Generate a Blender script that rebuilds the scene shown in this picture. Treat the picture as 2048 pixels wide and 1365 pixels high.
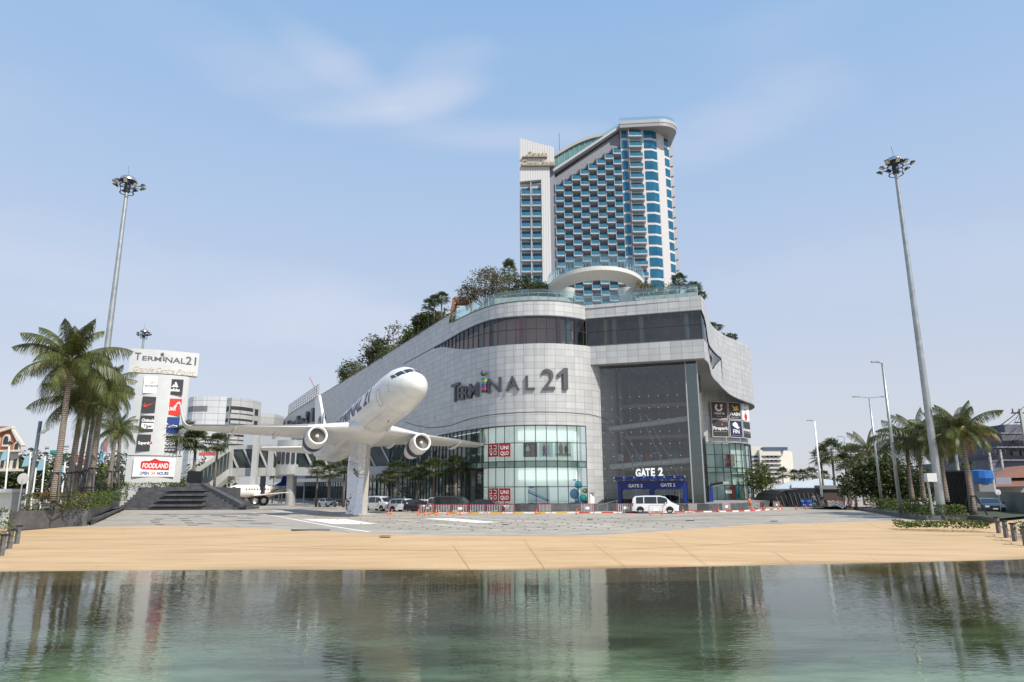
import bpy, bmesh, math, random
from mathutils import Vector, Matrix, Euler
for o in list(bpy.data.objects): bpy.data.objects.remove(o)
SC=bpy.context.scene; COL=SC.collection
R_=math.radians; PI=math.pi; sin=math.sin; cos=math.cos
# ------------------------------------------------------------ camera
FPX=1365.; CH=2.6; PITCH=R_(12.4); ROLL=R_(-.24)
cd=bpy.data.cameras.new('camera'); cam=bpy.data.objects.new('camera',cd); COL.objects.link(cam)
cd.sensor_width=36; cd.lens=36*FPX/2048; cd.clip_start=.1; cd.clip_end=20000
_F=Vector((0,cos(PITCH),sin(PITCH))); _U=Vector((0,-sin(PITCH),cos(PITCH))); _R=Vector((1,0,0))
CR=_R*cos(ROLL)+_U*sin(ROLL); CU=_U*cos(ROLL)-_R*sin(ROLL); CF=_F; CP=Vector((0,0,CH))
cam.matrix_world=Matrix(((CR.x,CU.x,-CF.x,0),(CR.y,CU.y,-CF.y,0),(CR.z,CU.z,-CF.z,CH),(0,0,0,1)))
SC.camera=cam
SC.render.resolution_x=1024; SC.render.resolution_y=682
def ray(u,v): return CR*((u-1024)/FPX)+CU*((682.5-v)/FPX)+CF
def at(u,v,Y): d=ray(u,v); return CP+d*(Y/d.y)
def gr(u,v,z=0.): d=ray(u,v); return CP+d*((z-CH)/d.z)
# ------------------------------------------------------------ sky and sun
SUN_EL=46.; SUN_AZ=137.   # azimuth clockwise from +Y
w=bpy.data.worlds.new('World'); SC.world=w; w.use_nodes=True
nt=w.node_tree; N=nt.nodes; L=nt.links
for n in list(N): N.remove(n)
out=N.new('ShaderNodeOutputWorld'); bg=N.new('ShaderNodeBackground'); bg.inputs[1].default_value=.095
sky=N.new('ShaderNodeTexSky'); sky.sky_type='NISHITA'; sky.sun_disc=False
sky.sun_elevation=R_(SUN_EL); sky.sun_rotation=R_(SUN_AZ); sky.altitude=0; sky.air_density=1.0; sky.dust_density=1.2; sky.ozone_density=1.6
tc=N.new('ShaderNodeTexCoord'); sep=N.new('ShaderNodeSeparateXYZ'); L.new(tc.outputs['Generated'],sep.inputs[0])
def ramp(nodes,pts,interp='LINEAR'):
    r=nodes.new('ShaderNodeValToRGB'); r.color_ramp.interpolation=interp
    e=r.color_ramp.elements
    while len(e)>1: e.remove(e[-1])
    e[0].position=pts[0][0]; e[0].color=pts[0][1] if len(pts[0][1])==4 else tuple(pts[0][1])+(1,)
    for p,c in pts[1:]:
        q=e.new(p); q.color=c if len(c)==4 else tuple(c)+(1,)
    return r
# thin haze veil near the horizon and wispy cirrus
hz=ramp(N,[(0,(6.4,6.6,7.2)),(.10,(6.2,6.5,7.4)),(.26,(5.4,6.3,7.9)),(.42,(4.3,5.8,8.1)),(.62,(3.1,5.1,8.0)),(.8,(2.0,4.0,7.0)),(1,(1.1,2.5,5.4))]); L.new(sep.outputs['Z'],hz.inputs[0])
hm=N.new('ShaderNodeMix'); hm.data_type='RGBA'; hm.inputs[0].default_value=.8; L.new(sky.outputs[0],hm.inputs[6]); L.new(hz.outputs[0],hm.inputs[7])
mp=N.new('ShaderNodeMapping'); mp.inputs['Scale'].default_value=(1.1,1.,3.2); mp.inputs['Rotation'].default_value=(.1,.35,.2); mp.inputs['Location'].default_value=(.62,.1,.35); L.new(tc.outputs['Generated'],mp.inputs[0])
cn=N.new('ShaderNodeTexNoise'); cn.inputs['Scale'].default_value=1.7; cn.inputs['Detail'].default_value=7; cn.inputs['Roughness'].default_value=.48; cn.inputs['Distortion'].default_value=.5; L.new(mp.outputs[0],cn.inputs[0])
cr=ramp(N,[(.5,(0,0,0)),(.8,(.35,.35,.35))],'EASE'); L.new(cn.outputs[0],cr.inputs[0])
cm=N.new('ShaderNodeMix'); cm.data_type='RGBA'; L.new(cr.outputs[0],cm.inputs[0]); L.new(hm.outputs[2],cm.inputs[6]); cm.inputs[7].default_value=(6.4,6.5,7.4,1)
last=cm.outputs[2]
# cirrus wisps and veils at fixed directions in the sky
for (u_,v_,ru,rv,rot,amt) in((760,215,.15,.035,.30,.42),(860,185,.10,.05,.7,.30),(540,150,.24,.06,-.3,.26),(980,275,.20,.03,.02,.45),(300,560,.50,.07,-.06,.5),(1450,260,.20,.045,.15,.3),(1700,560,.35,.08,.0,.3),(650,110,.12,.03,-.5,.3)):
    d_=ray(u_,v_).normalized(); e1_=d_.cross(Vector((0,0,1))).normalized(); e2_=e1_.cross(d_); a_=e1_*cos(rot)+e2_*sin(rot); b_=e2_*cos(rot)-e1_*sin(rot)
    sq=[]
    for ax_,r_ in((a_,ru),(b_,rv)):
        dn=N.new('ShaderNodeVectorMath'); dn.operation='DOT_PRODUCT'; L.new(tc.outputs['Generated'],dn.inputs[0]); dn.inputs[1].default_value=ax_/r_
        pw=N.new('ShaderNodeMath'); pw.operation='MULTIPLY'; L.new(dn.outputs['Value'],pw.inputs[0]); L.new(dn.outputs['Value'],pw.inputs[1]); sq.append(pw)
    ad_=N.new('ShaderNodeMath'); ad_.operation='ADD'; L.new(sq[0].outputs[0],ad_.inputs[0]); L.new(sq[1].outputs[0],ad_.inputs[1])
    ns_=N.new('ShaderNodeMath'); ns_.operation='MULTIPLY_ADD'; ns_.inputs[1].default_value=-5.5; ns_.inputs[2].default_value=2.9; L.new(cn.outputs[0],ns_.inputs[0])
    a2_=N.new('ShaderNodeMath'); a2_.operation='ADD'; L.new(ad_.outputs[0],a2_.inputs[0]); L.new(ns_.outputs[0],a2_.inputs[1])
    mr_=N.new('ShaderNodeMapRange'); mr_.interpolation_type='SMOOTHSTEP'; mr_.inputs[1].default_value=1.6; mr_.inputs[2].default_value=-.6; mr_.inputs[3].default_value=0; mr_.inputs[4].default_value=amt; L.new(a2_.outputs[0],mr_.inputs[0])
    front=N.new('ShaderNodeMath'); front.operation='GREATER_THAN'; front.inputs[1].default_value=0; L.new(sep.outputs['Y'],front.inputs[0])
    mu_=N.new('ShaderNodeMath'); mu_.operation='MULTIPLY'; L.new(mr_.outputs[0],mu_.inputs[0]); L.new(front.outputs[0],mu_.inputs[1])
    m_=N.new('ShaderNodeMix'); m_.data_type='RGBA'; L.new(mu_.outputs[0],m_.inputs[0]); L.new(last,m_.inputs[6]); m_.inputs[7].default_value=(6.9,7.0,8.0,1); last=m_.outputs[2]
L.new(last,bg.inputs[0]); L.new(bg.outputs[0],out.inputs[0])
sd=bpy.data.lights.new('sun','SUN'); so=bpy.data.objects.new('sun',sd); COL.objects.link(so)
sd.energy=4.5; sd.angle=R_(.6); sd.color=(1,.94,.85)
SDIR=Vector((sin(R_(SUN_AZ))*cos(R_(SUN_EL)),cos(R_(SUN_AZ))*cos(R_(SUN_EL)),sin(R_(SUN_EL))))
so.rotation_euler=SDIR.to_track_quat('Z','Y').to_euler(); so.location=(60,-60,90)
SC.view_settings.view_transform='Standard'; SC.view_settings.look='None'; SC.view_settings.exposure=0.24; SC.view_settings.gamma=1
SC.cycles.max_bounces=8; SC.cycles.transparent_max_bounces=16
# ------------------------------------------------------------ helpers
RM={}      # root object -> world matrix inverse
def root_of(o):
    while o.parent: o=o.parent
    return o
def thing(name,label,cat,loc=(0,0,0),rz=0,group=None):
    o=bpy.data.objects.new(name,None); COL.objects.link(o); o.empty_display_size=.3
    o.location=loc; o.rotation_euler=(0,0,rz); o['label']=label; o['category']=cat
    if group: o['group']=group
    RM[o.name]=(Matrix.Translation(Vector(loc))@Matrix.Rotation(rz,4,'Z')).inverted()
    return o
def tag(o,label,cat,group=None):
    o['label']=label; o['category']=cat
    if group: o['group']=group
    return o
class MB:
    def __init__(s): s.v=[]; s.f=[]; s.m=[]; s.uv={}; s.cur=0
    def face(s,pts,uv=None):
        n=len(s.v); s.v+= [tuple(p) for p in pts]; s.f.append(tuple(range(n,n+len(pts)))); s.m.append(s.cur)
        if uv: s.uv[len(s.f)-1]=uv
    def mesh(s,vs,fs):
        n=len(s.v); s.v+=[tuple(p) for p in vs]; s.f+=[tuple(i+n for i in f) for f in fs]; s.m+=[s.cur]*len(fs)
    def box(s,c,d,rz=0,M=None):
        hx,hy,hz=d[0]/2,d[1]/2,d[2]/2; c=Vector(c)
        Q=M if M else Matrix.Rotation(rz,3,'Z')
        vs=[c+Q@Vector((a*hx,b*hy,e*hz)) for a in(-1,1) for b in(-1,1) for e in(-1,1)]
        s.mesh(vs,[(0,1,3,2),(4,6,7,5),(0,4,5,1),(2,3,7,6),(0,2,6,4),(1,5,7,3)])
        return s
    def bar(s,a,b,w,h=None):
        a=Vector(a); b=Vector(b); h=h or w; d=b-a
        if d.length<1e-6: return s
        z=d.normalized(); x=z.cross(Vector((0,0,1)))
        if x.length<1e-3: x=Vector((1,0,0))
        x.normalize(); y=z.cross(x); vs=[]
        for p in(a,b):
            for i,j in((-1,-1),(1,-1),(1,1),(-1,1)): vs.append(p+x*(i*w/2)+y*(j*h/2))
        s.mesh(vs,[(0,3,2,1),(4,5,6,7),(0,1,5,4),(1,2,6,5),(2,3,7,6),(3,0,4,7)]); return s
    def tube(s,pts,rs,n=8,cap=True):
        pts=[Vector(p) for p in pts]
        if not hasattr(rs,'__len__'): rs=[rs]*len(pts)
        vs=[]; fs=[]; px=None
        for i,p in enumerate(pts):
            t=(pts[min(i+1,len(pts)-1)]-pts[max(i-1,0)]).normalized()
            if px is None:
                x=t.cross(Vector((0,0,1)))
                if x.length<1e-2: x=t.cross(Vector((1,0,0)))
            else: x=px-t*px.dot(t)
            x.normalize(); px=x; y=t.cross(x)
            for k in range(n):
                a=2*PI*k/n; vs.append(p+(x*cos(a)+y*sin(a))*rs[i])
        for i in range(len(pts)-1):
            for k in range(n):
                k2=(k+1)%n; fs.append((i*n+k,i*n+k2,(i+1)*n+k2,(i+1)*n+k))
        if cap: fs.append(tuple(range(n-1,-1,-1))); fs.append(tuple((len(pts)-1)*n+k for k in range(n)))
        s.mesh(vs,fs); return s
    def lathe(s,c,prof,n=16,axis=None):
        c=Vector(c); Q=axis.to_track_quat('Z','Y').to_matrix() if axis else Matrix.Identity(3)
        vs=[c+Q@Vector((r*cos(2*PI*k/n),r*sin(2*PI*k/n),z)) for r,z in prof for k in range(n)]
        fs=[(i*n+k,i*n+(k+1)%n,(i+1)*n+(k+1)%n,(i+1)*n+k) for i in range(len(prof)-1) for k in range(n)]
        s.mesh(vs,fs); return s
    def prism(s,poly,z0,z1,top=True,bot=True):
        n=len(poly); z0f=z0 if callable(z0) else (lambda i:z0); z1f=z1 if callable(z1) else (lambda i:z1)
        vs=[(p[0],p[1],z0f(i)) for i,p in enumerate(poly)]+[(p[0],p[1],z1f(i)) for i,p in enumerate(poly)]
        fs=[(i,(i+1)%n,n+(i+1)%n,n+i) for i in range(n)]
        if top: fs.append(tuple(range(n,2*n)))
        if bot: fs.append(tuple(range(n-1,-1,-1)))
        s.mesh(vs,fs); return s
    def ext(s,pts,off):   # planar polygon pts extruded by vector off
        off=Vector(off); a=[Vector(p) for p in pts]; n=len(a)
        s.mesh(a+[p+off for p in a],[tuple(range(n))[::-1],tuple(range(n,2*n))]+[(i,(i+1)%n,n+(i+1)%n,n+i) for i in range(n)]); return s
    def build(s,name,mat,parent=None,smooth=False,autosm=None):
        me=bpy.data.meshes.new(name)
        vs=s.v
        if parent:
            Q=RM.get(root_of(parent).name)
            if Q is not None: vs=[tuple(Q@Vector(p)) for p in vs]
        me.from_pydata(vs,[],s.f)
        for m in (mat if isinstance(mat,(list,tuple)) else [mat]): me.materials.append(m)
        if any(s.m): me.polygons.foreach_set('material_index',s.m)
        if s.uv:
            ul=me.uv_layers.new(name='UVMap')
            for pi,uv in s.uv.items():
                for li,c in zip(me.polygons[pi].loop_indices,uv): ul.data[li].uv=c
        if smooth:
            me.polygons.foreach_set('use_smooth',[True]*len(me.polygons))
            if autosm: me.set_sharp_from_angle(angle=R_(autosm))
        me.update()
        o=bpy.data.objects.new(name,me); COL.objects.link(o)
        if parent: o.parent=parent
        return o
def struct(o): o['kind']='structure'; return o
def stuff(o): o['kind']='stuff'; return o
def kids(o): return [c for c in bpy.data.objects if c.parent==o]
KID={}
def copy_tree(o,loc=None,rz=None,sc=None,label=None,parent=None):
    if o.name not in KID: KID[o.name]=kids(o)
    c=o.copy(); COL.objects.link(c)
    if parent: c.parent=parent
    if loc is not None: c.location=loc
    if rz is not None: c.rotation_euler[2]=rz
    if sc is not None: c.scale=(sc,sc,sc) if not hasattr(sc,'__len__') else sc
    if label: c['label']=label
    for k in KID[o.name]: copy_tree(k,parent=c)
    return c
class Proto:
    """first use moves the prototype itself, later uses copy it"""
    def __init__(s,o): s.o=o; s.used=False; KID[o.name]=kids(o); [KID.__setitem__(k.name,kids(k)) for k in KID[o.name]]
    def put(s,loc,rz=0,sc=1,label=None,group=None,cat=None,tilt=None):
        if s.used: c=copy_tree(s.o)
        else: c=s.o; s.used=True
        c.location=loc; c.rotation_euler=(tilt[0] if tilt else 0,tilt[1] if tilt else 0,rz)
        c.scale=(sc,sc,sc) if not hasattr(sc,'__len__') else sc
        if label: c['label']=label
        if group: c['group']=group
        if cat: c['category']=cat
        return c
# ------------------------------------------------------------ materials
def newmat(name):
    m=bpy.data.materials.new(name); m.use_nodes=True; n=m.node_tree.nodes; l=m.node_tree.links
    return m,n,l,n['Principled BSDF']
def mat(name,col,rough=.55,metal=0.,nz=0.,ns=3.,bump=0.,bs=20.,spec=.5,stretch=None,coat=0.):
    m,n,l,b=newmat(name); b.inputs['Base Color'].default_value=tuple(col)+(1,); b.inputs['Roughness'].default_value=rough; b.inputs['Metallic'].default_value=metal
    b.inputs['Specular IOR Level'].default_value=spec
    if coat: b.inputs['Coat Weight'].default_value=coat; b.inputs['Coat Roughness'].default_value=.05
    if nz or bump:
        t=n.new('ShaderNodeTexCoord'); src=t.outputs['Object']
        if stretch:
            mpn=n.new('ShaderNodeMapping'); mpn.inputs['Scale'].default_value=stretch; l.new(src,mpn.inputs[0]); src=mpn.outputs[0]
    if nz:
        x=n.new('ShaderNodeTexNoise'); x.inputs['Scale'].default_value=ns; x.inputs['Detail'].default_value=6; x.inputs['Roughness'].default_value=.6; l.new(src,x.inputs[0])
        r=ramp(n,[(.3,[c*(1-nz) for c in col]),(.7,[min(1,c*(1+nz)) for c in col])]); l.new(x.outputs[0],r.inputs[0]); l.new(r.outputs[0],b.inputs['Base Color'])
    if bump:
        x2=n.new('ShaderNodeTexNoise'); x2.inputs['Scale'].default_value=bs; x2.inputs['Detail'].default_value=4; l.new(src,x2.inputs[0])
        bp=n.new('ShaderNodeBump'); bp.inputs['Strength'].default_value=bump; bp.inputs['Distance'].default_value=.05; l.new(x2.outputs[0],bp.inputs['Height']); l.new(bp.outputs[0],b.inputs['Normal'])
    return m
def panel_mat(name,c1,c2,seam,bw=1.45,rh=.9,mort=.035,rough=.42,metal=.25,streak=.08):
    m,n,l,b=newmat(name); t=n.new('ShaderNodeTexCoord')
    br=n.new('ShaderNodeTexBrick'); br.offset=0; br.squash=1; br.inputs['Scale'].default_value=1; br.inputs['Brick Width'].default_value=bw; br.inputs['Row Height'].default_value=rh
    br.inputs['Mortar Size'].default_value=mort; br.inputs['Mortar Smooth'].default_value=.2; br.inputs['Bias'].default_value=0
    br.inputs['Color1'].default_value=tuple(c1)+(1,); br.inputs['Color2'].default_value=tuple(c2)+(1,); br.inputs['Mortar'].default_value=tuple(seam)+(1,)
    l.new(t.outputs['UV'],br.inputs['Vector'])
    mpn=n.new('ShaderNodeMapping'); mpn.inputs['Scale'].default_value=(1.3,.12,1); l.new(t.outputs['UV'],mpn.inputs[0])
    x=n.new('ShaderNodeTexNoise'); x.inputs['Scale'].default_value=1; x.inputs['Detail'].default_value=6; l.new(mpn.outputs[0],x.inputs[0])
    r=ramp(n,[(.3,(1-streak,)*3),(.7,(1,1,1))]); l.new(x.outputs[0],r.inputs[0])
    mx=n.new('ShaderNodeMix'); mx.data_type='RGBA'; mx.blend_type='MULTIPLY'; mx.inputs[0].default_value=1; l.new(br.outputs[0],mx.inputs[6]); l.new(r.outputs[0],mx.inputs[7])
    l.new(mx.outputs[2],b.inputs['Base Color']); b.inputs['Roughness'].default_value=rough; b.inputs['Metallic'].default_value=metal
    return m
def glass_mat(name,tint,refl=.12,rough=.02,tcol=None,edge=1.35,bump=0.):
    """architectural glass: tinted see-through plus mirror reflection"""
    m=bpy.data.materials.new(name); m.use_nodes=True; n=m.node_tree.nodes; l=m.node_tree.links
    n.remove(n['Principled BSDF']); o=n['Material Output']
    tr=n.new('ShaderNodeBsdfTransparent'); tr.inputs[0].default_value=tuple(tint)+(1,)
    gl=n.new('ShaderNodeBsdfGlossy'); gl.inputs['Roughness'].default_value=rough; gl.inputs[0].default_value=tuple(tcol or (.9,.95,.95))+(1,)
    fr=n.new('ShaderNodeFresnel'); fr.inputs[0].default_value=edge
    ad=n.new('ShaderNodeMath'); ad.operation='ADD'; ad.use_clamp=True; ad.inputs[1].default_value=refl; l.new(fr.outputs[0],ad.inputs[0])
    if bump:
        t=n.new('ShaderNodeTexCoord'); x=n.new('ShaderNodeTexNoise'); x.inputs['Scale'].default_value=.7; l.new(t.outputs['Object'],x.inputs[0])
        bp=n.new('ShaderNodeBump'); bp.inputs['Strength'].default_value=bump; bp.inputs['Distance'].default_value=.1; l.new(x.outputs[0],bp.inputs['Height']); l.new(bp.outputs[0],gl.inputs['Normal'])
    mx=n.new('ShaderNodeMixShader'); l.new(ad.outputs[0],mx.inputs[0]); l.new(tr.outputs[0],mx.inputs[1]); l.new(gl.outputs[0],mx.inputs[2]); l.new(mx.outputs[0],o.inputs[0])
    return m
def leaf_mat(name,cols,trans=.3,rough=.5):
    m,n,l,b=newmat(name); g=n.new('ShaderNodeNewGeometry')
    r=ramp(n,[(i/max(1,len(cols)-1),c) for i,c in enumerate(cols)]); l.new(g.outputs['Random Per Island'],r.inputs[0])
    t=n.new('ShaderNodeTexCoord'); x=n.new('ShaderNodeTexNoise'); x.inputs['Scale'].default_value=1.1; x.inputs['Detail'].default_value=3; l.new(t.outputs['Object'],x.inputs[0])
    r2=ramp(n,[(.32,(.62,.62,.62)),(.68,(1.25,1.25,1.2))]); l.new(x.outputs[0],r2.inputs[0])
    mx=n.new('ShaderNodeMix'); mx.data_type='RGBA'; mx.blend_type='MULTIPLY'; mx.inputs[0].default_value=1; l.new(r.outputs[0],mx.inputs[6]); l.new(r2.outputs[0],mx.inputs[7])
    l.new(mx.outputs[2],b.inputs['Base Color']); b.inputs['Roughness'].default_value=rough; b.inputs['Specular IOR Level'].default_value=.3
    tl=n.new('ShaderNodeBsdfTranslucent'); l.new(mx.outputs[2],tl.inputs[0]); ms=n.new('ShaderNodeMixShader'); ms.inputs[0].default_value=trans
    l.new(b.outputs[0],ms.inputs[1]); l.new(tl.outputs[0],ms.inputs[2]); l.new(ms.outputs[0],n['Material Output'].inputs[0])
    return m
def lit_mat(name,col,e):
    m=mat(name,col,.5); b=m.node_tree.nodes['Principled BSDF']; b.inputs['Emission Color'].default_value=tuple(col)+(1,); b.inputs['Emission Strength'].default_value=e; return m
MT={}
def C(*c): # cached flat colour
    k=tuple(round(x,3) for x in c)
    if k not in MT: MT[k]=mat('paint',k,rough=.5,nz=.04,ns=2.)
    return MT[k]
white=mat('white_paint',(.78,.78,.76),.4,nz=.03); steel=mat('galvanised_steel',(.36,.38,.38),.42,.6,nz=.18,ns=2.,bump=.05)
dark=mat('dark_metal',(.03,.032,.035),.45,.3,nz=.1); black=mat('black_paint',(.012,.012,.014),.4,nz=.1)
chrome=mat('brushed_metal',(.62,.61,.58),.28,.9,nz=.08,ns=6)
wall_white=mat('painted_wall',(.72,.71,.67),.7,nz=.06,ns=.8); concrete=mat('concrete',(.42,.41,.38),.8,nz=.12,ns=1.2,bump=.1)
slate=mat('slate_stone',(.085,.085,.088),.55,nz=.4,ns=1.3,bump=.12,bs=8)
rubber=mat('tyre_rubber',(.02,.02,.021),.8,nz=.1); rim_m=mat('alloy_rim',(.5,.5,.5),.3,.8,nz=.05)
carglass=mat('car_glass',(.02,.025,.03),.06,0,nz=.1); carglass.node_tree.nodes['Principled BSDF'].inputs['Specular IOR Level'].default_value=.8
# ------------------------------------------------------------ lettering
TC={}
def tmesh(body,bold=0.,shear=0.,align='CENTER',spacing=1.):
    k=(body,bold,shear,align,spacing)
    if k in TC: return TC[k]
    cu=bpy.data.curves.new('t','FONT'); cu.body=body; cu.size=1; cu.offset=bold; cu.shear=shear; cu.align_x=align; cu.align_y='BOTTOM_BASELINE'; cu.resolution_u=3; cu.space_character=spacing
    ob=bpy.data.objects.new('t',cu); me=bpy.data.meshes.new_from_object(ob)
    bm=bmesh.new(); bm.from_mesh(me); bmesh.ops.remove_doubles(bm,verts=bm.verts,dist=1e-4)
    bmesh.ops.triangulate(bm,faces=bm.faces)
    vs=[tuple(v.co) for v in bm.verts]; fs=[tuple(v.index for v in f.verts) for f in bm.faces]
    be=[tuple(v.index for v in e.verts) for e in bm.edges if len(e.link_faces)==1]
    bm.free(); bpy.data.objects.remove(ob); bpy.data.curves.remove(cu); bpy.data.meshes.remove(me)
    TC[k]=(vs,fs,be); return TC[k]
def text(mb,body,fn,h=1.,depth=0.,bold=0.,shear=0.,align='CENTER',spacing=1.,wid=None,sx=1.):
    """fn(x,y,d)->world point; h = cap height"""
    vs,fs,be=tmesh(body,bold,shear,align,spacing)
    if not vs: return
    k=h/.73; kx=k*sx
    if wid:
        w0=max(v[0] for v in vs)-min(v[0] for v in vs); kx=wid/w0
    front=[fn(v[0]*kx,v[1]*k,depth) for v in vs]
    n0=len(vs)
    if depth>.006:
        back=[fn(v[0]*kx,v[1]*k,0) for v in vs]
        mb.mesh(front+back,list(fs)+[tuple(i+n0 for i in f[::-1]) for f in fs]+[(a,b,b+n0,a+n0) for a,b in be])
    else: mb.mesh(front,fs)
def frame(o,r,u):
    o=Vector(o); r=Vector(r).normalized(); u=Vector(u).normalized(); n=r.cross(u)
    return lambda x,y,d=0.: o+r*x+u*y+n*d
# ============================================================ SETTING
def smoothline(pts,n=8):
    P=[Vector(p) for p in pts]; o=[]
    for i in range(len(P)-1):
        a=P[max(i-1,0)];b=P[i];c=P[i+1];d=P[min(i+2,len(P)-1)]
        for k in range(n):
            t=k/n; o.append(.5*((2*b)+(c-a)*t+(2*a-5*b+4*c-d)*t*t+(-a+3*b-3*c+d)*t**3))
    o.append(P[-1]); return o
shore=[(-75,30,-.8),(-45,30.2,-.8)]+[tuple(gr(u,v,-.8)) for u,v in((-300,1148),(0,1144),(500,1140),(1024,1140),(1536,1131),(2048,1119))]+[(36,38.6,-.8),(75,46,-.8)]
bound=[(-75,47,0),(-45,51,0),(-36.5,53.4,0)]+[tuple(gr(u,v)) for u,v in((167,1054),(400,1053.5),(580,1059.5),(720,1067),(933,1072),(1097,1072),(1240,1068.5),(1480,1051.5),(1618,1046.8),(1730,1044))]+[(36.,58.7,0),(52,60,0),(75,62,0)]
shore=smoothline(shore,6); bound=smoothline(bound,6)
def resamp(P,xs):
    o=[]; j=0
    for x in xs:
        while j<len(P)-2 and P[j+1].x<x: j+=1
        a,b=P[j],P[j+1]; t=(x-a.x)/max(1e-6,b.x-a.x); o.append(a.lerp(b,max(0,min(1,t))))
    return o
xs=[-75+150*i/120 for i in range(121)]
S=resamp(shore,xs); B=resamp(bound,xs)
def sandmat():
    m,n,l,b=newmat('sand_paving'); t=n.new('ShaderNodeTexCoord')
    mpn=n.new('ShaderNodeMapping'); mpn.inputs['Scale'].default_value=(.10,.55,1); l.new(t.outputs['Object'],mpn.inputs[0])
    x=n.new('ShaderNodeTexNoise'); x.inputs['Scale'].default_value=1.6; x.inputs['Detail'].default_value=7; x.inputs['Roughness'].default_value=.62; l.new(mpn.outputs[0],x.inputs[0])
    r=ramp(n,[(.28,(.45,.29,.145)),(.5,(.56,.38,.20)),(.72,(.62,.44,.25))]); l.new(x.outputs[0],r.inputs[0])
    y=n.new('ShaderNodeTexNoise'); y.inputs['Scale'].default_value=28; y.inputs['Detail'].default_value=5; l.new(t.outputs['Object'],y.inputs[0])
    r2=ramp(n,[(.35,(.86,.86,.86)),(.65,(1.06,1.06,1.06))]); l.new(y.outputs[0],r2.inputs[0])
    mx=n.new('ShaderNodeMix'); mx.data_type='RGBA'; mx.blend_type='MULTIPLY'; mx.inputs[0].default_value=1; l.new(r.outputs[0],mx.inputs[6]); l.new(r2.outputs[0],mx.inputs[7])
    # damp band by the waterline (height based stain)
    sp=n.new('ShaderNodeSeparateXYZ'); l.new(t.outputs['Object'],sp.inputs[0])
    ad=n.new('ShaderNodeMath'); ad.operation='MULTIPLY_ADD'; ad.inputs[1].default_value=.10; l.new(x.outputs[0],ad.inputs[0]); l.new(sp.outputs['Z'],ad.inputs[2])
    mr=n.new('ShaderNodeMapRange'); mr.inputs[1].default_value=-.79; mr.inputs[2].default_value=-.70; l.new(ad.outputs[0],mr.inputs[0])
    m2=n.new('ShaderNodeMix'); m2.data_type='RGBA'; l.new(mr.outputs[0],m2.inputs[0]); m2.inputs[6].default_value=(.20,.125,.06,1); l.new(mx.outputs[2],m2.inputs[7])
    l.new(m2.outputs[2],b.inputs['Base Color']); b.inputs['Roughness'].default_value=.75
    bp=n.new('ShaderNodeBump'); bp.inputs['Strength'].default_value=.15; bp.inputs['Distance'].default_value=.03; l.new(y.outputs[0],bp.inputs['Height']); l.new(bp.outputs[0],b.inputs['Normal'])
    return m
sand=sandmat(); mb=MB()
rows=[B]+[[B[i].lerp(S[i],t) for i in range(121)] for t in(.25,.5,.75,1)]
under=[]
for dy,z in((1.2,-.88),(3.0,-1.02)): under.append([Vector((p.x,p.y-dy,z)) for p in S])
rows+=under; vs=[p for r in rows for p in r]
mb.mesh(vs,[((j+1)*121+i,(j+1)*121+i+1,j*121+i+1,j*121+i) for j in range(len(rows)-1) for i in range(120)])
struct(mb.build('sand_beach',sand,smooth=True))
# joints in the paving
mb=MB()
def onsand(x,t): 
    i=max(0,min(119,int((x+75)/1.25))); f=(x+75)/1.25-i; b=B[i].lerp(B[i+1],f); s=S[i].lerp(S[i+1],f); p=b.lerp(s,t); p.z+=.004; return p
jl=[]
px_lines=[((30,1062),(-70,1120)),((250,1058),(190,1143)),((575,1062),(540,1141)),((910,1080),(940,1141)),((1050,1076),(1092,1141)),((1190,1078),(1256,1138)),((1330,1066),(1425,1138)),((1470,1056),(1590,1132)),((1630,1049),(1760,1126)),((1730,1046),(1930,1120)),]
def sandhit(u,v):
    z=-.4
    for _ in range(12):
        p=gr(u,v,z); i=max(0,min(120,int(round((p.x+75)/1.25)))); t=max(0,min(1,(B[i].y-p.y)/(B[i].y-S[i].y))); z=-.8*t
    return p+Vector((0,0,.006))
for a,b in px_lines:
    pa=sandhit(*a); pb=sandhit(*b); n=6
    for k in range(n):
        q0=pa.lerp(pb,k/n); q1=pa.lerp(pb,(k+1)/n)
        d=(q1-q0).normalized().cross(Vector((0,0,1)))*.012
        mb.face([q0-d,q0+d,q1+d,q1-d])
for k in range(60):
    for tt in(.52,):
        x0=-38+k*1.25
        a=onsand(x0,tt); b=onsand(x0+1.25,tt); mb.face([a+Vector((0,-.03,.003)),b+Vector((0,-.03,.003)),b+Vector((0,.03,.003)),a+Vector((0,.03,.003))])
struct(mb.build('sand_joints',mat('joint_sealant',(.42,.28,.14),.8)))
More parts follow.
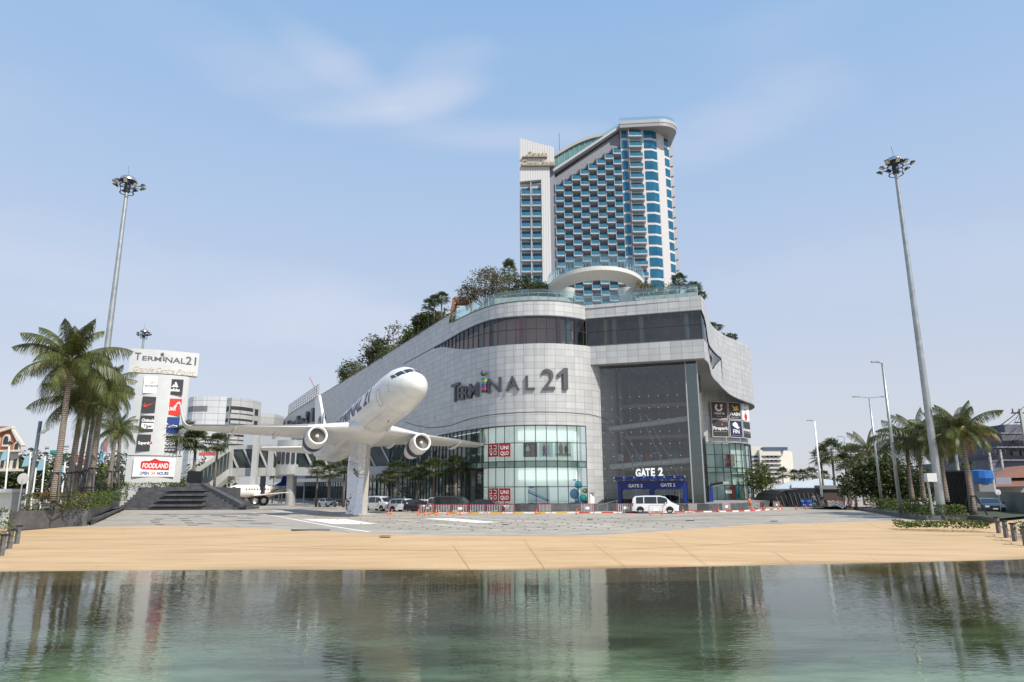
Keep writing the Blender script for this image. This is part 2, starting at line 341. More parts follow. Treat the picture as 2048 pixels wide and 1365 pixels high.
# plaza / ground
def plazamat():
    m,n,l,b=newmat('plaza_concrete'); t=n.new('ShaderNodeTexCoord')
    mpn=n.new('ShaderNodeMapping'); mpn.inputs['Scale'].default_value=(.05,.2,1); l.new(t.outputs['Object'],mpn.inputs[0])
    x=n.new('ShaderNodeTexNoise'); x.inputs['Scale'].default_value=1.4; x.inputs['Detail'].default_value=9; x.inputs['Roughness'].default_value=.65; l.new(mpn.outputs[0],x.inputs[0])
    r=ramp(n,[(.3,(.30,.265,.215)),(.5,(.39,.35,.29)),(.7,(.47,.42,.35))]); l.new(x.outputs[0],r.inputs[0])
    y=n.new('ShaderNodeTexNoise'); y.inputs['Scale'].default_value=.6; y.inputs['Detail'].default_value=9; l.new(t.outputs['Object'],y.inputs[0])
    r2=ramp(n,[(.38,(.84,.84,.86)),(.62,(1.05,1.05,1.03))]); l.new(y.outputs[0],r2.inputs[0])
    mx=n.new('ShaderNodeMix'); mx.data_type='RGBA'; mx.blend_type='MULTIPLY'; mx.inputs[0].default_value=1; l.new(r.outputs[0],mx.inputs[6]); l.new(r2.outputs[0],mx.inputs[7])
    l.new(mx.outputs[2],b.inputs['Base Color']); b.inputs['Roughness'].default_value=.7; return m
plaza=plazamat(); mb=MB()
for i in range(120): mb.face([B[i],B[i+1],(B[i+1].x,170,0),(B[i].x,170,0)])
struct(mb.build('plaza',plaza))
gnd=mat('town_ground',(.30,.29,.26),.85,nz=.2,ns=.05); mb=MB(); Z=-.0
mb.face([(-75,170,0),(75,170,0),(6000,9000,0),(-6000,9000,0)]); mb.face([(-75,47,0),(-75,170,0),(-6000,9000,0),(-6000,47,0)]); mb.face([(75,170,0),(75,62,0),(6000,62,0),(6000,9000,0)])
mb.face([(-75,47,0),(-6000,47,0),(-6000,-4000,0),(-75,-4000,0)]); mb.face([(75,62,0),(75,-4000,0),(6000,-4000,0),(6000,62,0)]); mb.face([(-75,-25,0),(-75,-4000,0),(75,-4000,0),(75,-25,0)])
struct(mb.build('ground',gnd))
# pool floor and water
def poolmat():
    m,n,l,b=newmat('pool_floor'); t=n.new('ShaderNodeTexCoord')
    mpn=n.new('ShaderNodeMapping'); mpn.inputs['Scale'].default_value=(.30,.75,1); l.new(t.outputs['Object'],mpn.inputs[0])
    x=n.new('ShaderNodeTexNoise'); x.inputs['Scale'].default_value=.55; x.inputs['Detail'].default_value=8; x.inputs['Roughness'].default_value=.6; l.new(mpn.outputs[0],x.inputs[0])
    r=ramp(n,[(.34,(.03,.045,.02)),(.45,(.07,.09,.045)),(.53,(.17,.24,.17)),(.64,(.36,.46,.36))]); l.new(x.outputs[0],r.inputs[0])
    # algae tint toward the beach
    sp=n.new('ShaderNodeSeparateXYZ'); l.new(t.outputs['Object'],sp.inputs[0])
    ad=n.new('ShaderNodeMath'); ad.operation='MULTIPLY_ADD'; ad.inputs[1].default_value=5; l.new(x.outputs[0],ad.inputs[0]); l.new(sp.outputs['Y'],ad.inputs[2])
    mr=n.new('ShaderNodeMapRange'); mr.inputs[1].default_value=19.; mr.inputs[2].default_value=27; l.new(ad.outputs[0],mr.inputs[0])
    mx=n.new('ShaderNodeMix'); mx.data_type='RGBA'; l.new(mr.outputs[0],mx.inputs[0]); l.new(r.outputs[0],mx.inputs[6]); mx.inputs[7].default_value=(.06,.047,.012,1)
    l.new(mx.outputs[2],b.inputs['Base Color']); b.inputs['Roughness'].default_value=.8; return m
mb=MB()
u=under[-1]
for i in range(120): mb.face([(u[i+1].x,u[i+1].y,u[i+1].z),u[i],(u[i].x,20,-1.35),(u[i+1].x,20,-1.35)])
mb.face([(-75,20,-1.35),(-75,-25,-1.5),(75,-25,-1.5),(75,20,-1.35)])
mb.face([(-75,-25,-1.5),(-75,-25,0),(75,-25,0),(75,-25,-1.5)])
mb.face([(-75,47,0),(-75,-25,0),(-75,-25,-1.6),(-75,47,-1.6)]); mb.face([(75,62,0),(75,-25,0),(75,-25,-1.6),(75,62,-1.6)])
struct(mb.build('pool_floor',poolmat()))
def watermat():
    m=bpy.data.materials.new('water'); m.use_nodes=True; n=m.node_tree.nodes; l=m.node_tree.links; n.remove(n['Principled BSDF']); o=n['Material Output']
    t=n.new('ShaderNodeTexCoord')
    mp1=n.new('ShaderNodeMapping'); mp1.inputs['Scale'].default_value=(1.0,2.6,1); mp1.inputs['Rotation'].default_value=(0,0,.15); l.new(t.outputs['Object'],mp1.inputs[0])
    x=n.new('ShaderNodeTexNoise'); x.inputs['Scale'].default_value=2.7; x.inputs['Detail'].default_value=1.6; x.inputs['Roughness'].default_value=.55; x.inputs['Distortion'].default_value=.4; l.new(mp1.outputs[0],x.inputs[0])
    y=n.new('ShaderNodeTexNoise'); y.inputs['Scale'].default_value=.22; y.inputs['Detail'].default_value=2; l.new(t.outputs['Object'],y.inputs[0])
    r=ramp(n,[(.35,(.25,)*3),(.65,(1,1,1))]); l.new(y.outputs[0],r.inputs[0])
    mu=n.new('ShaderNodeMath'); mu.operation='MULTIPLY'; l.new(x.outputs[0],mu.inputs[0]); l.new(r.outputs[0],mu.inputs[1])
    bp=n.new('ShaderNodeBump'); bp.inputs['Strength'].default_value=.8; bp.inputs['Distance'].default_value=.011; l.new(mu.outputs[0],bp.inputs['Height'])
    gl=n.new('ShaderNodeBsdfGlossy'); gl.inputs['Roughness'].default_value=.02; gl.inputs[0].default_value=(.88,.90,.86,1); l.new(bp.outputs[0],gl.inputs['Normal'])
    tr=n.new('ShaderNodeBsdfTransparent'); tr.inputs[0].default_value=(.70,.76,.66,1)
    fr=n.new('ShaderNodeFresnel'); fr.inputs[0].default_value=1.33; l.new(bp.outputs[0],fr.inputs['Normal'])
    mm=n.new('ShaderNodeMath'); mm.operation='MULTIPLY_ADD'; mm.inputs[1].default_value=1.0; mm.inputs[2].default_value=.03; mm.use_clamp=True; l.new(fr.outputs[0],mm.inputs[0])
    mx=n.new('ShaderNodeMixShader'); l.new(mm.outputs[0],mx.inputs[0]); l.new(tr.outputs[0],mx.inputs[1]); l.new(gl.outputs[0],mx.inputs[2]); l.new(mx.outputs[0],o.inputs[0]); return m
mb=MB(); mb.face([(-75,-25,-.8),(75,-25,-.8),(75,50,-.8),(-75,34,-.8)])
struct(mb.build('water',watermat()))
# painted sheets, slots and studs on the plaza
def sheet(mb,pts,z=.004): mb.face([tuple(gr(u,v)+Vector((0,0,z))) for u,v in pts])
mb=MB()
sheet(mb,[(604,1039),(690,1038.5),(755,1048.3),(668,1048.8)][::-1]); sheet(mb,[(845,1037.5),(905,1037),(1000,1045),(955,1046.5)][::-1])
def line(mb,pts,w,z=.004):
    P=smoothline([gr(u,v) for u,v in pts],5)
    for a,b in zip(P[:-1],P[1:]):
        d=(b-a).normalized().cross(Vector((0,0,1)))*w/2
        q=Vector((0,0,z)); mb.face([a-d+q,a+d+q,b+d+q,b-d+q])
line(mb,[(505,1026),(560,1034),(640,1049),(740,1064.5)],.32); line(mb,[(880,1031),(1050,1043),(1230,1053.5)],.22)
line(mb,[(740,1064.5),(900,1062),(1100,1057),(1230,1054)],.18); line(mb,[(790,1040),(840,1044)],.25); line(mb,[(868,1049.5),(940,1055)],.25); line(mb,[(545,1022),(600,1027)],.4)
struct(mb.build('plaza_markings',mat('pale_marking',(.78,.76,.70),.7,nz=.06,ns=.5)))
mb=MB(); random.seed(4)
for u,v,wd in((318,1049,20),(310,1045,18),(308,1041.5,20),(316,1038,18),(384,1050,22),(378,1045.5,20),(372,1041,20),(366,1037,20),(408,1047,30),(435,1031,30),(458,1033,30),(490,1041,38),(520,1046,44),(490,1036,30),(415,1054,0),(620,1058.8,78),(770,1071,22),(330,1029,14),(345,1032,16),(395,1032,16),(505,1030,24)):
    if wd: 
        h=1.6 if wd<60 else 3
        sheet(mb,[(u-wd/2,v),(u+wd/2,v+.4),(u+wd/2+2,v+h),(u-wd/2+3,v+h-.3)][::-1],.005)
struct(mb.build('drain_slots',mat('dark_slot',(.09,.085,.075),.7,nz=.2)))
stud=MB(); studs=[]
proto_st=MB(); proto_st.lathe((0,0,0),[(.11,0),(.10,.025),(.05,.035),(0.001,.036)],8)
stt=proto_st.build('ground_stud',dark); tag(stt,'small dark ground light set in pale plaza paving','ground light','dark studs set in the plaza paving')
PS=Proto(stt)
nst=0
for k in range(11):
    for j in range(13):
        u0=600+k*62+j*18+random.uniform(-6,6); v0=1031+j*2.4+k*.5+random.uniform(-.6,.6)
        if u0>1480 or v0>1066 or v0>1030+ (1100-abs(u0-900))*.03 +6: continue
        p=gr(u0,v0); PS.put((p.x,p.y,0.0),0,.95); nst+=1
mb=MB()
for pts in ([(250,1033),(600,1054),(700,1066)],[(500,1023),(900,1035),(1480,1050)],[(1100,1031),(1350,1045),(1420,1055)],[(1500,1030),(1700,1036),(1800,1042)],[(1250,1033),(1560,1030),(1690,1024)],[(1400,1030),(1480,1038),(1560,1049)],[(300,1024),(420,1040),(480,1055)]): line(mb,pts,.07,.005)
struct(mb.build('paving_joints',mat('paving_joint',(.17,.155,.13),.8)))
mb=MB()
for (u,v,w_) in((1380,1041,16),(1548,1042,14),(1010,1049,12),(1180,1039,10)): sheet(mb,[(u-w_/2,v),(u+w_/2,v),(u+w_/2+1,v+1.8),(u-w_/2-1,v+1.8)][::-1],.006)
struct(mb.build('manhole_covers',mat('cast_iron',(.07,.065,.06),.6,.3,nz=.2)))
mb=MB()
for off in(0,.9):
    for pts in ([(1000,1040),(1250,1037),(1500,1030)],[(1150,1047),(1400,1040),(1640,1027)],[(560,1036),(800,1032),(1100,1030)]):
        P=smoothline([gr(u,v)+Vector((0,off,0)) for u,v in pts],8)
        for a,b in zip(P[:-1],P[1:]): mb.face([a+Vector((0,-.10,.0045)),b+Vector((0,-.10,.0045)),b+Vector((0,.10,.0045)),a+Vector((0,.10,.0045))])
struct(mb.build('tyre_marks',mat('tyre_stain',(.26,.24,.205),.7,nz=.18,ns=.8)))
# roads
asph=mat('asphalt',(.10,.10,.10),.85,nz=.25,ns=1.5); mb=MB()
rd=[(49,62.5,0),(74,63,0),(150,66,0),(150,140,0),(95,150,0),(66,96,0)]
mb.face([(p[0],p[1],.004) for p in rd]); 
mb.face([(-200,70,.004),(-60,66,.004),(-52,90,.004),(-90,150,.004),(-260,200,.004)])
struct(mb.build('road',asph))
# service road in front of the mall, with a striped kerb
kp=[(-14.5,92.5),(-10,86.2),(0,84.2),(10.5,83.4),(22,85.2),(29.8,88.6),(37,97)]
kq=smoothline([(x,y,0) for x,y in kp],8)
kr=thing('striped_kerb','low kerb painted in alternating red, yellow and white lengths in front of the shopping mall','kerb',(0,84,0))
ms=[MB(),MB(),MB()]; acc=0
for i,(a,b) in enumerate(zip(kq[:-1],kq[1:])):
    n=max(1,int((b-a).length/1.0))
    for k in range(n):
        p=a.lerp(b,k/n); q=a.lerp(b,(k+1)/n); s=(q-p); c=(p+q)/2
        ms[0 if acc%2 else (1 if c.x<6 else 2)].box((c.x,c.y,.07),(s.length+.004,.22,.14),math.atan2(s.y,s.x)); acc+=1
ms[0].build('white_length',C(.75,.74,.7),kr); ms[1].build('yellow_length',C(.65,.42,.06),kr); ms[2].build('red_length',C(.5,.06,.04),kr)
# ============================================================ MALL
def mk_path(pts):
    P=[Vector((p[0],p[1])) for p in pts]; s=[0]
    for a,b in zip(P[:-1],P[1:]): s.append(s[-1]+(b-a).length)
    return P,s
def densify(pts,step,curve=True):
    P=smoothline([(p[0],p[1],0) for p in pts],6) if curve else [Vector((p[0],p[1],0)) for p in pts]
    o=[P[0]]; 
    for a,b in zip(P[:-1],P[1:]):
        o.append(b)
    # resample at even step
    L_=[0]
    for a,b in zip(o[:-1],o[1:]): L_.append(L_[-1]+(b-a).length)
    n=max(2,round(L_[-1]/step)); r=[]; j=0
    for k in range(n+1):
        t=L_[-1]*k/n
        while j<len(o)-2 and L_[j+1]<t: j+=1
        f=(t-L_[j])/max(1e-6,L_[j+1]-L_[j]); r.append(o[j].lerp(o[j+1],min(1,f)))
    return [(p.x,p.y) for p in r]
straight=[(-14.0,113.3),(-22.5,130.6),(-36.9,159.6),(-55.4,196.4),(-81,247.5),(-112,309.3)][::-1]
bul=[(-14.0,113.3),(-10.6,106.4),(-7.4,100.4),(-4.67,96.3),(-2.43,93.7),(.3,92.1),(3.2,91.5),(6.0,91.7),(8.6,92.8),(10.45,94.1)]
PA=densify(straight,2.9,False)+densify(bul,1.45)[1:]
PLow=densify(straight,2.9,False)+densify(bul[:-2]+[(8.9,92.75),(11.2,94.2),(13.7,96.8),(15.8,100.2),(17,104.5)],1.45)[1:]
def hit(path,u,v):
    """intersect a view ray with the vertical wall over a plan path -> (s,z)"""
    P,s=mk_path(path); d=ray(u,v); best=None
    for i in range(len(P)-1):
        a,b=P[i],P[i+1]; e=b-a
        den=d.x*e.y-d.y*e.x
        if abs(den)<1e-9: continue
        t=(a.x*e.y-a.y*e.x)/den; k=(a.x*d.y-a.y*d.x)/den*-1
        # point on segment
        q=Vector((d.x*t,d.y*t)); f=(q-a).dot(e)/e.length_squared
        if -.001<=f<=1.001 and t>0 and (best is None or t<best[0]): best=(t,s[i]+f*e.length,CH+d.z*t)
    return best[1:] if best else None
def pos(path,s_,off=0.):
    P,s=path if isinstance(path,tuple) else mk_path(path); i=0
    while i<len(P)-2 and s[i+1]<s_: i+=1
    a,b=P[i],P[i+1]; e=(b-a); f=(s_-s[i])/e.length; q=a+e*f
    # smoothed normal
    n=Vector((e.y,-e.x)).normalized()
    return Vector((q.x+n.x*off,q.y+n.y*off))
def interp(tab,x):
    if x<=tab[0][0]: return tab[0][1]
    for (a,b),(c,d) in zip(tab[:-1],tab[1:]):
        if x<=c: return b+(d-b)*(x-a)/max(1e-9,c-a)
    return tab[-1][1]
def strip(mb,path,z0,z1,s0=None,s1=None,off=0.):
    P,s=mk_path(path); f0=z0 if callable(z0) else(lambda t:z0); f1=z1 if callable(z1) else(lambda t:z1)
    s0=s[0] if s0 is None else s0; s1=s[-1] if s1 is None else s1
    ks=sorted(set([s0,s1]+[x for x in s if s0<x<s1]))
    for a,b in zip(ks[:-1],ks[1:]):
        if b-a<1e-4: continue
        m=(a+b)/2; i=0
        while i<len(P)-2 and s[i+1]<m: i+=1
        e=(P[i+1]-P[i]).normalized(); n=Vector((e.y,-e.x))*off
        pa=P[i]+e*(a-s[i])+n; pb=P[i]+e*(b-s[i])+n
        za,zb,zc,zd=f0(a),f0(b),f1(b),f1(a)
        if zc-zb<.01 and zd-za<.01: continue
        mb.face([(pa.x,pa.y,za),(pb.x,pb.y,zb),(pb.x,pb.y,max(zc,zb)),(pa.x,pa.y,max(zd,za))],[(a,za),(b,zb),(b,max(zc,zb)),(a,max(zd,za))])
clad=panel_mat('aluminium_cladding',(.48,.48,.47),(.57,.565,.55),(.26,.26,.26),mort=.026,streak=.14)
seam=mat('dark_seam',(.10,.10,.105),.6)
gl_shop=glass_mat('shop_glass',(.86,.96,.93),.07); gl_dark=glass_mat('dark_glass',(.62,.62,.62),.06,tcol=(.75,.78,.8)); gl_atr=glass_mat('atrium_glass',(.72,.73,.72),.09,tcol=(.8,.8,.8))
gl_rail=glass_mat('rail_glass',(.62,.82,.78),.14)
mall=thing('shopping_mall','huge silver panelled shopping mall with curved glass corner, roof garden and tall glass atrium','building',(10,92,0))
# traced outlines on the wall
up=[hit(PA,*p) for p in((807,728.6),(838,712),(865,697),(892,682),(935,658),(960,647),(992,638),(1034,633),(1084,631.5),(1134,634),(1166,639))]
lo=[hit(PA,*p) for p in((865,699),(885,694),(910,698),(935,699),(960,696),(994,692),(1034,689),(1084,687),(1146,690),(1166,693))]
print('up',[(round(a,1),round(b,1)) for a,b in up]); print('lo',[(round(a,1),round(b,1)) for a,b in lo])
PPA=mk_path(PA); SA=PPA[1][-1]
tip=up[2][0]
LO=lambda s:interp(lo,s) if s>tip else interp(up,s)
UP=lambda s:interp(up,s)
rl=[hit(PA,*p) for p in((577,829),(600,815),(640,789),(664,775),(712.5,746),(794,695.6),(873,645),(896,632))]
rb=[hit(PA,*p) for p in((898,654),(930,637),(960,621),(989.5,610),(1034,603),(1074,602),(1124,603),(1150,607),(1166,611))]
print('rl',[(round(a,1),round(b,1)) for a,b in rl]); print('rb',[(round(a,1),round(b,1)) for a,b in rb])
sB=rb[0][0]
def ROOF(s):
    if s<=sB: return 30.1 if s>rl[0][0] else max(22,30.1-((rl[0][0]-s)*.115)**1.3)
    return 28.5
gt=[hit(PLow,*p) for p in((903,869),(929,864.5),(958,859),(992,854),(1034,851.5),(1083,850.6),(1153,852.5),(1171,853.4))]
print('gt',[(round(a,1),round(b,1)) for a,b in gt])
ZG=11.2; PPL=mk_path(PLow); sG1=gt[-1][0]
mb=MB()
strip(mb,PLow,ZG,lambda s:LO(s) if s<SA-1 else 22.45,s1=None)
strip(mb,PA,UP,ROOF,s1=sB); strip(mb,PA,UP,28.5,s0=sB)
strip(mb,PLow,.9,ZG,s0=sG1)     # pier right of the shop glass
mb.build('cladding',clad,mall)
# recessed seams
mb=MB()
wave=[hit(PLow,*p) for p in((809,844.6),(830,851),(854,855.5),(880,855),(903,851.5),(940,838),(984,830),(1072,824.5),(1130,825.5),(1184,830),(1216,841))]
wf=lambda s:interp(wave,s)
strip(mb,PLow,lambda s:wf(s)-.06,lambda s:wf(s)+.06,s0=wave[0][0],s1=wave[-1][0],off=.02); mb.build('seam',seam,mall)
mb=MB(); strip(mb,PA,lambda s:UP(s)-.10,lambda s:UP(s)+.06,s0=up[0][0],s1=SA,off=.02); mb.build('seam',seam,mall)
mb=MB(); strip(mb,PA,lambda s:ROOF(s)-.10,lambda s:ROOF(s)+.05,off=.03); mb.build('coping',seam,mall)
mb=MB(); strip(mb,PLow,ZG-.08,ZG+.06,off=.02,s1=sG1); mb.build('seam',seam,mall)
# upper lens window
mb=MB(); strip(mb,PA,LO,UP,s0=tip,off=-.08); u_glass=mb.build('upper_window',gl_dark,mall)
mb=MB()
s=tip+1.5
while s<SA-.2:
    q=pos(PPA,s,-.02); z0,z1=LO(s),UP(s)
    if z1-z0>.3: mb.box((q.x,q.y,(z0+z1)/2),(.09,.09,z1-z0))
    s+=1.45
mid=lambda s:(LO(s)+UP(s))/2+.1
strip(mb,PA,lambda s:mid(s)-.05,lambda s:mid(s)+.05,s0=tip+3,off=-.03)
mb.build('mullions',dark,u_glass)
# rooms behind the upper window
mb=MB(); mi=lit_mat('restaurant_interior_glow',(.42,.33,.32),.13)  # wall colour glows faintly, standing in for the room lighting
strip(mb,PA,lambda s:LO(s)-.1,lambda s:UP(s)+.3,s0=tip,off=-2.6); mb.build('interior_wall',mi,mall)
mb=MB()
for s_,c in((SA-20,0),(SA-12.7,0)):
    pass
for du,colr in((1040,(.62,.25,.28)),(1123,(.42,.25,.20)),(1143,(.15,.36,.42)),(950,(.45,.6,.6)),(972,(.12,.22,.25))):
    h_=hit(PA,du,670); q=pos(PPA,h_[0],-1.0); m2=MB(); m2.box((q.x,q.y,24.3),(.65,.65,4.6)); m2.build('interior_column',C(*colr),mall)
# lower shop glass: glass, frames, spandrel, display wall
mb=MB(); strip(mb,PLow,.9,ZG,s1=sG1,off=-.05); sg=mb.build('shop_window',gl_shop,mall)
mb=MB(); P,s=PPL; k=0
ss=sG1
while ss>sG1-150:
    q=pos(PPL,ss,.02); mb.box((q.x,q.y,(ZG+.9)/2),(.10,.10,ZG-.9)); ss-=1.45 if ss>sG1-45 else 2.9
for z in(.95,3.14,5.67,6.48,8.89,ZG-.05): strip(mb,PLow,z-.05,z+.05,s1=sG1,off=.02)
mb.build('mullions',dark,sg)
mb=MB(); strip(mb,PLow,5.7,6.45,s1=sG1,off=-.12); mb.build('spandrel',mat('green_spandrel',(.50,.60,.56),.3,nz=.06),mall)
hU=hit(PLow,955,900)[0]; hW=hit(PLow,1030,900)[0]
mb=MB(); strip(mb,PLow,.9,ZG,s0=hU,s1=sG1,off=-1.1); mb.build('display_wall',lit_mat('display_white_glow',(.86,.89,.87),.22),mall)  # emission put into the white wall in place of shop lamps
mb=MB()
for z0,z1 in((3.0,5.6),(8.2,11.1)):
    strip(mb,PLow,z0+1.1,z0+2.3,s0=hW+.2,s1=sG1-1,off=-.75)
mb.build('display_banner',lit_mat('light_box',(.95,.97,.95),.55),mall)
mb=MB(); strip(mb,PLow,.9,ZG,s1=hU,off=-3.2); mb.build('interior_wall',mat('dark_interior',(.13,.15,.145),.8,nz=.6,ns=.25),mall)
mb=MB(); random.seed(8); ss=hU-1
while ss>hU-110:
    if random.random()<.62:
        q=pos(PPL,ss,-1.3); lvl=random.choice((0,1,1)); z0,z1=((.9,5.6),(6.5,11.1))[lvl]
        mb.box((q.x,q.y,(z0+z1)/2),(random.uniform(.5,1.3),.1,z1-z0),R_(63))
    ss-=random.uniform(1.,3.2)
mb.build('curtain',mat('curtain',(.45,.55,.53),.8,nz=.1),mall)
# floors
mb=MB()
def inner(path,off,s0,s1,n=40):
    PP=mk_path(path); return [pos(PP,s0+(s1-s0)*i/n,off) for i in range(n+1)]
for z in(.9,6.05,ZG+.15,22.4):
    a=inner(PLow,-.15,PPL[1][-1]*.35,sG1-.2); b=inner(PLow,-3.4,PPL[1][-1]*.35,sG1-.2)
    for i in range(40): mb.face([(a[i].x,a[i].y,z),(a[i+1].x,a[i+1].y,z),(b[i+1].x,b[i+1].y,z),(b[i].x,b[i].y,z)])
mb.build('floor_slab',C(.55,.55,.52),mall)
# ---- the box over the atrium
BX0=Vector((10.45,94.25)); BX1=Vector((25.7,89.5)); bd=(BX1-BX0).normalized(); bn=Vector((bd.y,-bd.x)); BL=(BX1-BX0).length
bxp=[tuple(BX0),tuple(BX1)]
mb=MB()
strip(mb,bxp,19.8,22.5); strip(mb,bxp,26.5,28.5)
# right side wing: concave wall sweeping back
PR=densify([(25.7,89.5),(26.75,91.6),(28.2,95.8),(29.9,101.0),(32.7,107.8),(36.6,114.3),(40.2,118.6),(43.2,122.6),(45.3,127.4),(46.0,133),(45,139),(41,146)],1.45)
PPR=mk_path(PR); SR=PPR[1][-1]
rb2=[hit(PR,*p) for p in((1412,722),(1420,740),(1435,765),(1460,790),(1480,800),(1496,806))]
print('rb2',[(round(a,1),round(b,1)) for a,b in rb2])
RB=lambda s:interp(rb2,s)
rw_top=[(0,28.5),(SR,28.5)]
# slit window on the wing
wu=[(0,26.5)]+[hit(PR,*p) for p in((1416,680),(1426,701),(1440,715),)]
wl=[(0,22.5)]+[hit(PR,*p) for p in((1419,715),(1426,741),(1443,719))]
print('wu',wu,'wl',wl)
sE=max(wu[-1][0],wl[-1][0])
WU=lambda s:interp(wu,s); WL=lambda s:min(interp(wl,s),WU(s)) if s<sE else 24.
strip(mb,PR,RB,lambda s:WL(s) if s<sE else RB(s),s1=sE); strip(mb,PR,lambda s:WU(s),28.5,s1=sE); strip(mb,PR,RB,28.5,s0=sE)
mb.build('cladding',clad,mall)
mb=MB(); strip(mb,PR,WL,WU,s1=sE,off=-.1); mb.build('side_window',gl_dark,mall)
mb=MB(); strip(mb,PR,lambda s:WU(s)-.08,lambda s:WU(s)+.08,s1=sE,off=.02); mb.build('seam',seam,mall); mb=MB(); strip(mb,PR,lambda s:RB(s)-.06,lambda s:RB(s)+.08,off=.03); mb.build('seam',seam,mall)
for za_,zb_ in((19.72,19.85),(26.42,26.55),(22.45,22.56)): mb=MB(); strip(mb,bxp,za_,zb_,off=.02); mb.build('seam',seam,mall)
bx=lambda t,off=0.:BX0+bd*t+bn*off
mb=MB(); strip(mb,bxp,22.5,26.5,off=-.08); bw=mb.build('box_window',gl_dark,mall)
mb=MB(); t=.15
while t<BL: q=bx(t,-.03); mb.box((q.x,q.y,24.5),(.09,.09,4.0)); t+=1.45
strip(mb,bxp,24.45,24.55,off=-.03); q=bx(.1,.0); mb.box((q.x,q.y,24.5),(.22,.22,4.0)); mb.build('mullions',dark,bw)
mb=MB(); a,b=bx(0,-3.5),bx(BL-.3,-3.5); mb.face([(a.x,a.y,22.5),(b.x,b.y,22.5),(b.x,b.y,26.5),(a.x,a.y,26.5)]); a2,b2=bx(0,-.2),bx(BL-.3,-.2)
mb.face([(a.x,a.y,22.52),(b.x,b.y,22.52),(b2.x,b2.y,22.52),(a2.x,a2.y,22.52)]); mb.face([(a.x,a.y,26.48),(b.x,b.y,26.48),(b2.x,b2.y,26.48),(a2.x,a2.y,26.48)]); mb.build('interior_wall',mat('grey_interior',(.36,.35,.34),.8,nz=.25,ns=.6),mall)
for t,c in((2.7,(.62,.5,.33)),(3.9,(.5,.52,.5)),(7.7,(.6,.62,.6)),(13.8,(.5,.6,.6))):
    m2=MB(); q=bx(t,-1.3); m2.tube([(q.x,q.y,22.5),(q.x,q.y,26.5)],.36,12); m2.build('interior_column',C(*c),mall)
# soffit and roof deck
mb=MB()
sof=[tuple(bx(0,0)),]+[tuple(p) for p in PR[:26]]+[(30,132),(18,120),(14,104)]
mb.face([(p[0],p[1],19.8) for p in sof][::-1]); mb.build('soffit',mat('soffit_panel',(.30,.30,.29),.6,nz=.08),mall)
mb=MB(); roofp=[tuple(p) for p in PA if p[1]<300]+[tuple(BX1)]+[tuple(p) for p in PR]+[(30,200),(-20,300)]
mb.face([(p[0],p[1],28.0) for p in roofp]); mb.build('roof_deck',concrete,mall)
mb=MB(); mb.prism([(-2.6,97.5),(3,96.2),(9,97.2),(9,116),(-12,116)],28,30.5); mb.build('roof_terrace',bpy.data.materials['concrete'],mall)
mb=MB(); mb.prism([(18.5,95.2),(26.2,92.8),(27.5,97),(30,104),(20,106)],28,30.0); mb.build('roof_terrace',bpy.data.materials['concrete'],mall)
# ---- atrium
g0=bx(1.5,-1.6); g1=bx(BL-1.1,-1.6)
ap=[tuple(g0),tuple(g1)]; AL=(g1-g0).length
mb=MB(); strip(mb,ap,.9,19.8); r1=Vector((27.2,101.)); strip(mb,[tuple(g1),tuple(r1)],.9,19.8); ag=mb.build('atrium_glass',gl_atr,mall)
mb=MB(); mf=MB()
nx=10
for i in range(nx+1):
    t=.3+(AL-.6)*i/nx
    q=g0+bd*t
    mf.box((q.x,q.y,10.4),(.03,.03,19))
    for z in [2.3+1.62*j for j in range(11)]: 
        mb.lathe((q.x+bn.x*.06,q.y+bn.y*.06,z),[(.001,-.07),(.07,-.035),(.07,.035),(.001,.07)],6)
for z in [2.3+1.62*j for j in range(11)]: 
    strip(mf,ap,z-.012,z+.012,off=.01)
rn=(r1-g1)
for i in range(4):
    q=g1+rn*(i/4+.05)
    for z in [2.3+1.62*j for j in range(11)]: mb.lathe((q.x+.05,q.y-.02,z),[(.001,-.07),(.07,-.03),(.07,.03),(.001,.07)],6)
mb.build('glass_fittings',mat('fitting_steel',(.42,.42,.42),.5,.2),ag); mf.build('glass_joints',C(.06,.06,.065),ag)
# interior of atrium
mb=MB(); c0=g0-bn*-0+(-bn)*12; c1=g1+(-bn)*12
mb.face([(c0.x,c0.y,.9),(c1.x,c1.y,.9),(c1.x,c1.y,19.8),(c0.x,c0.y,19.8)])
gi=bx(1.5,-1.8); mb.face([(gi.x+3,gi.y+3,.9),(c0.x,c0.y,.9),(c0.x,c0.y,19.8),(gi.x+3,gi.y+3,19.8)])
mb.face([(g0.x,g0.y,.92),(g1.x,g1.y,.92),(c1.x,c1.y,.92),(c0.x,c0.y,.92)])
mb.build('atrium_wall',mat('atrium_interior',(.20,.20,.195),.8,nz=.35,ns=.3),mall)
mb=MB()
for z in(5.6,10.2,14.8):
    e0=g0-bn*7+bd*1; e1=g1-bn*7; c=(e0+e1)/2; mb.box((c.x,c.y+3,z),(AL-1,6,.5),math.atan2(bd.y,bd.x))
mb.build('gallery_floor',mat('gallery',(.30,.30,.29),.7,nz=.15),mall)
for (va,vb) in(((1216,858),(1377,836)),((1218,934),(1381,920))):
    m2=MB(); sA=hit(ap,*va); sB_=hit(ap,*vb)
    if sA is None: sA=(0.2,hit(ap,1240,va[1])[1])
    a=g0+bd*sA[0]-bn*.9; b=g0+bd*sB_[0]-bn*.9; m2.tube([(a.x,a.y,sA[1]),(b.x,b.y,sB_[1])],.38,14); m2.build('cross_beam',C(.70,.72,.70),mall)
m2=MB()
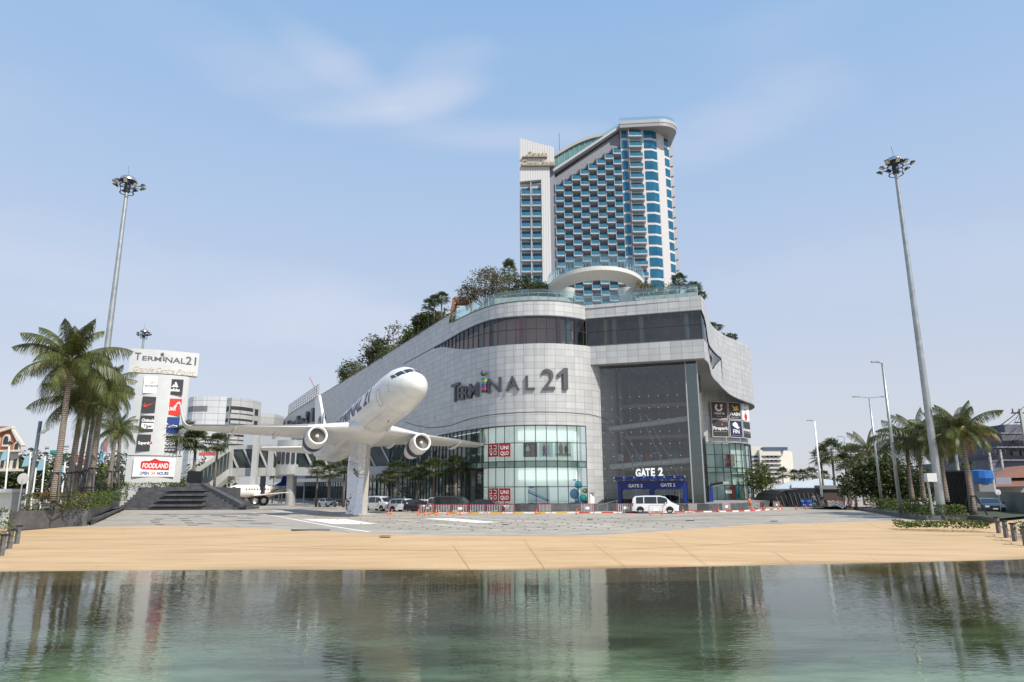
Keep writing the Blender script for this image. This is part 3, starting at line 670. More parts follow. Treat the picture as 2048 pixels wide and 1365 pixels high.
for t0,t1 in((1.2,5.4),(5.2,9.4)):
    a=g0+bd*t0-bn*1.3; b=g0+bd*t1-bn*1.3; m2.tube([(a.x,a.y,13),(b.x,b.y,3.5)],.07,6)
    a=g0+bd*(t0+.8)-bn*1.3; m2.tube([(a.x,a.y,13),(b.x+1.2,b.y,3.5)],.07,6)
m2.build('brace',C(.4,.4,.4),mall)
# glowing-free merchandise and stage colours in the lobby
random.seed(3)
for i in range(14):
    m2=MB(); t=random.uniform(1.2,AL-1); dpt=random.uniform(4,10); q=g0+bd*t-bn*dpt; z=random.choice((2.0,6.9,6.7))
    m2.box((q.x,q.y,z+.3),(random.uniform(.5,1.6),.3,random.uniform(.7,1.8)),math.atan2(bd.y,bd.x)); m2.build('shop_display',C(*random.choice(((.35,.05,.05),(.5,.25,.2),(.1,.12,.3),(.55,.5,.4),(.1,.3,.35),(.6,.6,.6)))),mall)
# pale glass return at the right end
mb=MB(); q=g1-bd*.75+bn*.12; mb.box((q.x,q.y,10.35),(1.5,.08,18.8),math.atan2(bd.y,bd.x)); mb.build('glass_return',glass_mat('pale_return',(.52,.58,.55),.12,.1),mall)
mb=MB()
for t in(-1.55,-.02): q=g1+bd*t+bn*.14; mb.box((q.x,q.y,10.35),(.16,.12,18.8),math.atan2(bd.y,bd.x))
mb.build('return_post',C(.36,.38,.37),mall)
# ---- drum at right
DC=Vector((33.2,130)); DR=11.0
drum=[(DC.x+DR*cos(R_(a)),DC.y+DR*sin(R_(a))) for a in range(-178,31,8)]
mb=MB(); strip(mb,drum,10.7,19.6)
dl=[(27.4,101.2),(29.7,112),(30.6,118.6)]
strip(mb,dl,10.7,19.7); mb.build('drum_wall',clad,mall)
mb=MB(); strip(mb,drum,.9,10.7); strip(mb,dl,.9,10.7); dg=mb.build('drum_window',gl_shop,mall)
mb=MB(); PD=mk_path(drum)
for z in(.95,3.4,5.6,6.4,8.6,10.65): strip(mb,drum,z-.06,z+.06,off=.03)
s=.5
while s<PD[1][-1]: q=pos(PD,s,.04); mb.box((q.x,q.y,5.8),(.11,.11,9.8)); s+=1.5
mb.build('mullions',dark,dg); mb=MB()
for z in(.95,3.4,5.6,6.4,8.6,10.65): strip(mb,dl,z-.05,z+.05,off=.03)
PDL=mk_path(dl); s=.5
while s<PDL[1][-1]: q=pos(PDL,s,.04); mb.box((q.x,q.y,5.8),(.09,.09,9.8)); s+=1.7
mb.build('mullions',dark,dg)
mb=MB(); strip(mb,drum,5.65,6.35,off=-.1); mb.build('spandrel',bpy.data.materials['green_spandrel'],mall)
mb=MB(); d2=[(DC.x+(DR-1)*cos(R_(a)),DC.y+(DR-1)*sin(R_(a))) for a in range(-178,31,8)]; strip(mb,d2,.9,10.6); strip(mb,[(p[0]+1.2,p[1]+.6) for p in dl],.9,10.6); mb.build('display_wall',mat('curtain_white',(.62,.68,.64),.8,nz=.12,ns=1.5,stretch=(3,3,.1)),mall)
# poster panels inside the drum glass
def poster(name,mall_,path,px,z0,z1,cols,off=-.4):
    s0=hit(path,px[0],940)[0]; s1=hit(path,px[1],940)[0]; PP=mk_path(path)
    n=len(cols); o=None
    for i,c in enumerate(cols):
        m2=MB(); a=s0+(s1-s0)*i/n; b=s0+(s1-s0)*(i+1)/n; strip(m2,path,z0,z1,s0=a,s1=b,off=off)
        if not m2.f: continue
        x=m2.build(name if o is None else 'poster_panel',C(*c),mall_ if o is None else o)
        if o is None: o=x
    return o
poster('poster',mall,drum,(1457,1476),6.6,8.7,((.45,.03,.04),(.6,.5,.42))); poster('poster',mall,drum,(1461,1480),1.3,3.5,((.5,.05,.06),(.05,.35,.45)))
# ---- plinth, ramp wall, entrance
mb=MB()
pl=[tuple(pos(PPL,x,1.2)) for x in [sG1-75+i*3 for i in range(25)]]+[(9,91.2),(12.5,91.3),(24.5,87.6),(30,92),(36,104),(44,116),(46.5,124),(46.5,135)]
strip(mb,pl,0,.95); mb.build('plinth',slate,mall)
mb=MB(); mb.face([(p[0],p[1],.93) for p in pl]+[(30,140,.93),(10,120,.93),(-20,160,.93)]); mb.build('terrace',mat('terrace_tile',(.25,.25,.24),.6,nz=.1),mall)
# ============================================================ wall sign of the mall
def byz(u,v,z): d=ray(u,v); return CP+d*((z-CH)/d.z)
def plhit(o,n,u,v): d=ray(u,v); return CP+d*((Vector(o)-CP).dot(n)/d.dot(n))
PPm=mk_path(PLow)
def wallfn(s0,z0): return lambda x,y,d=0.: (lambda q:Vector((q.x,q.y,z0+y)))(pos(PPm,s0+x,.10+d))
sa=hit(PLow,905,790)[0]; sb=hit(PLow,1134,760)[0]; zb_=hit(PLow,1134,781)[1]; za=hit(PLow,907,804)[1]; print('sign',sa,sb,za,zb_)
wsn=thing('wall_sign','large dark raised lettering reading TERMINAL 21 on the silver curved corner of the mall','sign',(*pos(PPm,(sa+sb)/2,.1),za))
grey_l=mat('sign_grey',(.085,.085,.095),.45,.2,nz=.05)
def slice_text(body,h,bold=.03,wid=None):
    m=MB(); text(m,body,lambda x,y,d:Vector((x,y,d)),h,.22,bold,align='LEFT',wid=wid)
    bm=bmesh.new(); vs=[bm.verts.new(v) for v in m.v]
    for f in m.f:
        try: bm.faces.new([vs[i] for i in f])
        except ValueError: pass
    bmesh.ops.remove_doubles(bm,verts=bm.verts,dist=1e-4)
    x=-.2
    while x<6: bmesh.ops.bisect_plane(bm,geom=bm.verts[:]+bm.edges[:]+bm.faces[:],plane_co=(x,0,0),plane_no=(1,0,0)); x+=.6
    bm.verts.ensure_lookup_table(); bm.verts.index_update(); r=([tuple(v.co) for v in bm.verts],[tuple(v.index for v in f.verts) for f in bm.faces]); bm.free(); return r
for ch,u0,u1,v0,v1 in (('T',905,921,804,765.5),('E',919,928,800,772),('R',928.5,940,799,770.5),('M',941,959,796,765),('N',978,1004,786,755),('A',1013,1040,782,752),('L',1051.5,1070,780,750.5),('2',1083,1109,780,737),('1',1114,1134,780,737)):
    one=ch=='1'
    a=hit(PLow,u0,(v0+v1)/2); b=hit(PLow,u1,(v0+v1)/2); zl=hit(PLow,(u0+u1)/2,v0)[1]; zt=hit(PLow,(u0+u1)/2,v1)[1]
    
    if one:
        W_=b[0]-a[0]; H_=zt-zl; pl_=[(W_*.52,0),(W_,0),(W_,H_),(W_*.62,H_),(0,H_*.72),(W_*.12,H_*.56),(W_*.52,H_*.74)]
        vs=[(x,y,.3) for x,y in pl_]+[(x,y,0) for x,y in pl_]; n_=len(pl_); fs=[tuple(range(n_)),tuple(range(2*n_-1,n_-1,-1))]+[(i+n_,(i+1)%n_+n_,(i+1)%n_,i) for i in range(n_)]
    else: vs,fs=slice_text(ch,zt-zl,.006,wid=b[0]-a[0])
    fn=wallfn(a[0],zl); m=MB(); x0=min(v[0] for v in vs)
    m.mesh([fn(v[0]-x0,v[1],v[2]) for v in vs],fs); o=m.build('letter',grey_l,wsn)
# the coloured figure-like letter i
a=hit(PLow,968,780); b=hit(PLow,977,780); zl=hit(PLow,971,786)[1]; zt=hit(PLow,971,757)[1]; h_=(zt-zl)
cols=[(.04,.04,.05),(.40,.10,.22),(.45,.04,.05),(.03,.10,.40),(.04,.30,.38),(.55,.36,.03),(.05,.28,.16)]
m0=None
for i,c in enumerate(cols):
    m=MB(); z0=zl+h_*i/7; p=pos(PPm,(a[0]+b[0])/2,.35); q=pos(PPm,b[0],.35); m.box((p.x,p.y,z0+h_/14),((b[0]-a[0])*.75,.45,h_/7-.01),math.atan2(q.y-p.y,q.x-p.x))
    o=m.build('letter' if m0 is None else 'colour_band',C(*c),wsn if m0 is None else m0); m0=m0 or o
m=MB(); hd=hit(PLow,972,748); p=pos(PPm,hd[0],.5); m.lathe((p.x,p.y,hd[1]),[(.001,-.42),(.25,-.34),(.42,0),(.25,.34),(.001,.42)],12); m.build('letter_dot',grey_l,m0,smooth=True)
# small red shop signs behind the glass
red_s=mat('sign_red',(.36,.012,.018),.5,nz=.05)
def glyphs(mb,fn,which,x,y,s):
    w_=.16*s
    def seg(x0,y0,x1,y1): 
        xa,xb=min(x0,x1)*s+x-w_/2,max(x0,x1)*s+x+w_/2; ya,yb=min(y0,y1)*s+y-w_/2,max(y0,y1)*s+y+w_/2
        mb.face([fn(xa,ya,.03),fn(xb,ya,.03),fn(xb,yb,.03),fn(xa,yb,.03)])
    if which==0: seg(.1,.8,.7,.8); seg(.6,.8,.6,.15); seg(0,.1,.9,.1)
    if which==1: seg(.1,.8,.8,.8); seg(.8,.8,.8,.1); seg(.1,.1,.8,.1)
    if which==2: seg(.1,.85,.8,.85); seg(.1,.85,.1,.5); seg(.8,.85,.8,.4); seg(.8,.4,.4,.05)
    if which==3: seg(.1,.85,.8,.85); seg(.1,.85,.1,.1); seg(.8,.85,.8,.1); seg(.1,.1,.8,.1)
for lvl,(vt,vb,lab) in enumerate(((977,1003,'lower'),(888,914,'upper'))):
    for k,(ua,ub) in enumerate(((978.5,997),(999,1021))):
        A_=hit(PLow,ua,(vt+vb)/2); B_=hit(PLow,ub,(vt+vb)/2); za2=hit(PLow,(ua+ub)/2,vb)[1]; zb2=hit(PLow,(ua+ub)/2,vt)[1]
        p=pos(PPm,A_[0],.06); q=pos(PPm,B_[0],.06); r=Vector((q.x-p.x,q.y-p.y,0)); W=r.length; H=zb2-za2
        t=thing('shop_sign','red square sign %s, %s storey of the shop window'%(('with four angular white characters','with white letters UNI QLO')[k],lab),'sign',(p.x,p.y,za2),0)
        m=MB(); fn=frame((p.x,p.y,za2),r,(0,0,1)); nb=r.normalized().cross(Vector((0,0,1)))
        m.ext([fn(0,0,0),fn(W,0,0),fn(W,H,0),fn(0,H,0)],nb*.06); m.build('sign_panel',red_s,t)
        m=MB(); f2=frame(fn(0,0,.075),r,(0,0,1))
        if k: text(m,'UNI',lambda x,y,d:f2(W*.5+x,H*.56+y,d),H*.3,0,.02,wid=W*.72); text(m,'QLO',lambda x,y,d:f2(W*.5+x,H*.14+y,d),H*.3,0,.02,wid=W*.74)
        else:
            for g,(gx,gy) in enumerate(((.1,.56),(.56,.56),(.1,.13),(.56,.13))): glyphs(m,f2,g,W*gx,H*gy,W*.36)
        m.build('lettering',C(.85,.83,.8),t)
# posters behind the upper shop glass
def flat_poster(ua,ub,vt,vb,label,bgc,shapes,name='fashion_poster'):
    A_=hit(PLow,ua,(vt+vb)/2); B_=hit(PLow,ub,(vt+vb)/2); za2=hit(PLow,(ua+ub)/2,vb)[1]; zb2=hit(PLow,(ua+ub)/2,vt)[1]
    p=pos(PPm,A_[0],-.5); q=pos(PPm,B_[0],-.5); r=Vector((q.x-p.x,q.y-p.y,0)); W=r.length; H=zb2-za2; fn=frame((p.x,p.y,za2),r,(0,0,1)); nb=r.normalized().cross(Vector((0,0,1)))
    t=thing(name,label,'poster',(p.x,p.y,za2)); m=MB(); m.ext([fn(0,0),fn(W,0),fn(W,H),fn(0,H)],nb*.05); m.build('poster_panel',C(*bgc),t)
    for i,(pts,c) in enumerate(shapes):
        m=MB(); m.face([fn(x*W,y*H,.06+.004*i) for x,y in pts]); m.build('printed_figure',C(*c),t)
def fig(cx,h=.8,w_=.12,top=(.5,.5,.5),leg=(.05,.05,.06),sk=(.5,.33,.24)):
    return [([(cx-w_*.9,.08),(cx-w_*.1,.08),(cx,.08+h*.42),(cx+w_*.2,.08),(cx+w_,.08),(cx+w_*.7,.08+h*.5),(cx-w_*.6,.08+h*.5)],leg),([(cx-w_,.08+h*.42),(cx+w_,.08+h*.45),(cx+w_*.8,.08+h*.8),(cx+w_*.3,.08+h*.86),(cx-w_*.3,.08+h*.86),(cx-w_*.9,.08+h*.78)],top),([(cx-w_*.35,.08+h*.86),(cx+w_*.35,.08+h*.86),(cx+w_*.38,.08+h),(cx,.08+h*1.06),(cx-w_*.38,.08+h)],sk)]
flat_poster(1045,1074,885,914,'dark brown framed fashion poster of two standing people in the upper shop window','x' and (.13,.10,.09),fig(.32,.75,.13,(.6,.6,.62),(.2,.2,.2))+fig(.68,.7,.13,(.3,.12,.10),(.35,.15,.12)))
flat_poster(1079,1107,885,914,'pale blue fashion poster with figures in red and white in the upper shop window',(.68,.80,.82),fig(.36,.82,.14,(.4,.10,.10),(.04,.06,.12))+fig(.68,.7,.13,(.5,.62,.75),(.6,.6,.6)))
flat_poster(1112,1145,884,914,'white fashion poster with figures in brown coats in the upper shop window',(.80,.82,.80),fig(.36,.85,.14,(.35,.22,.12),(.2,.15,.08))+fig(.70,.75,.13,(.06,.06,.07),(.05,.05,.05))+[([(.0,.1),(1,.1),(1,.2),(0,.2)],(.2,.3,.12))])
flat_poster(1054,1101,972,1011,'white and blue striped poster of a large slanting beam shape in the lower shop window',(.84,.87,.88),[([(.02,.80),(.95,.30),(.95,.18),(.02,.62)],(.05,.22,.42)),([(.05,.76),(.9,.31),(.9,.27),(.05,.68)],(.55,.7,.8)),([(.0,.0),(.7,.0),(.5,.06),(0,.14)],(.05,.16,.36)),([(0,.98),(.55,.98),(.1,.86)],(.08,.2,.2))])
# curved illuminated billboards on the drum
def board(name,label,O,r,u,W,H,bg,items,cat='sign',group=None,depth=.12,frame_c=None):
    O=Vector(O); r=Vector(r).normalized(); u=Vector(u).normalized(); n=r.cross(u)
    t=thing(name,label,cat,tuple(O),0,group); f=frame(O,r,u); m=MB(); m.ext([f(0,0,0),f(W,0,0),f(W,H,0),f(0,H,0)],n*depth); m.build('sign_panel',C(*bg),t)
    if frame_c:
        m=MB(); 
        for a,b in(((0,0),(W,0)),((W,0),(W,H)),((W,H),(0,H)),((0,H),(0,0))): m.bar(f(a[0],a[1],depth),f(b[0],b[1],depth),.10)
        m.build('sign_frame',C(*frame_c),t)
    for i,it in enumerate(items):
        m=MB(); f3=frame(f(0,0,depth+.012+.004*i),r,u)
        if it[0]=='t':
            _,s,x,y,h,wd,c=it[:7]; sh=it[7] if len(it)>7 else 0
            text(m,s,lambda a,b,d:f3(x*W+a,y*H+b,d),h*H,0,.02,sh,wid=wd*W); nm='lettering'
        else:
            _,pts,c=it; m.face([f3(x*W,y*H,0) for x,y in pts]); nm='emblem'
        if m.f: m.build(nm,C(*c),t)
    return t
def arc(cx,cy,r0,r1,a0,a1,n=10,sy=1.):
    o=[(cx+r1*cos(R_(a0+(a1-a0)*i/n)),cy+sy*r1*sin(R_(a0+(a1-a0)*i/n))) for i in range(n+1)]
    return o+[(cx+r0*cos(R_(a1+(a0-a1)*i/n)),cy+sy*r0*sin(R_(a1+(a0-a1)*i/n))) for i in range(n+1)]
WH=(.82,.80,.77)
ang=[-84.,-67.,-50.,-33.]
for k in range(3):
    def dp(a,rr=DR+.5): return Vector((DC.x+rr*cos(R_(a)),DC.y+rr*sin(R_(a)),0))
    A_=dp(ang[k]+ .6); B_=dp(ang[k+1]-.6); r=B_-A_; W=r.length
    for row,(z0,z1) in enumerate(((14.75,17.7),(11.6,14.55))):
        O=(A_.x,A_.y,z0); H=z1-z0
        if (k,row)==(0,0): board('billboard','brown restaurant billboard reading nara with a white curled emblem on the drum',O,r,(0,0,1),W,H,(.085,.035,.03),[('p',arc(.48,.66,.13,.24,120,350,14),WH),('p',arc(.66,.76,.03,.10,20,300,10),WH),('t','nara',.5,.26,.15,.62,WH),('t','Thai cuisine',.5,.12,.05,.4,(.6,.5,.45))],frame_c=(.5,.5,.48))
        if (k,row)==(1,0): board('billboard','black billboard reading WASHI with a golden bird emblem on the drum',O,r,(0,0,1),W,H,(.025,.02,.022),[('p',[(.25,.88),(.5,.72),(.78,.84),(.72,.7),(.85,.6),(.6,.5),(.35,.52),(.42,.62)],(.75,.4,.04)),('t','WASHI',.5,.22,.2,.85,WH),('t','japanese dining',.5,.1,.05,.6,(.5,.5,.5))],frame_c=(.5,.5,.48))
        if (k,row)==(2,0): board('billboard','white billboard with black vertical writing and a red flower, top right on the drum',O,r,(0,0,1),W,H,(.78,.77,.75),[('t','T',.5,.82,.1,.2,(.3,.02,.03)),('t','M',.5,.6,.1,.25,(.2,.2,.2)),('t','K',.5,.42,.1,.2,(.2,.2,.2)),('p',arc(.5,.22,0.,.2,0,360,14),(.6,.02,.06))],frame_c=(.5,.5,.48))
        if (k,row)==(0,1): board('billboard','charcoal billboard reading Firepork with a small flame on the drum',O,r,(0,0,1),W,H,(.03,.03,.034),[('t','Firepork',.5,.42,.2,.9,WH),('p',[(.55,.68),(.62,.84),(.7,.68)],(.6,.06,.03)),('t','steak and grill restaurant',.5,.3,.05,.8,(.35,.35,.35)),('t','opening soon',.8,.9,.04,.28,(.6,.6,.6))],frame_c=(.5,.5,.48))
        if (k,row)==(1,1): board('billboard','navy billboard reading FIN with a white fish emblem on the drum',O,r,(0,0,1),W,H,(.012,.018,.075),[('p',[(.25,.8),(.45,.92),(.62,.84),(.7,.66),(.82,.58),(.62,.52),(.4,.6),(.25,.7)],WH),('t','FIN',.5,.24,.24,.5,WH),('t','seafood and more',.5,.1,.05,.8,(.5,.2,.2))],frame_c=(.5,.5,.48))
        if (k,row)==(2,1): board('billboard','charcoal billboard reading chutney in white, bottom right on the drum',O,r,(0,0,1),W,H,(.03,.035,.05),[('t','chutney',.5,.42,.2,.95,WH),('t','indian kitchen',.5,.3,.05,.7,(.4,.4,.4))],frame_c=(.5,.5,.48))
# ============================================================ entrance GATE 2
blue=mat('entrance_blue',(.006,.025,.19),.45,nz=.06)
gb=plhit((g0.x,g0.y,0),Vector((bn.x,bn.y,0)),1237,1010)
gt_=thing('entrance_portal','bright blue entrance portal reading GATE 2 twice at the foot of the dark atrium','entrance',(gb.x,gb.y,.94))
bnn=Vector((bn.x,bn.y,0))
def ah(u,v,off=0.): return plhit(Vector((g0.x,g0.y,0))+bnn*off,bnn,u,v)
def rect(m,u0,v0,u1,v1,off,dep):
    """upright box over the pixel rectangle, in the portal's plane"""
    p=ah(u0,v1,off); q=ah(u1,v1,off); z1=ah((u0+u1)/2,v0,off).z; z0=(p.z+q.z)/2; c=(p+q)/2
    d=Vector((q.x-p.x,q.y-p.y)); m.box((c.x-bn.x*dep/2,c.y-bn.y*dep/2,(z0+z1)/2),(d.length,dep,z1-z0),math.atan2(bd.y,bd.x))
m=MB(); rect(m,1237,962,1370,978.5,1.3,.9); m.build('lintel',blue,gt_)
for a,b in((1237,1244),(1302,1309),(1368,1375)): m=MB(); rect(m,a,962 if a>1360 or a<1240 else 978,b,1012,1.32 if a!=1302 else 1.2,.8); m.build('post',blue,gt_)
for k,(uc,vb) in enumerate(((1271,975),(1336,973.5))):
    m=MB(); c=ah(uc,vb,1.36); f4=frame(c,(bd.x,bd.y,0),(0,0,1)); text(m,'GATE 2',lambda x,y,d:f4(x,y,d),.42,.03,.03); m.build('lettering',C(.85,.85,.85),gt_)
for a,b in((1246,1300),(1310,1350),(1352,1367)):
    m=MB(); rect(m,a,981,b,1012,1.0,.05); dr_=m.build('door_glass',glass_mat('door_glass',(.5,.55,.6),.1) if 'door_glass' not in bpy.data.materials else bpy.data.materials['door_glass'],gt_)
    m=MB(); rect(m,(a+b)/2-.4,981,(a+b)/2+.4,1012,1.05,.06); m.build('door_frame',steel,dr_)
# glazed canopy with spider arms
m=MB(); cp0=ah(1234,960,1.3); cp1=ah(1372,957,1.3); out3=bnn*2.4
m.ext([cp0,cp1,cp1+out3+Vector((0,0,.3)),cp0+out3+Vector((0,0,.3))],Vector((0,0,.05))); cn_=m.build('canopy_glass',gl_rail,gt_)
for i in range(8):
    q=cp0.lerp(cp1,i/7); m=MB(); m.bar(q-Vector((0,0,.1)),q+out3*1.05+Vector((0,0,.2)),.12,.2); m.build('canopy_arm',chrome,cn_)
g2=thing('wall_sign','large white letters reading GATE 2 hung on the atrium glass above the blue portal','sign',tuple(ah(1300,954,.3)))
u_=1272.
for ch,a,b in(('G',1272,1282),('A',1282,1293),('T',1291.5,1300.5),('E',1302,1310),('2',1317,1326.5)):
    m=MB(); c=ah((a+b)/2,954-.05*(a-1272),.3); wd=(ah(b,950,.3)-ah(a,950,.3)).length; hh=ah(a,938,.3).z-ah(a,954,.3).z
    f5=frame(c,(bd.x,bd.y,0),(0,0,1)); text(m,ch,lambda x,y,d:f5(x,y,d),hh,.15,.04,wid=wd); m.build('letter',C(.86,.86,.86),g2)
# the blue post at right with its projecting canopy blade
bp_=thing('blue_post','tall blue post with a projecting silver blade canopy beside the drum windows','post',tuple(gr(1420,1013)))
bq=at(1421,1010,104)
m=MB(); zt=at(1419,968,104).z; m.box((bq.x,bq.y,(zt+.6)/2),(.75,.75,zt-.6)); m.build('post',blue,bp_)
m=MB(); a_=at(1410,973,104); b_=at(1452,966,98); m.bar(a_,b_,.9,.35); m.build('canopy_blade',chrome,bp_)
# generic blue display sculpture at the mall corner
sp_=thing('balloon_sculpture','blue and turquoise rounded display sculpture on a patterned block at the mall corner','sculpture',tuple(gr(1150,1022)))
q=gr(1150,1022); ps=q+Vector((0,.0,0))
m=MB(); m.box((q.x,q.y,.55),(1.4,1.0,1.1)); m.build('block',C(.12,.2,.38),sp_)
for dx,dz,r_,c in((-.1,2.2,.75,(.03,.2,.45)),(.5,3.4,.55,(.05,.42,.6)),(.0,4.3,.4,(.02,.12,.4)),(1.1,1.6,.55,(.04,.45,.5)),(1.4,2.6,.38,(.55,.62,.45)),(-.9,1.5,.4,(.03,.15,.4)),(.4,1.3,.45,(.1,.3,.6))):
    m=MB(); m.lathe((q.x+dx,q.y,dz),[(.001,-r_),(r_*.7,-r_*.7),(r_,0),(r_*.7,r_*.7),(.001,r_)],12); m.build('rounded_form',C(*c),sp_,smooth=True)
m=MB(); m.ext([(q.x-.7,q.y+.8,2.4),(q.x+.1,q.y+.8,2.2),(q.x+.3,q.y+.8,5.4),(q.x-.25,q.y+.8,5.6)],(0,.12,0)); m.build('fin_panel',C(.03,.04,.16),sp_)
# ============================================================ glass railing of the roof
rg=thing('glass_railing','green tinted glass balustrade along the curved front of the roof terrace','railing',(6,95,28.3))
mg=MB(); ms_=MB()
rp=[tuple(pos(PPA,s,-.55)) for s in [sB+.2+i*1.45 for i in range(int((SA-sB)/1.45)+1)]]+[tuple(bx(t,-.5)) for t in [1+i*1.46 for i in range(11)]]
rt=lambda s:30.35
strip(mg,rp,28.1,30.35); 
for p in rp: ms_.box((p[0],p[1]+.12,29.1),(.07,.10,1.9))
PRR=mk_path(rp); strip(ms_,rp,29.75,29.80,off=.0)
mg.build('glass_panel',gl_rail,rg); ms_.build('rail_post',C(.55,.58,.56),rg)
rp2=[tuple(p) for p in PR[:3]]+[tuple(pos(PPR,2+i*1.5,-.4)) for i in range(8)]
# roof parapet slab behind left wall: coping hedge line is planted separately
# ---- arched roof canopy (raised viewing deck)
cv=thing('viewing_deck','white crescent shaped viewing deck with glass rail raised on round columns above the roof','deck',(12.5,103,28))
cc=Vector((13.1,102.6)); 
def ell(a,rx,ry): return (cc.x+rx*cos(a),cc.y+ry*sin(a))
m=MB(); n=40; zt,zb=34.3,32.9
P1=[ell(PI+PI*i/n,7.5,8.4) for i in range(n+1)]; P2=[ell(PI+PI*i/n,6.1,5.9) for i in range(n+1)]
zf=lambda i:sin(PI*i/n)
for i in range(n):
    a,b=P1[i],P1[i+1]; c,d=P2[i],P2[i+1]; za,zb2=zb-.5+zf(i)*.9,zb-.5+zf(i+1)*.9; ya,yb=za+1.1,zb2+1.1
    m.face([(a[0],a[1],za+.5),(b[0],b[1],zb2+.5),(b[0],b[1],yb),(a[0],a[1],ya)]); m.face([(a[0],a[1],za+.5),(c[0],c[1],za-.3),(d[0],d[1],zb2-.3),(b[0],b[1],zb2+.5)])
    m.face([(a[0],a[1],ya),(b[0],b[1],yb),(d[0],d[1],yb),(c[0],c[1],ya)]); m.face([(c[0],c[1],za-.3),(c[0],c[1],ya),(d[0],d[1],yb),(d[0],d[1],zb2-.3)])
m.build('deck_slab',mat('deck_white',(.60,.585,.55),.5,nz=.05),cv,smooth=False)
m=MB(); 
for i in range(n):
    a,b=P1[i],P1[i+1]; ya,yb=zb-.5+zf(i)*.9+1.1,zb-.5+zf(i+1)*.9+1.1; m.face([(a[0],a[1],ya),(b[0],b[1],yb),(b[0],b[1],yb+1.5+zf(i+1)*.3),(a[0],a[1],ya+1.5+zf(i)*.3)])
m.build('glass_rail',gl_rail,cv)
m=MB()
for i in range(1,n,1): a=P1[i]; m.box((a[0],a[1]+.1,zb+.6+zf(i)*.9+.5),(.06,.06,1.0))
m.build('rail_posts',white,cv)
for u in(1134,1252): 
    q=at(u,590,102); m=MB(); m.lathe((q.x,q.y,28),[(.75,0),(.75,1.6),(.95,3.8),(1.3,5.2)],18); m.build('column',mat('column_white',(.62,.61,.58),.5) if 'column_white' not in bpy.data.materials else bpy.data.materials['column_white'],cv,smooth=True)
m=MB(); m.box((13.6,104,29.9),(9,2.2,.3)); m.build('lower_beam',white,cv)
m=MB(); m.ext([(9.6,103,28),(13,103,28),(13,103,29.6),(9.6,103,30.6)],(0,2,0)); m.build('stair_box',concrete,cv)
# orange pavilion frame on roof
pv=thing('roof_pavilion','small orange framed pavilion between the roof trees','pavilion',tuple(at(915,632,118)))
q0=at(902,640,118); q1=at(908,597,118); q2=at(940,597,118); q3=at(946,640,118)
for a,b in((q0,q1),(q1,q2),(q2,q3)):
    for dy in(0,4): m=MB(); m.bar(a+Vector((0,dy,0)),b+Vector((0,dy,0)),.5); m.build('frame_bar',C(.26,.12,.06),pv)
m=MB(); m.ext([q1,q2,q2+Vector((0,4,0)),q1+Vector((0,4,0))],(0,0,.25)); m.build('roof',C(.28,.14,.08),pv)
# metal screen on the far roof
sc_=thing('roof_screen','grey lattice screen standing on the far left roof edge of the mall','screen',tuple(at(610,805,250)))
a=at(577,829,247); b=at(637,788,198); m=MB()
PF=[a.lerp(b,i/16) for i in range(17)]
for i,p in enumerate(PF): hh=3.2+.9*(i<16); m.bar((p.x,p.y,29.8),(p.x,p.y,29.8+3.6),.25)
for k in range(5): m.bar((a.x,a.y,30.2+k*.8),(b.x,b.y,30.2+k*.8),.16)
m.build('lattice',C(.38,.38,.38),sc_)
# far side sign on the long wall
fs_=thing('wall_sign','dark raised lettering on the far left part of the long mall wall','sign',tuple(at(600,845,225)))
for ch,u,v0,v1 in(('T',580,852,843),('E',584,851,845),('R',588,850,844),('M',592,849,843),('I',597.5,848,834),('N',602,847,839),('A',607,846,838),('L',611,845,837),('2',617.5,845,824),('1',624.5,844,820)):
    A_=hit(PLow,u-2,v0); B_=hit(PLow,u+2,v0)
    if not A_ or not B_: continue
    wd=min(4.5,B_[0]-A_[0]); m=MB(); zl=hit(PLow,u,v0)[1]; zt=hit(PLow,u,v1)[1]; fn=wallfn(A_[0],zl); text(m,ch,lambda x,y,d:fn(x,y,d*4),zt-zl,.2,.04,align='LEFT',wid=wd); m.build('letter',grey_l,fs_)
# ============================================================ HOTEL TOWER
tw=thing('hotel_tower','tall white and blue hotel tower with staggered glass balconies and swept roof behind the mall','building',(28,180,0))
twall=mat('tower_white',(.55,.535,.52),.6,nz=.05,ns=.4)
def ribmat(name,col,sc_=2.2):
    m,n,l,b=newmat(name); t=n.new('ShaderNodeTexCoord'); sp=n.new('ShaderNodeSeparateXYZ'); l.new(t.outputs['Object'],sp.inputs[0])
    ad=n.new('ShaderNodeMath'); ad.operation='ADD'; l.new(sp.outputs['X'],ad.inputs[0]); l.new(sp.outputs['Y'],ad.inputs[1])
    ml=n.new('ShaderNodeMath'); ml.operation='MULTIPLY'; ml.inputs[1].default_value=sc_; l.new(ad.outputs[0],ml.inputs[0])
    fr=n.new('ShaderNodeMath'); fr.operation='FRACT'; l.new(ml.outputs[0],fr.inputs[0])
    r=ramp(n,[(.0,[c*.62 for c in col]),(.16,[c*.66 for c in col]),(.2,col)]); l.new(fr.outputs[0],r.inputs[0]); l.new(r.outputs[0],b.inputs['Base Color']); b.inputs['Roughness'].default_value=.6; return m
rib=ribmat('ribbed_white',(.56,.545,.535),1.5)
tglass=mat('tower_blue_glass',(.022,.14,.235),.1,.35,nz=.25,ns=.35); tdark=mat('tower_recess',(.018,.07,.115),.4,nz=.3,ns=.6); trail=mat('rail_blue_glass',(.04,.165,.24),.08,.2,nz=.2,ns=.8)
tfascia=mat('balcony_white',(.37,.375,.40),.5,nz=.05)
X=lambda u,v=450:at(u,v,172).x; Zt=lambda v,u=1200:at(u,v,172).z
zb0=34.
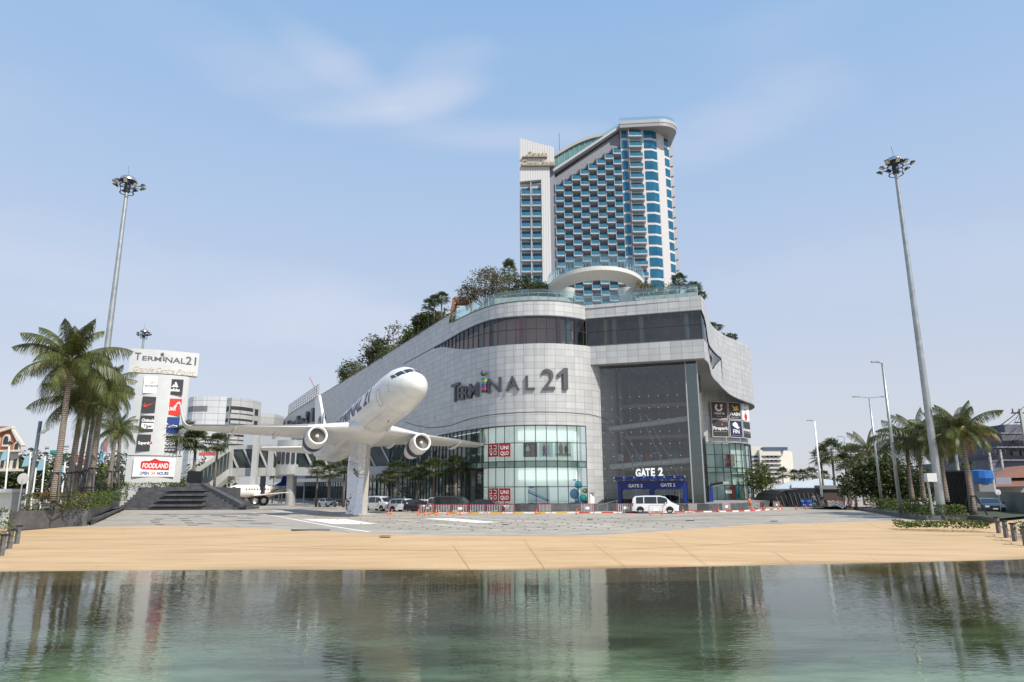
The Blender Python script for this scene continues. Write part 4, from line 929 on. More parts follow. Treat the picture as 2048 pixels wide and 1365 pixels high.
# main volumes
zmid=lambda x:Zt(352,1112)+(x-11.9)/(30.2-11.9)*(Zt(262,1240)-Zt(352,1112))
m=MB(); m.ext([(11.8,172.9,zb0),(30.2,172.9,zb0),(30.2,172.9,zmid(30.2)),(11.8,172.9,zmid(11.8))],(0,16,0)); m.build('middle_wall',C(.20,.20,.23),tw)
xr0=30.2; xr1=X(1311); ztop=Zt(258,1300)
S0_=Vector((xr1+1.6,172.9)); S1_=Vector((44.6,176.6)); RP=[(xr0,172),(xr1,172),tuple(S0_),tuple(S1_),(44.9,190),(xr0,190)]
m=MB(); m.prism(RP,zb0,ztop); m.build('corner_block',twall,tw)
m=MB(); e0=S0_.lerp(S1_,.04); e1=S0_.lerp(S1_,.56); strip(m,[tuple(e0),tuple(e1)],zb0,ztop-.2,off=.05); m.build('ribbed_wall',rib,tw)
# left slab
m=MB(); m.ext([(2.4,171.9,zb0),(8.2,171.9,zb0),(8.2,171.9,Zt(368,1060)),(2.4,171.9,Zt(368,1060))],(0,14,0)); m.build('left_slab',C(.40,.40,.43),tw)
m=MB(); m.ext([(2.3,170.9,Zt(367,1042)),(8.1,170.9,Zt(363,1088)),(8.1,170.9,zb0),(10.4,170.9,zb0),(10.4,170.9,Zt(335,1105)),(11.7,170.9,Zt(335,1108)),(11.7,170.9,Zt(298,1112)),(7.4,170.9,Zt(291,1080)),(2.3,170.9,Zt(280,1040))],(0,2.2,0)); m.build('ribbed_fin',rib,tw)
m=MB(); m.ext([(10.4,172,zb0),(11.85,172,zb0),(11.85,172,Zt(335,1110)),(10.4,172,Zt(335,1110))],(0,10,0)); m.build('grey_panel',C(.20,.21,.24),tw)
gold=mat('gold_letter',(.55,.45,.28),.4,.3,nz=.1)
hs=thing('hotel_sign','gold script lettering reading Grande Centre Point on the ribbed fin of the hotel','sign',(6,170.6,Zt(320)))
for s,u0,u1,vb,hh in(('Grande',1052,1094,317,1.5),('Centre Point',1042,1110,334,1.5)):
    m=MB(); f6=frame((X(u0,vb),170.75,Zt(vb)),(1,0,.0),(0,0,1)); text(m,s,lambda x,y,d:f6(x,y,d),hh,.25,.01,.35,align='LEFT',wid=X(u1,vb)-X(u0,vb)-.3); m.build('lettering',gold,hs)
    m=MB(); m.bar((X(u0-8 if s=='Grande' else u0,vb),170.5,Zt(vb)-.35),(X(u1,vb),170.5,Zt(vb)-.35),.8,.25); m.build('sign_beam',C(.25,.23,.2),hs)
# balconies: one prototype
FH=3.1
def bal_meshes(w,dp):
    a=MB(); a.mesh([(-w/2,0,0),(w/2,0,0),(w/2,-dp,.25),(-w/2,-dp,.25),(-w/2,0,.55),(w/2,0,.55),(w/2,-dp,.62),(-w/2,-dp,.62)],[(0,3,2,1),(4,5,6,7),(2,3,7,6),(0,4,7,3),(1,2,6,5)])
    a.box((-w/2+.06,-dp/2,1.65),(.12,dp,2.1))
    b=MB(); b.box((0,-dp+.05,1.12),(w-.05,.05,1.0)); 
    c=MB(); c.box((0,.03-.1,1.6),(w-.2,.08,2.2))
    return a,b,c
def mkbal(w,dp,name='balcony'):
    a,b,c=bal_meshes(w,dp); o=a.build(name,tfascia,None); r=b.build('glass_rail',trail,None); r.parent=o; g=c.build('glass_door',tdark,None); g.parent=o; o.parent=tw; KID[o.name]=[r,g]; return o
def tl(p): return Vector(p)-Vector((28,180,0))
rest=MB(); rest_r=MB(); rest_d=MB(); npart=0
def place_bal(pr,x,y,z,w,dp,rz=0,aspart=True):
    global npart
    if aspart:
        if not pr['used']: pr['used']=True; c=pr['o']
        else: c=copy_tree(pr['o'],parent=tw)
        c.location=tl((x,y,z)); c.rotation_euler=(0,0,rz); npart+=1
    else:
        for mm,src in zip((rest,rest_r,rest_d),bal_meshes(w,dp)): mm.mesh([(p[0]+x,p[1]+y,p[2]+z) for p in src.v],src.f)
prm={'o':mkbal(2.2,1.35),'used':False}; prr={'o':mkbal(X(1283,300)-X(1256,300),1.5),'used':False}; prl={'o':mkbal(2.5,1.1),'used':False}; prs={'o':mkbal(2.6,1.2),'used':False}
zr=[Zt(276.2,1270)-.6-i*FH for i in range(19)]
for z in zr:
    if z>38: place_bal(prr,(X(1256,300)+X(1283,300))/2,172,z,0,0)
zl_=Zt(388,1065)-1.2
for i in range(14):
    z=zl_-i*FH
    if z<40: break
    for xx in(3.8,6.7): place_bal(prl,xx,171.9,z,0,0)
cw=(30.15-11.85)/8
for c in range(8):
    x=11.85+cw*(c+.5); zt0=zmid(x-cw/2)-3.6; 
    # snap to half floor pattern
    base=zr[0]-(.5*FH if (7-c)%2==0 else 0); k=0
    while base-k*FH>zt0: k+=1
    i=k
    while base-i*FH>38:
        place_bal(prm,x,172.9,base-i*FH,2.2,1.35,aspart=(i-k)<6 or c>=9); i+=1
rs=rest.build('balcony_rows',tfascia,tw); stuff(rs); r2_=rest_r.build('glass_rails',trail,rs); stuff(r2_); r3_=rest_d.build('glass_doors',tdark,rs); stuff(r3_)
for i,z in enumerate(zr[:19]):
    if z>38: place_bal(prs,44.9,180,z-1.5,0,0,rz=R_(88))
m=MB(); m.bar((5.25,171.2,zb0),(5.25,171.2,Zt(368,1065)),.25,.8); m.build('divider',tfascia,tw)
print('balconies as parts',npart)
wproto=None
for z in zr:
    if z<38: continue
    for kind,(a,b) in(('l',(X(1241,300)+.35,X(1254.5,300))),('c',(0,0)),('r',(0,0))):
        m=MB()
        if kind=='l': m.box(((a+b)/2,171.95,z+1.75),(b-a,.2,2.35))
        elif kind=='c':
            c0=(xr1-2.0,171.88); c1=(xr1+.05,171.88); c2=(xr1+1.62,172.8); strip(m,[c0,c1,c2],z+.6,z+2.95)
        else: 
            d_=(e1-e0).normalized(); c0=S0_.lerp(S1_,.60); c1=S0_.lerp(S1_,.96); strip(m,[tuple(c0),tuple(c1)],z+.1,z+2.4,off=.08)
        m.build('window',tglass,tw)
# roof: sloped blade, flat overhanging crown, arched roof light
m=MB(); zA=Zt(350,1108); zB=Zt(264,1240)
m.ext([(11.4,171.0,zA+.5),(30.0,171.0,zB+.7),(30.0,171.0,zB+1.4),(11.4,171.0,zA+1.2)],(0,4,0)); m.build('roof_blade',C(.40,.40,.41),tw)
m=MB(); zt1=Zt(250,1240)+.0
cr_=[(29.8,170.2),(40.6,169.2)]+[(40.6+5.4*sin(R_(a)),173.6-4.4*cos(R_(a))) for a in range(10,91,10)]+[(46.2,186),(29.8,189)]
m.prism(cr_,zt1-1.9,zt1-.2); m.build('crown_slab',mat('crown_grey',(.30,.29,.28),.5,nz=.04),tw)
m=MB(); strip(m,[(p[0],p[1]-.02) for p in cr_[:-2]],zt1-.9,zt1+.1,off=.08); m.build('crown_fascia',tfascia,tw)
m=MB(); strip(m,cr_[:-2],zt1-.2,zt1+1.2,off=-.3); strip(m,[(11.4,171.1),(29.9,171.1)],lambda s:zA+1.1+(zB-zA)*s/18.5,lambda s:zA+2.1+(zB-zA)*s/18.5); m.build('roof_rail',gl_rail,tw)
pts=[(X(1110,300),Zt(303,1110)),(X(1135,290),Zt(288,1135)),(X(1160,280),Zt(275,1160)),(X(1190,270),Zt(264.5,1190)),(X(1218,264),Zt(260,1218)),(X(1232,264),Zt(259,1232))]
arcp=smoothline([(a,176,b-.3) for a,b in pts],5); m=MB()
for a,b in zip(arcp[:-1],arcp[1:]): m.ext([a+Vector((0,-1.5,0)),b+Vector((0,-1.5,0)),b+Vector((0,-1.5,.9)),a+Vector((0,-1.5,.9))],(0,9,0))
m.build('arched_roof',mat('roof_taupe',(.36,.35,.33),.6,nz=.05),tw)
m=MB()
for a,b in zip(arcp[:-1],arcp[1:]): m.face([(a.x,175.2,zmid(a.x)),(b.x,175.2,zmid(b.x)),(b.x,175.2,b.z),(a.x,175.2,a.z)])
m.build('skylight_glass',mat('green_glass',(.16,.30,.27),.12,.3,nz=.25,ns=.6),tw)
m=MB()
for i,a in enumerate(arcp[::2]): m.bar((a.x,175.1,zmid(a.x)),(a.x,175.1,a.z),.12)
m.build('skylight_bars',C(.35,.42,.4),tw)
m=MB(); q=at(1119,300,175); m.tube([(q.x,175,q.z-2),(q.x,175,q.z+5.2)],.06,5); m.build('antenna',dark,tw)
q=at(1104,297,171); m=MB(); m.box((q.x,171.5,q.z),(.9,.9,.9)); m.build('roof_vent',black,tw)
# ============================================================ AIRLINER
PLP=Vector((-18.257,82.649,10.574)); yaw,pit,rol,PSc=.503,.160,.03,1.138
pa_=Vector((sin(yaw)*cos(pit),-cos(yaw)*cos(pit),sin(pit))); prt=Vector((-cos(yaw),-sin(yaw),0)); pup=prt.cross(pa_)
prt2=prt*cos(rol)+pup*sin(rol); pup2=pup*cos(rol)-prt*sin(rol)
def PT(x,y,z): return PLP+PSc*(-(x-17)*pa_+y*prt2+z*pup2)
pwhite=mat('aircraft_white',(.75,.735,.70),.36,nz=.07,ns=.45,coat=.15,stretch=(1,1,2.5)); navy=mat('navy_lettering',(.035,.03,.11),.4)
SEC=[(0,.02,.02,-.62),(.12,.34,.34,-.60),(.35,.60,.60,-.56),(.8,.93,.92,-.48),(1.5,1.28,1.27,-.34),(2.2,1.50,1.52,-.20),(3.0,1.67,1.74,-.07),(4.2,1.82,1.92,.0),(6,1.88,2.0,.0),(12,1.88,2.0,0),(18,1.88,2.0,0),(25,1.88,2.0,0),(28,1.76,1.84,.12),(31,1.42,1.46,.42),(34,.98,1.0,.8),(36.5,.55,.58,1.15),(38,.22,.25,1.4)]
SEC=[(a,b*1.06,c*1.07,d) for a,b,c,d in SEC]
def secat(x,tab=SEC):
    for a,b in zip(tab[:-1],tab[1:]):
        if x<=b[0]:
            t=(x-a[0])/(b[0]-a[0]); return [a[i]+(b[i]-a[i])*t for i in range(4)]
    return list(tab[-1])
def fus_pt(x,ang,PTf,off=0.,tab=SEC):
    _,w_,h_,zc=secat(x,tab); return PTf(x,(w_+off)*cos(ang),zc+(h_+off)*sin(ang))
def fuselage(PTf,tab,parent,m_,name='fuselage',n=36):
    xs_=[]; 
    for a,b in zip(tab[:-1],tab[1:]):
        k=max(1,int((b[0]-a[0])/1.5)); xs_+=[a[0]+(b[0]-a[0])*i/k for i in range(k)]
    xs_.append(tab[-1][0]); mb=MB(); vs=[fus_pt(x,2*PI*k/n,PTf,0,tab) for x in xs_ for k in range(n)]
    fs=[(i*n+k,i*n+(k+1)%n,(i+1)*n+(k+1)%n,(i+1)*n+k) for i in range(len(xs_)-1) for k in range(n)]
    fs+=[tuple(range(n))[::-1],tuple((len(xs_)-1)*n+k for k in range(n))]; mb.mesh(vs,fs); return mb.build(name,m_,parent,smooth=True)
def foil(PTf,sections,parent,name,m_,smooth=True):
    """sections: (xLE, y, z, chord, thickness)  lofted airfoil"""
    prof=[(0,0),(.03,.35),(.12,.62),(.3,.62),(.6,.42),(1,.03),(1,-.03),(.6,-.30),(.3,-.40),(.12,-.36),(.03,-.22)]
    mb=MB(); n=len(prof); vs=[PTf(x+p*c,y,z+q*t) for x,y,z,c,t in sections for p,q in prof]
    fs=[(i*n+k,i*n+(k+1)%n,(i+1)*n+(k+1)%n,(i+1)*n+k) for i in range(len(sections)-1) for k in range(n)]+[tuple(range(n))[::-1],tuple((len(sections)-1)*n+k for k in range(n))]
    mb.mesh(vs,fs); return mb.build(name,m_,parent,smooth,50)
pl0=gr(718,1030)
air=thing('airliner','large white airliner replica marked TERMINAL 21 mounted nose up on a mirrored pillar','aeroplane',tuple(PLP))
RM[air.name]=Matrix.Translation(-PLP)
fuselage(PT,SEC,air,pwhite)
for sgn in(1,-1):
    wg=foil(PT,[(11.6,sgn*1.2,-1.55,9.6,1.35),(12.9,sgn*2.1,-1.42,8.0,1.15),(15.2,sgn*5.6,-1.15,4.9,.62),(18.0,sgn*11,-.80,3.2,.38),(20.7,sgn*16.2,-.42,1.7,.20)],air,'wing',pwhite)
    foil(lambda x,y,z:PT(x,y,z),[(20.7,sgn*16.15,-.42,1.7,.22),(20.9,sgn*16.5,-.34,1.65,.26)],wg,'winglet_root',pwhite) if False else None
    wm=MB(); wpr=[(0,-.5),(.3,-.9),(.7,-.7),(1,0),(.7,.7),(.3,.9)]; wv=[]
    WS=[(20.7,16.1,-.38,1.7,0,.14),(20.9,16.5,-.26,1.6,.5,.14),(21.2,16.8,.15,1.45,1,.14),(21.8,17.0,1.0,1.1,1.2,.12),(22.9,17.25,2.4,.65,1.25,.08)]
    for x,y,z,c,an,th in WS:
        for p_,q_ in wpr: wv.append(PT(x+p_*c,sgn*(y-q_*th*sin(an)),z+q_*th*cos(an)))
    wm.mesh(wv,[(i*6+k,i*6+(k+1)%6,(i+1)*6+(k+1)%6,(i+1)*6+k) for i in range(4) for k in range(6)]+[(0,1,2,3,4,5),(29,28,27,26,25,24)]); wm.build('winglet',pwhite,wg,smooth=True,autosm=50)
    mbx=MB()
    for y_,xt in((4.2,20.3),(8.3,20.0),(12.2,21.0)):
        zf_=-1.15+(y_-4.2)*.06; mbx.tube([PT(xt-2.6,sgn*y_,zf_-.15),PT(xt-1.2,sgn*y_,zf_-.38),PT(xt,sgn*y_,zf_-.40),PT(xt+1.0,sgn*y_,zf_-.2)],[.03,.22,.2,.03],8)
        mbx.build('flap_fairing',pwhite,wg,smooth=True); mbx=MB()
    # leading edge strip
    mbx.bar(PT(15.12,sgn*5.9,-1.06),PT(20.6,sgn*16.1,-.36),.16,.10); mbx.build('slat',chrome,wg)
    ey,ez,ex=sgn*5.37,-2.45,13.0
    en=thing('engine','','engine') if False else None
    A0=PT(ex,ey,ez); mbx=MB(); ax=(-pa_-Vector((0,0,.11))).normalized()
    mbx.lathe(A0,[(.74*PSc,.35),(.78*PSc,.1),(.86*PSc,0),(.93*PSc,.12),(1.0*PSc,.6),(1.02*PSc,1.5),(.98*PSc,2.6),(.84*PSc,3.7),(.72*PSc,4.3),(.62*PSc,4.3)],28,ax)
    eo=mbx.build('engine',pwhite,air,smooth=True)
    mbx=MB(); mbx.lathe(A0,[(.755*PSc,.30),(.79*PSc,.06),(.86*PSc,-.03),(.935*PSc,.10)],28,ax); mbx.build('intake_lip',C(.86,.85,.83),eo,smooth=True)
    mbx=MB(); mbx.lathe(A0,[(1.032*PSc,1.55),(1.035*PSc,1.9),(1.018*PSc,2.4),(1.005*PSc,2.55)],28,ax); mbx.build('colour_band',navy,eo,smooth=True)
    mbx=MB(); mbx.lathe(A0,[(.001,.62),(.75*PSc,.62)],28,ax); mbx.build('fan_back',C(.25,.235,.22),eo)
    mbx=MB(); Q=ax.to_track_quat('Z','Y').to_matrix()
    for k in range(30):
        a=2*PI*k/30; r0=Vector((cos(a),sin(a),0)); t0=Vector((-sin(a),cos(a),0))
        pts=[A0+Q@(r0*.2+t0*-.03+Vector((0,0,.5))),A0+Q@(r0*.2+t0*.03+Vector((0,0,.56))),A0+Q@(r0*.83+t0*.09+Vector((0,0,.58))),A0+Q@(r0*.83+t0*-.05+Vector((0,0,.42)))]
        mbx.face(pts)
    mbx.build('fan_blades',chrome,eo)
    mbx=MB(); mbx.lathe(A0,[(.001,.15),(.12,.25),(.2,.45),(.22,.6)],14,ax); mbx.build('spinner',C(.75,.74,.72),eo,smooth=True)
    foil(PT,[(14.0,ey,ez+.85,3.9,.4),(15.2,ey,ez+1.35,3.6,.4)],eo,'pylon',pwhite) if False else None
    mbx=MB(); mbx.ext([PT(ex+.9,ey-.13,ez+.85),PT(ex+4.4,ey-.13,ez+.6),PT(ex+5.4,ey-.13,ez+1.3),PT(ex+2.2,ey-.13,ez+1.35)],prt2*.26*PSc); mbx.build('engine_strut',pwhite,eo)
    foil(PT,[(33.6,sgn*.5,1.15,4.1,.45),(37.0,sgn*6.86,1.5,1.6,.18)],air,'tailplane',pwhite)
    mbx=MB(); mbx.lathe(PT(15.0,sgn*2.6,-1.35),[(.001,-.3),(.16,-.2),(.16,.2),(.001,.3)],8,ax); mbx.build('landing_light',dark,wg)
# belly fairing
mbx=MB(); vs=[]; n=20
for x,w_,h_ in((11,.3,.1),(12.5,1.6,.75),(14.5,2.1,.95),(18,2.2,1.0),(21,1.8,.8),(23.5,.4,.15)):
    for k in range(n): a=2*PI*k/n; vs.append(PT(x,w_*cos(a),-1.5+h_*sin(a)))
mbx.mesh(vs,[(i*n+k,i*n+(k+1)%n,(i+1)*n+(k+1)%n,(i+1)*n+k) for i in range(5) for k in range(n)]); mbx.build('belly_fairing',pwhite,air,smooth=True)
# fin with number and stripe
fin=MB(); prof=[(29.8,1.75),(32.3,3.0),(36.6,8.9),(38.6,8.9),(37.2,1.4)]
fin.mesh([PT(x,.16,z) for x,z in prof]+[PT(x,-.16,z) for x,z in prof],[(0,1,2,3,4),(9,8,7,6,5)]+[(i,(i+1)%5+0,(i+1)%5+5,i+5) for i in range(5)]); fo=fin.build('tail_fin',pwhite,air)
for sgn in(1,-1):
    m=MB(); m.face([PT(x,sgn*.18,z) for x,z in((33.3,4.1),(33.6,4.5),(37.4,1.8),(37.2,1.4))]); m.build('stripe',navy,fo)
    m=MB(); text(m,'21',lambda x,y,d:PT((33.1+(2.9-x)) if sgn>0 else 33.2+x,sgn*.19,3.0+y),2.6,0,.04,0,'LEFT'); m.build('lettering',navy,fo)
    # fuselage titles
    vs,fs,be=tmesh('TERMINAL 21',.03,0,'LEFT',1.0)
    w0=max(v[0] for v in vs); kx=13.2/w0; ky=1.45/.73
    bm=bmesh.new(); bv=[bm.verts.new((v[0]*kx,v[1]*ky,0)) for v in vs]
    for f in fs: bm.faces.new([bv[i] for i in f])
    for yy in(.3,.6,.9,1.2): bmesh.ops.bisect_plane(bm,geom=bm.verts[:]+bm.edges[:]+bm.faces[:],plane_co=(0,yy,0),plane_no=(0,1,0))
    bm.verts.index_update(); m=MB()
    def mp_(x,y):
        st=(21.0-x) if sgn>0 else 7.8+x; a=(y-.30)/2.1+.02
        return fus_pt(st,a if sgn>0 else PI-a,PT,.02)
    m.mesh([mp_(v.co.x,v.co.y) for v in bm.verts],[tuple(v.index for v in f.verts) for f in bm.faces]); bm.free(); m.build('lettering',navy,air)
# flight deck windows
def fpatch(q,off=.02,n=5,name='cockpit_window',m_=None,parent=None,PTf=PT,tab=SEC):
    """q: four corners (x station, angle deg)"""
    m=MB(); g=[]
    for i in range(n+1):
        for j in range(n+1):
            s_,t_=i/n,j/n; x=(q[0][0]*(1-s_)+q[1][0]*s_)*(1-t_)+(q[3][0]*(1-s_)+q[2][0]*s_)*t_; a=(q[0][1]*(1-s_)+q[1][1]*s_)*(1-t_)+(q[3][1]*(1-s_)+q[2][1]*s_)*t_
            g.append(fus_pt(x,R_(a),PTf,off,tab))
    m.mesh(g,[(i*(n+1)+j,(i+1)*(n+1)+j,(i+1)*(n+1)+j+1,i*(n+1)+j+1) for i in range(n) for j in range(n)]); return m.build(name,m_ or carglass,parent or air,smooth=True)
for f_ in(lambda a:a,lambda a:180-a):
    fpatch([(1.05,f_(87)),(1.15,f_(52)),(1.85,f_(56)),(1.8,f_(87))])
    fpatch([(1.2,f_(48)),(1.75,f_(26)),(2.45,f_(32)),(1.93,f_(53))])
    fpatch([(1.88,f_(23)),(2.55,f_(17)),(3.0,f_(26)),(2.58,f_(31))])
# thin panel joints
for st in(1.25,4.6,8.2,11.5,16,24.5):
    m=MB(); g=[]
    for k in range(37):
        a=2*PI*k/36; g.append(fus_pt(st,a,PT,.006)); g.append(fus_pt(st+.035,a,PT,.006))
    m.mesh(g,[(2*k,2*k+1,2*k+3,2*k+2) for k in range(36)]); m.build('panel_joint',C(.55,.54,.51),air)
for x0_,x1_,s_ in((4.9,5.8,180),(5.0,5.8,0)):
    m=MB()
    for (xa,aa),(xb,ab) in(((x0_,4),(x1_,4)),((x1_,4),(x1_,-38)),((x1_,-38),(x0_,-38)),((x0_,-38),(x0_,4))):
        n_=6; g=[fus_pt(xa+(xb-xa)*i/n_,R_(aa+(ab-aa)*i/n_) if s_==0 else PI-R_(aa+(ab-aa)*i/n_),PT,.012) for i in range(n_+1)]
        for p_,q_ in zip(g[:-1],g[1:]): m.bar(p_,q_,.035)
    m.build('door_outline',C(.40,.39,.37),air)
for ang_ in(-52,-128):
    m=MB(); g=[fus_pt(4.6+i*.9,R_(ang_),PT,.008) for i in range(9)]
    for p_,q_ in zip(g[:-1],g[1:]): m.bar(p_,q_,.03)
    m.build('panel_joint',C(.55,.54,.51),air)
m=MB()
for k in range(4): m.lathe(fus_pt(3.0+.1*(k%2),R_(8-k*9),PT,.0),[(.001,.04),(.05,.02),(.05,-.02)],6,prt2)
m.build('static_port',dark,air)
m=MB(); m.tube([PT(7.2,.3,-2.0),PT(7.3,.3,-2.3)],.05,5); m.build('aerial',dark,air)
# mirrored support pillar
mir=mat('mirror_steel',(.55,.56,.58),.03,1.0,bump=.9,bs=.33)
[setattr(n_.inputs['Distance'],'default_value',.30) for n_ in mir.node_tree.nodes if n_.type=='BUMP']
beige=mat('beige_panel',(.50,.47,.42),.5,nz=.08)
pil=thing('mirror_pillar','faceted mirror steel pillar carrying the white airliner','pillar',tuple(pl0))
ztp=9.2
x0,x1=pl0.x-1.75,pl0.x+.75
def PB(u,v,Y): return at(u,v,Y)
Yp=pl0.y-.8
L0=gr(693,1029.5); 
b1=Vector((pl0.x-1.45,Yp+.7,0)); b2=Vector((pl0.x-.25,Yp-.2,0)); b3=Vector((pl0.x+.55,Yp+.1,0)); b4=Vector((pl0.x+.78,Yp+1.6,0)); b5=Vector((pl0.x-1.2,Yp+3,0))
up_=Vector((0,0,1))
def lv(b,z,dx=0): return Vector((b.x+dx,b.y+(.0 if z>4 else -.3*(1-z/5.2)*(b.y<Yp+1)),z))
m=MB(); m.face([lv(b1,0),lv(b2,0),lv(b2,4.1,.25),lv(b1,5.2,-.1)]); m.face([lv(b1,5.2,-.1),lv(b2,4.1,.25),lv(b2,ztp,-.2),lv(b1,ztp-.2,.1)]); m.face([lv(b2,0),lv(b3,0),lv(b3,4.1),lv(b2,4.1,.25)]); m.face([lv(b2,4.1,.25),lv(b3,4.1),lv(b3,ztp,.1),lv(b2,ztp,-.2)])
m.face([lv(b4,0),lv(b5,0),lv(b5,ztp),lv(b4,ztp)]); m.face([lv(b5,0),lv(b1,0),lv(b1,5.2,-.1),lv(b1,ztp-.2,.1),lv(b5,ztp)]); m.build('mirror_panel',mir,pil)
m=MB(); m.face([lv(b3,0),lv(b4,0),lv(b4,ztp,.1),lv(b3,ztp,.1),lv(b3,4.1)]); m.build('side_panel',beige,pil)
m=MB(); m.ext([lv(b2,ztp,-1.2),lv(b2,ztp,.1),lv(b2,6.2,.0),lv(b2,6.6,-1.0)],(0,.25,0)); m.build('bracket_plate',mat('bracket_metal',(.48,.45,.40),.3,.7,nz=.1),pil)
m=MB(); m.ext([lv(b2,ztp,.2)+Vector((0,-.12,0)),lv(b3,ztp,.1)+Vector((0,-.12,0)),lv(b3,5.6,-.1)+Vector((0,-.12,0)),lv(b2,5.4,.1)+Vector((0,-.12,0))],(0,.1,0)); m.build('bracket_plate',bpy.data.materials['bracket_metal'],pil)
m=MB(); m.box((pl0.x-.1,Yp+1.2,.06),(3.4,3.2,.12)); m.build('footing',concrete,pil)
# ============================================================ PYLON SIGN
# solve its plane from the head panel's top edge
YA=113.; PA1=at(262,697,YA); PB1=byz(399,707.5,PA1.z); pr_=(PB1-PA1); pr_.z=0; prd=pr_.normalized(); pn_=prd.cross(Vector((0,0,1)))
print('pylon',PA1,PB1)
py=thing('pylon_sign','tall silver curved pylon sign headed TERMINAL 21 with rows of square shop logos','sign',tuple((gr(316,1012).x*.0+at(316,968,YA).x,YA,4)))
pan=mat('pylon_silver',(.62,.62,.60),.4,.3,nz=.05,ns=.5)
def yh(u,v,off=0.): return plhit(PA1+pn_*off,pn_,u,v)
def plx(p): return (p-PA1).dot(prd)
def curved(m,x0,x1,z0,z1,bul,dep,n=14):
    pts=[]
    for i in range(n+1):
        t=i/n; q=PA1+prd*(x0+(x1-x0)*t)+pn_*(bul*(1-(2*t-1)**2)); pts.append((q.x,q.y))
    for i in range(n+1):
        t=1-i/n; q=PA1+prd*(x0+(x1-x0)*t)-pn_*(dep+bul*.6*(1-(2*t-1)**2)); pts.append((q.x,q.y))
    m.prism(pts,z0,z1)
ta,tb=yh(257,743),yh(396,755); zt_=PA1.z; zb_h=(ta.z+tb.z)/2
m=MB(); curved(m,0,plx(PB1),zb_h,zt_,.5,1.6); hd_=m.build('head_panel',pan,py,smooth=True,autosm=30)
ba,bb=yh(274,746),yh(378,755); zs=yh(320,912).z
x_a,x_b=plx(yh(274,750)),plx(yh(379,757)); m=MB(); curved(m,x_a,x_b,zs,zb_h-.15,.7,2.2); m.build('body_panel',pan,py,smooth=True,autosm=30)
m=MB(); curved(m,x_a+.15,x_b-.15,zb_h-.16,zb_h+.02,.6,2.0); m.build('shadow_gap',dark,py)
zb0_=at(320,968,YA).z
m=MB(); curved(m,x_a-.05,x_b+.1,0,zs-.15,.6,2.2); m.build('base_panel',mat('pylon_grey',(.55,.55,.53),.5,.2,nz=.06),py,smooth=True,autosm=30)
def pyf(u,v,bul=.75):
    o=yh(u,v); return o+pn_*bul
def pyt(s,u0,u1,vb,vt,col,bold=.02,shear=0,name='lettering',bul=.62):
    m=MB(); a=yh(u0,vb,bul); b=yh(u1,vb,bul); h_=abs(yh((u0+u1)/2,vt,bul).z-yh((u0+u1)/2,vb,bul).z); W=plx(b)-plx(a); slope=0
    z_=(a.z); f7=frame(Vector((a.x,a.y,a.z))-pn_*bul,prd,(0,0,1)); xa_=plx(a); WT=plx(PB1); text(m,s,lambda x,y,d:f7(x,y,d*.5+.03+.5*(1-(2*(xa_+x)/WT-1)**2)),h_,.06,bold,shear,'LEFT',wid=W); m.build(name,C(*col),py)
DK=(.10,.10,.11)
for s,u0,u1,vb,vt in(('T',268.5,281,718.5,703.5),('ERM',283,321.5,720,711),('NAL',329,369.5,724.5,713.5),('21',370.5,391.5,728.5,712)): pyt(s,u0,u1,vb,vt,DK,.012)
for i,c in enumerate(cols): v1=721.5-i*1.45; pyt('I',322.8,326.6,v1,v1-1.42,c,.0)
m=MB(); q=yh(325,708.5,.66); m.lathe(q,[(.001,-.05),(.26,0),(.001,.05)],12,pn_); m.build('lettering',grey_l,py)
for s,u0,u1,vb in(('Grande',264,305,743),('Centre',310,347,746.5),('Point',351,388,749.5)): pyt(s,u0,u1,vb-1.5,vb-12,(.55,.36,.20),-.012,.35)
Lq={ }
def tile(u0,v0,u1,v1,bg,items,lab):
    xc_=(plx(yh((u0+u1)/2,v1))-x_a)/(x_b-x_a); bu_=.7*(1-(2*xc_-1)**2)+.03 if v0<910 else .62; a=yh((u0+u1)/2-(u1-u0)/2,v1,bu_); b=yh(u1,v1,bu_); H=yh((u0+u1)/2,v0,.8).z-yh((u0+u1)/2,v1,.8).z; W=plx(b)-plx(a); tt=MB(); f=frame(a,prd,(0,0,1))
    tt.ext([f(0,0,0),f(W,0,0),f(W,H,0),f(0,H,0)],pn_*.06); o=tt.build('logo_panel',C(*bg),py); o['label']=lab
    for i,it in enumerate(items):
        m=MB(); f3=frame(f(0,0,.072+.006*i),prd,(0,0,1))
        if it[0]=='t':
            _,s,x,y,h,wd,c=it[:7]; sh=it[7] if len(it)>7 else 0; text(m,s,lambda a_,b_,d:f3(x*W+a_,y*H+b_,d),h*H,0,.03,sh,wid=wd*W)
        else: m.face([f3(x*W,y*H,0) for x,y in it[1]]); c=it[2]
        if m.f: m.build('lettering' if it[0]=='t' else 'emblem',C(*c),o)
BK=(.035,.034,.037)
def p4(x,y,w_,h_,k=.0): return [(x,y),(x+w_,y),(x+w_+k,y+h_),(x+k,y+h_)]
tile(285.5,752,317,786,(.80,.79,.78),[('t','sportsworld',.5,.38,.13,.85,(.12,.12,.13)),('p',[(.35,.56),(.62,.78),(.5,.58)],(.6,.3,.15)),('p',[(.5,.58),(.78,.76),(.62,.58)],(.6,.35,.2))],'white panel reading sportsworld')
tile(333.5,758,364.5,790,BK,[('t','adidas',.5,.24,.2,.62,WH),('p',[(.22,.50),(.36,.50),(.32,.58)],WH),('p',[(.36,.50),(.50,.50),(.42,.68),(.32,.62)],WH),('p',[(.52,.50),(.70,.50),(.52,.84),(.43,.76)],WH)][:4],'black panel reading adidas')
tile(282,793,313,826,BK,[('p',[(.12,.52),(.10,.40),(.2,.34),(.86,.66),(.28,.48),(.2,.5),(.22,.64)],(.6,.03,.025))],'black panel with a red tick')
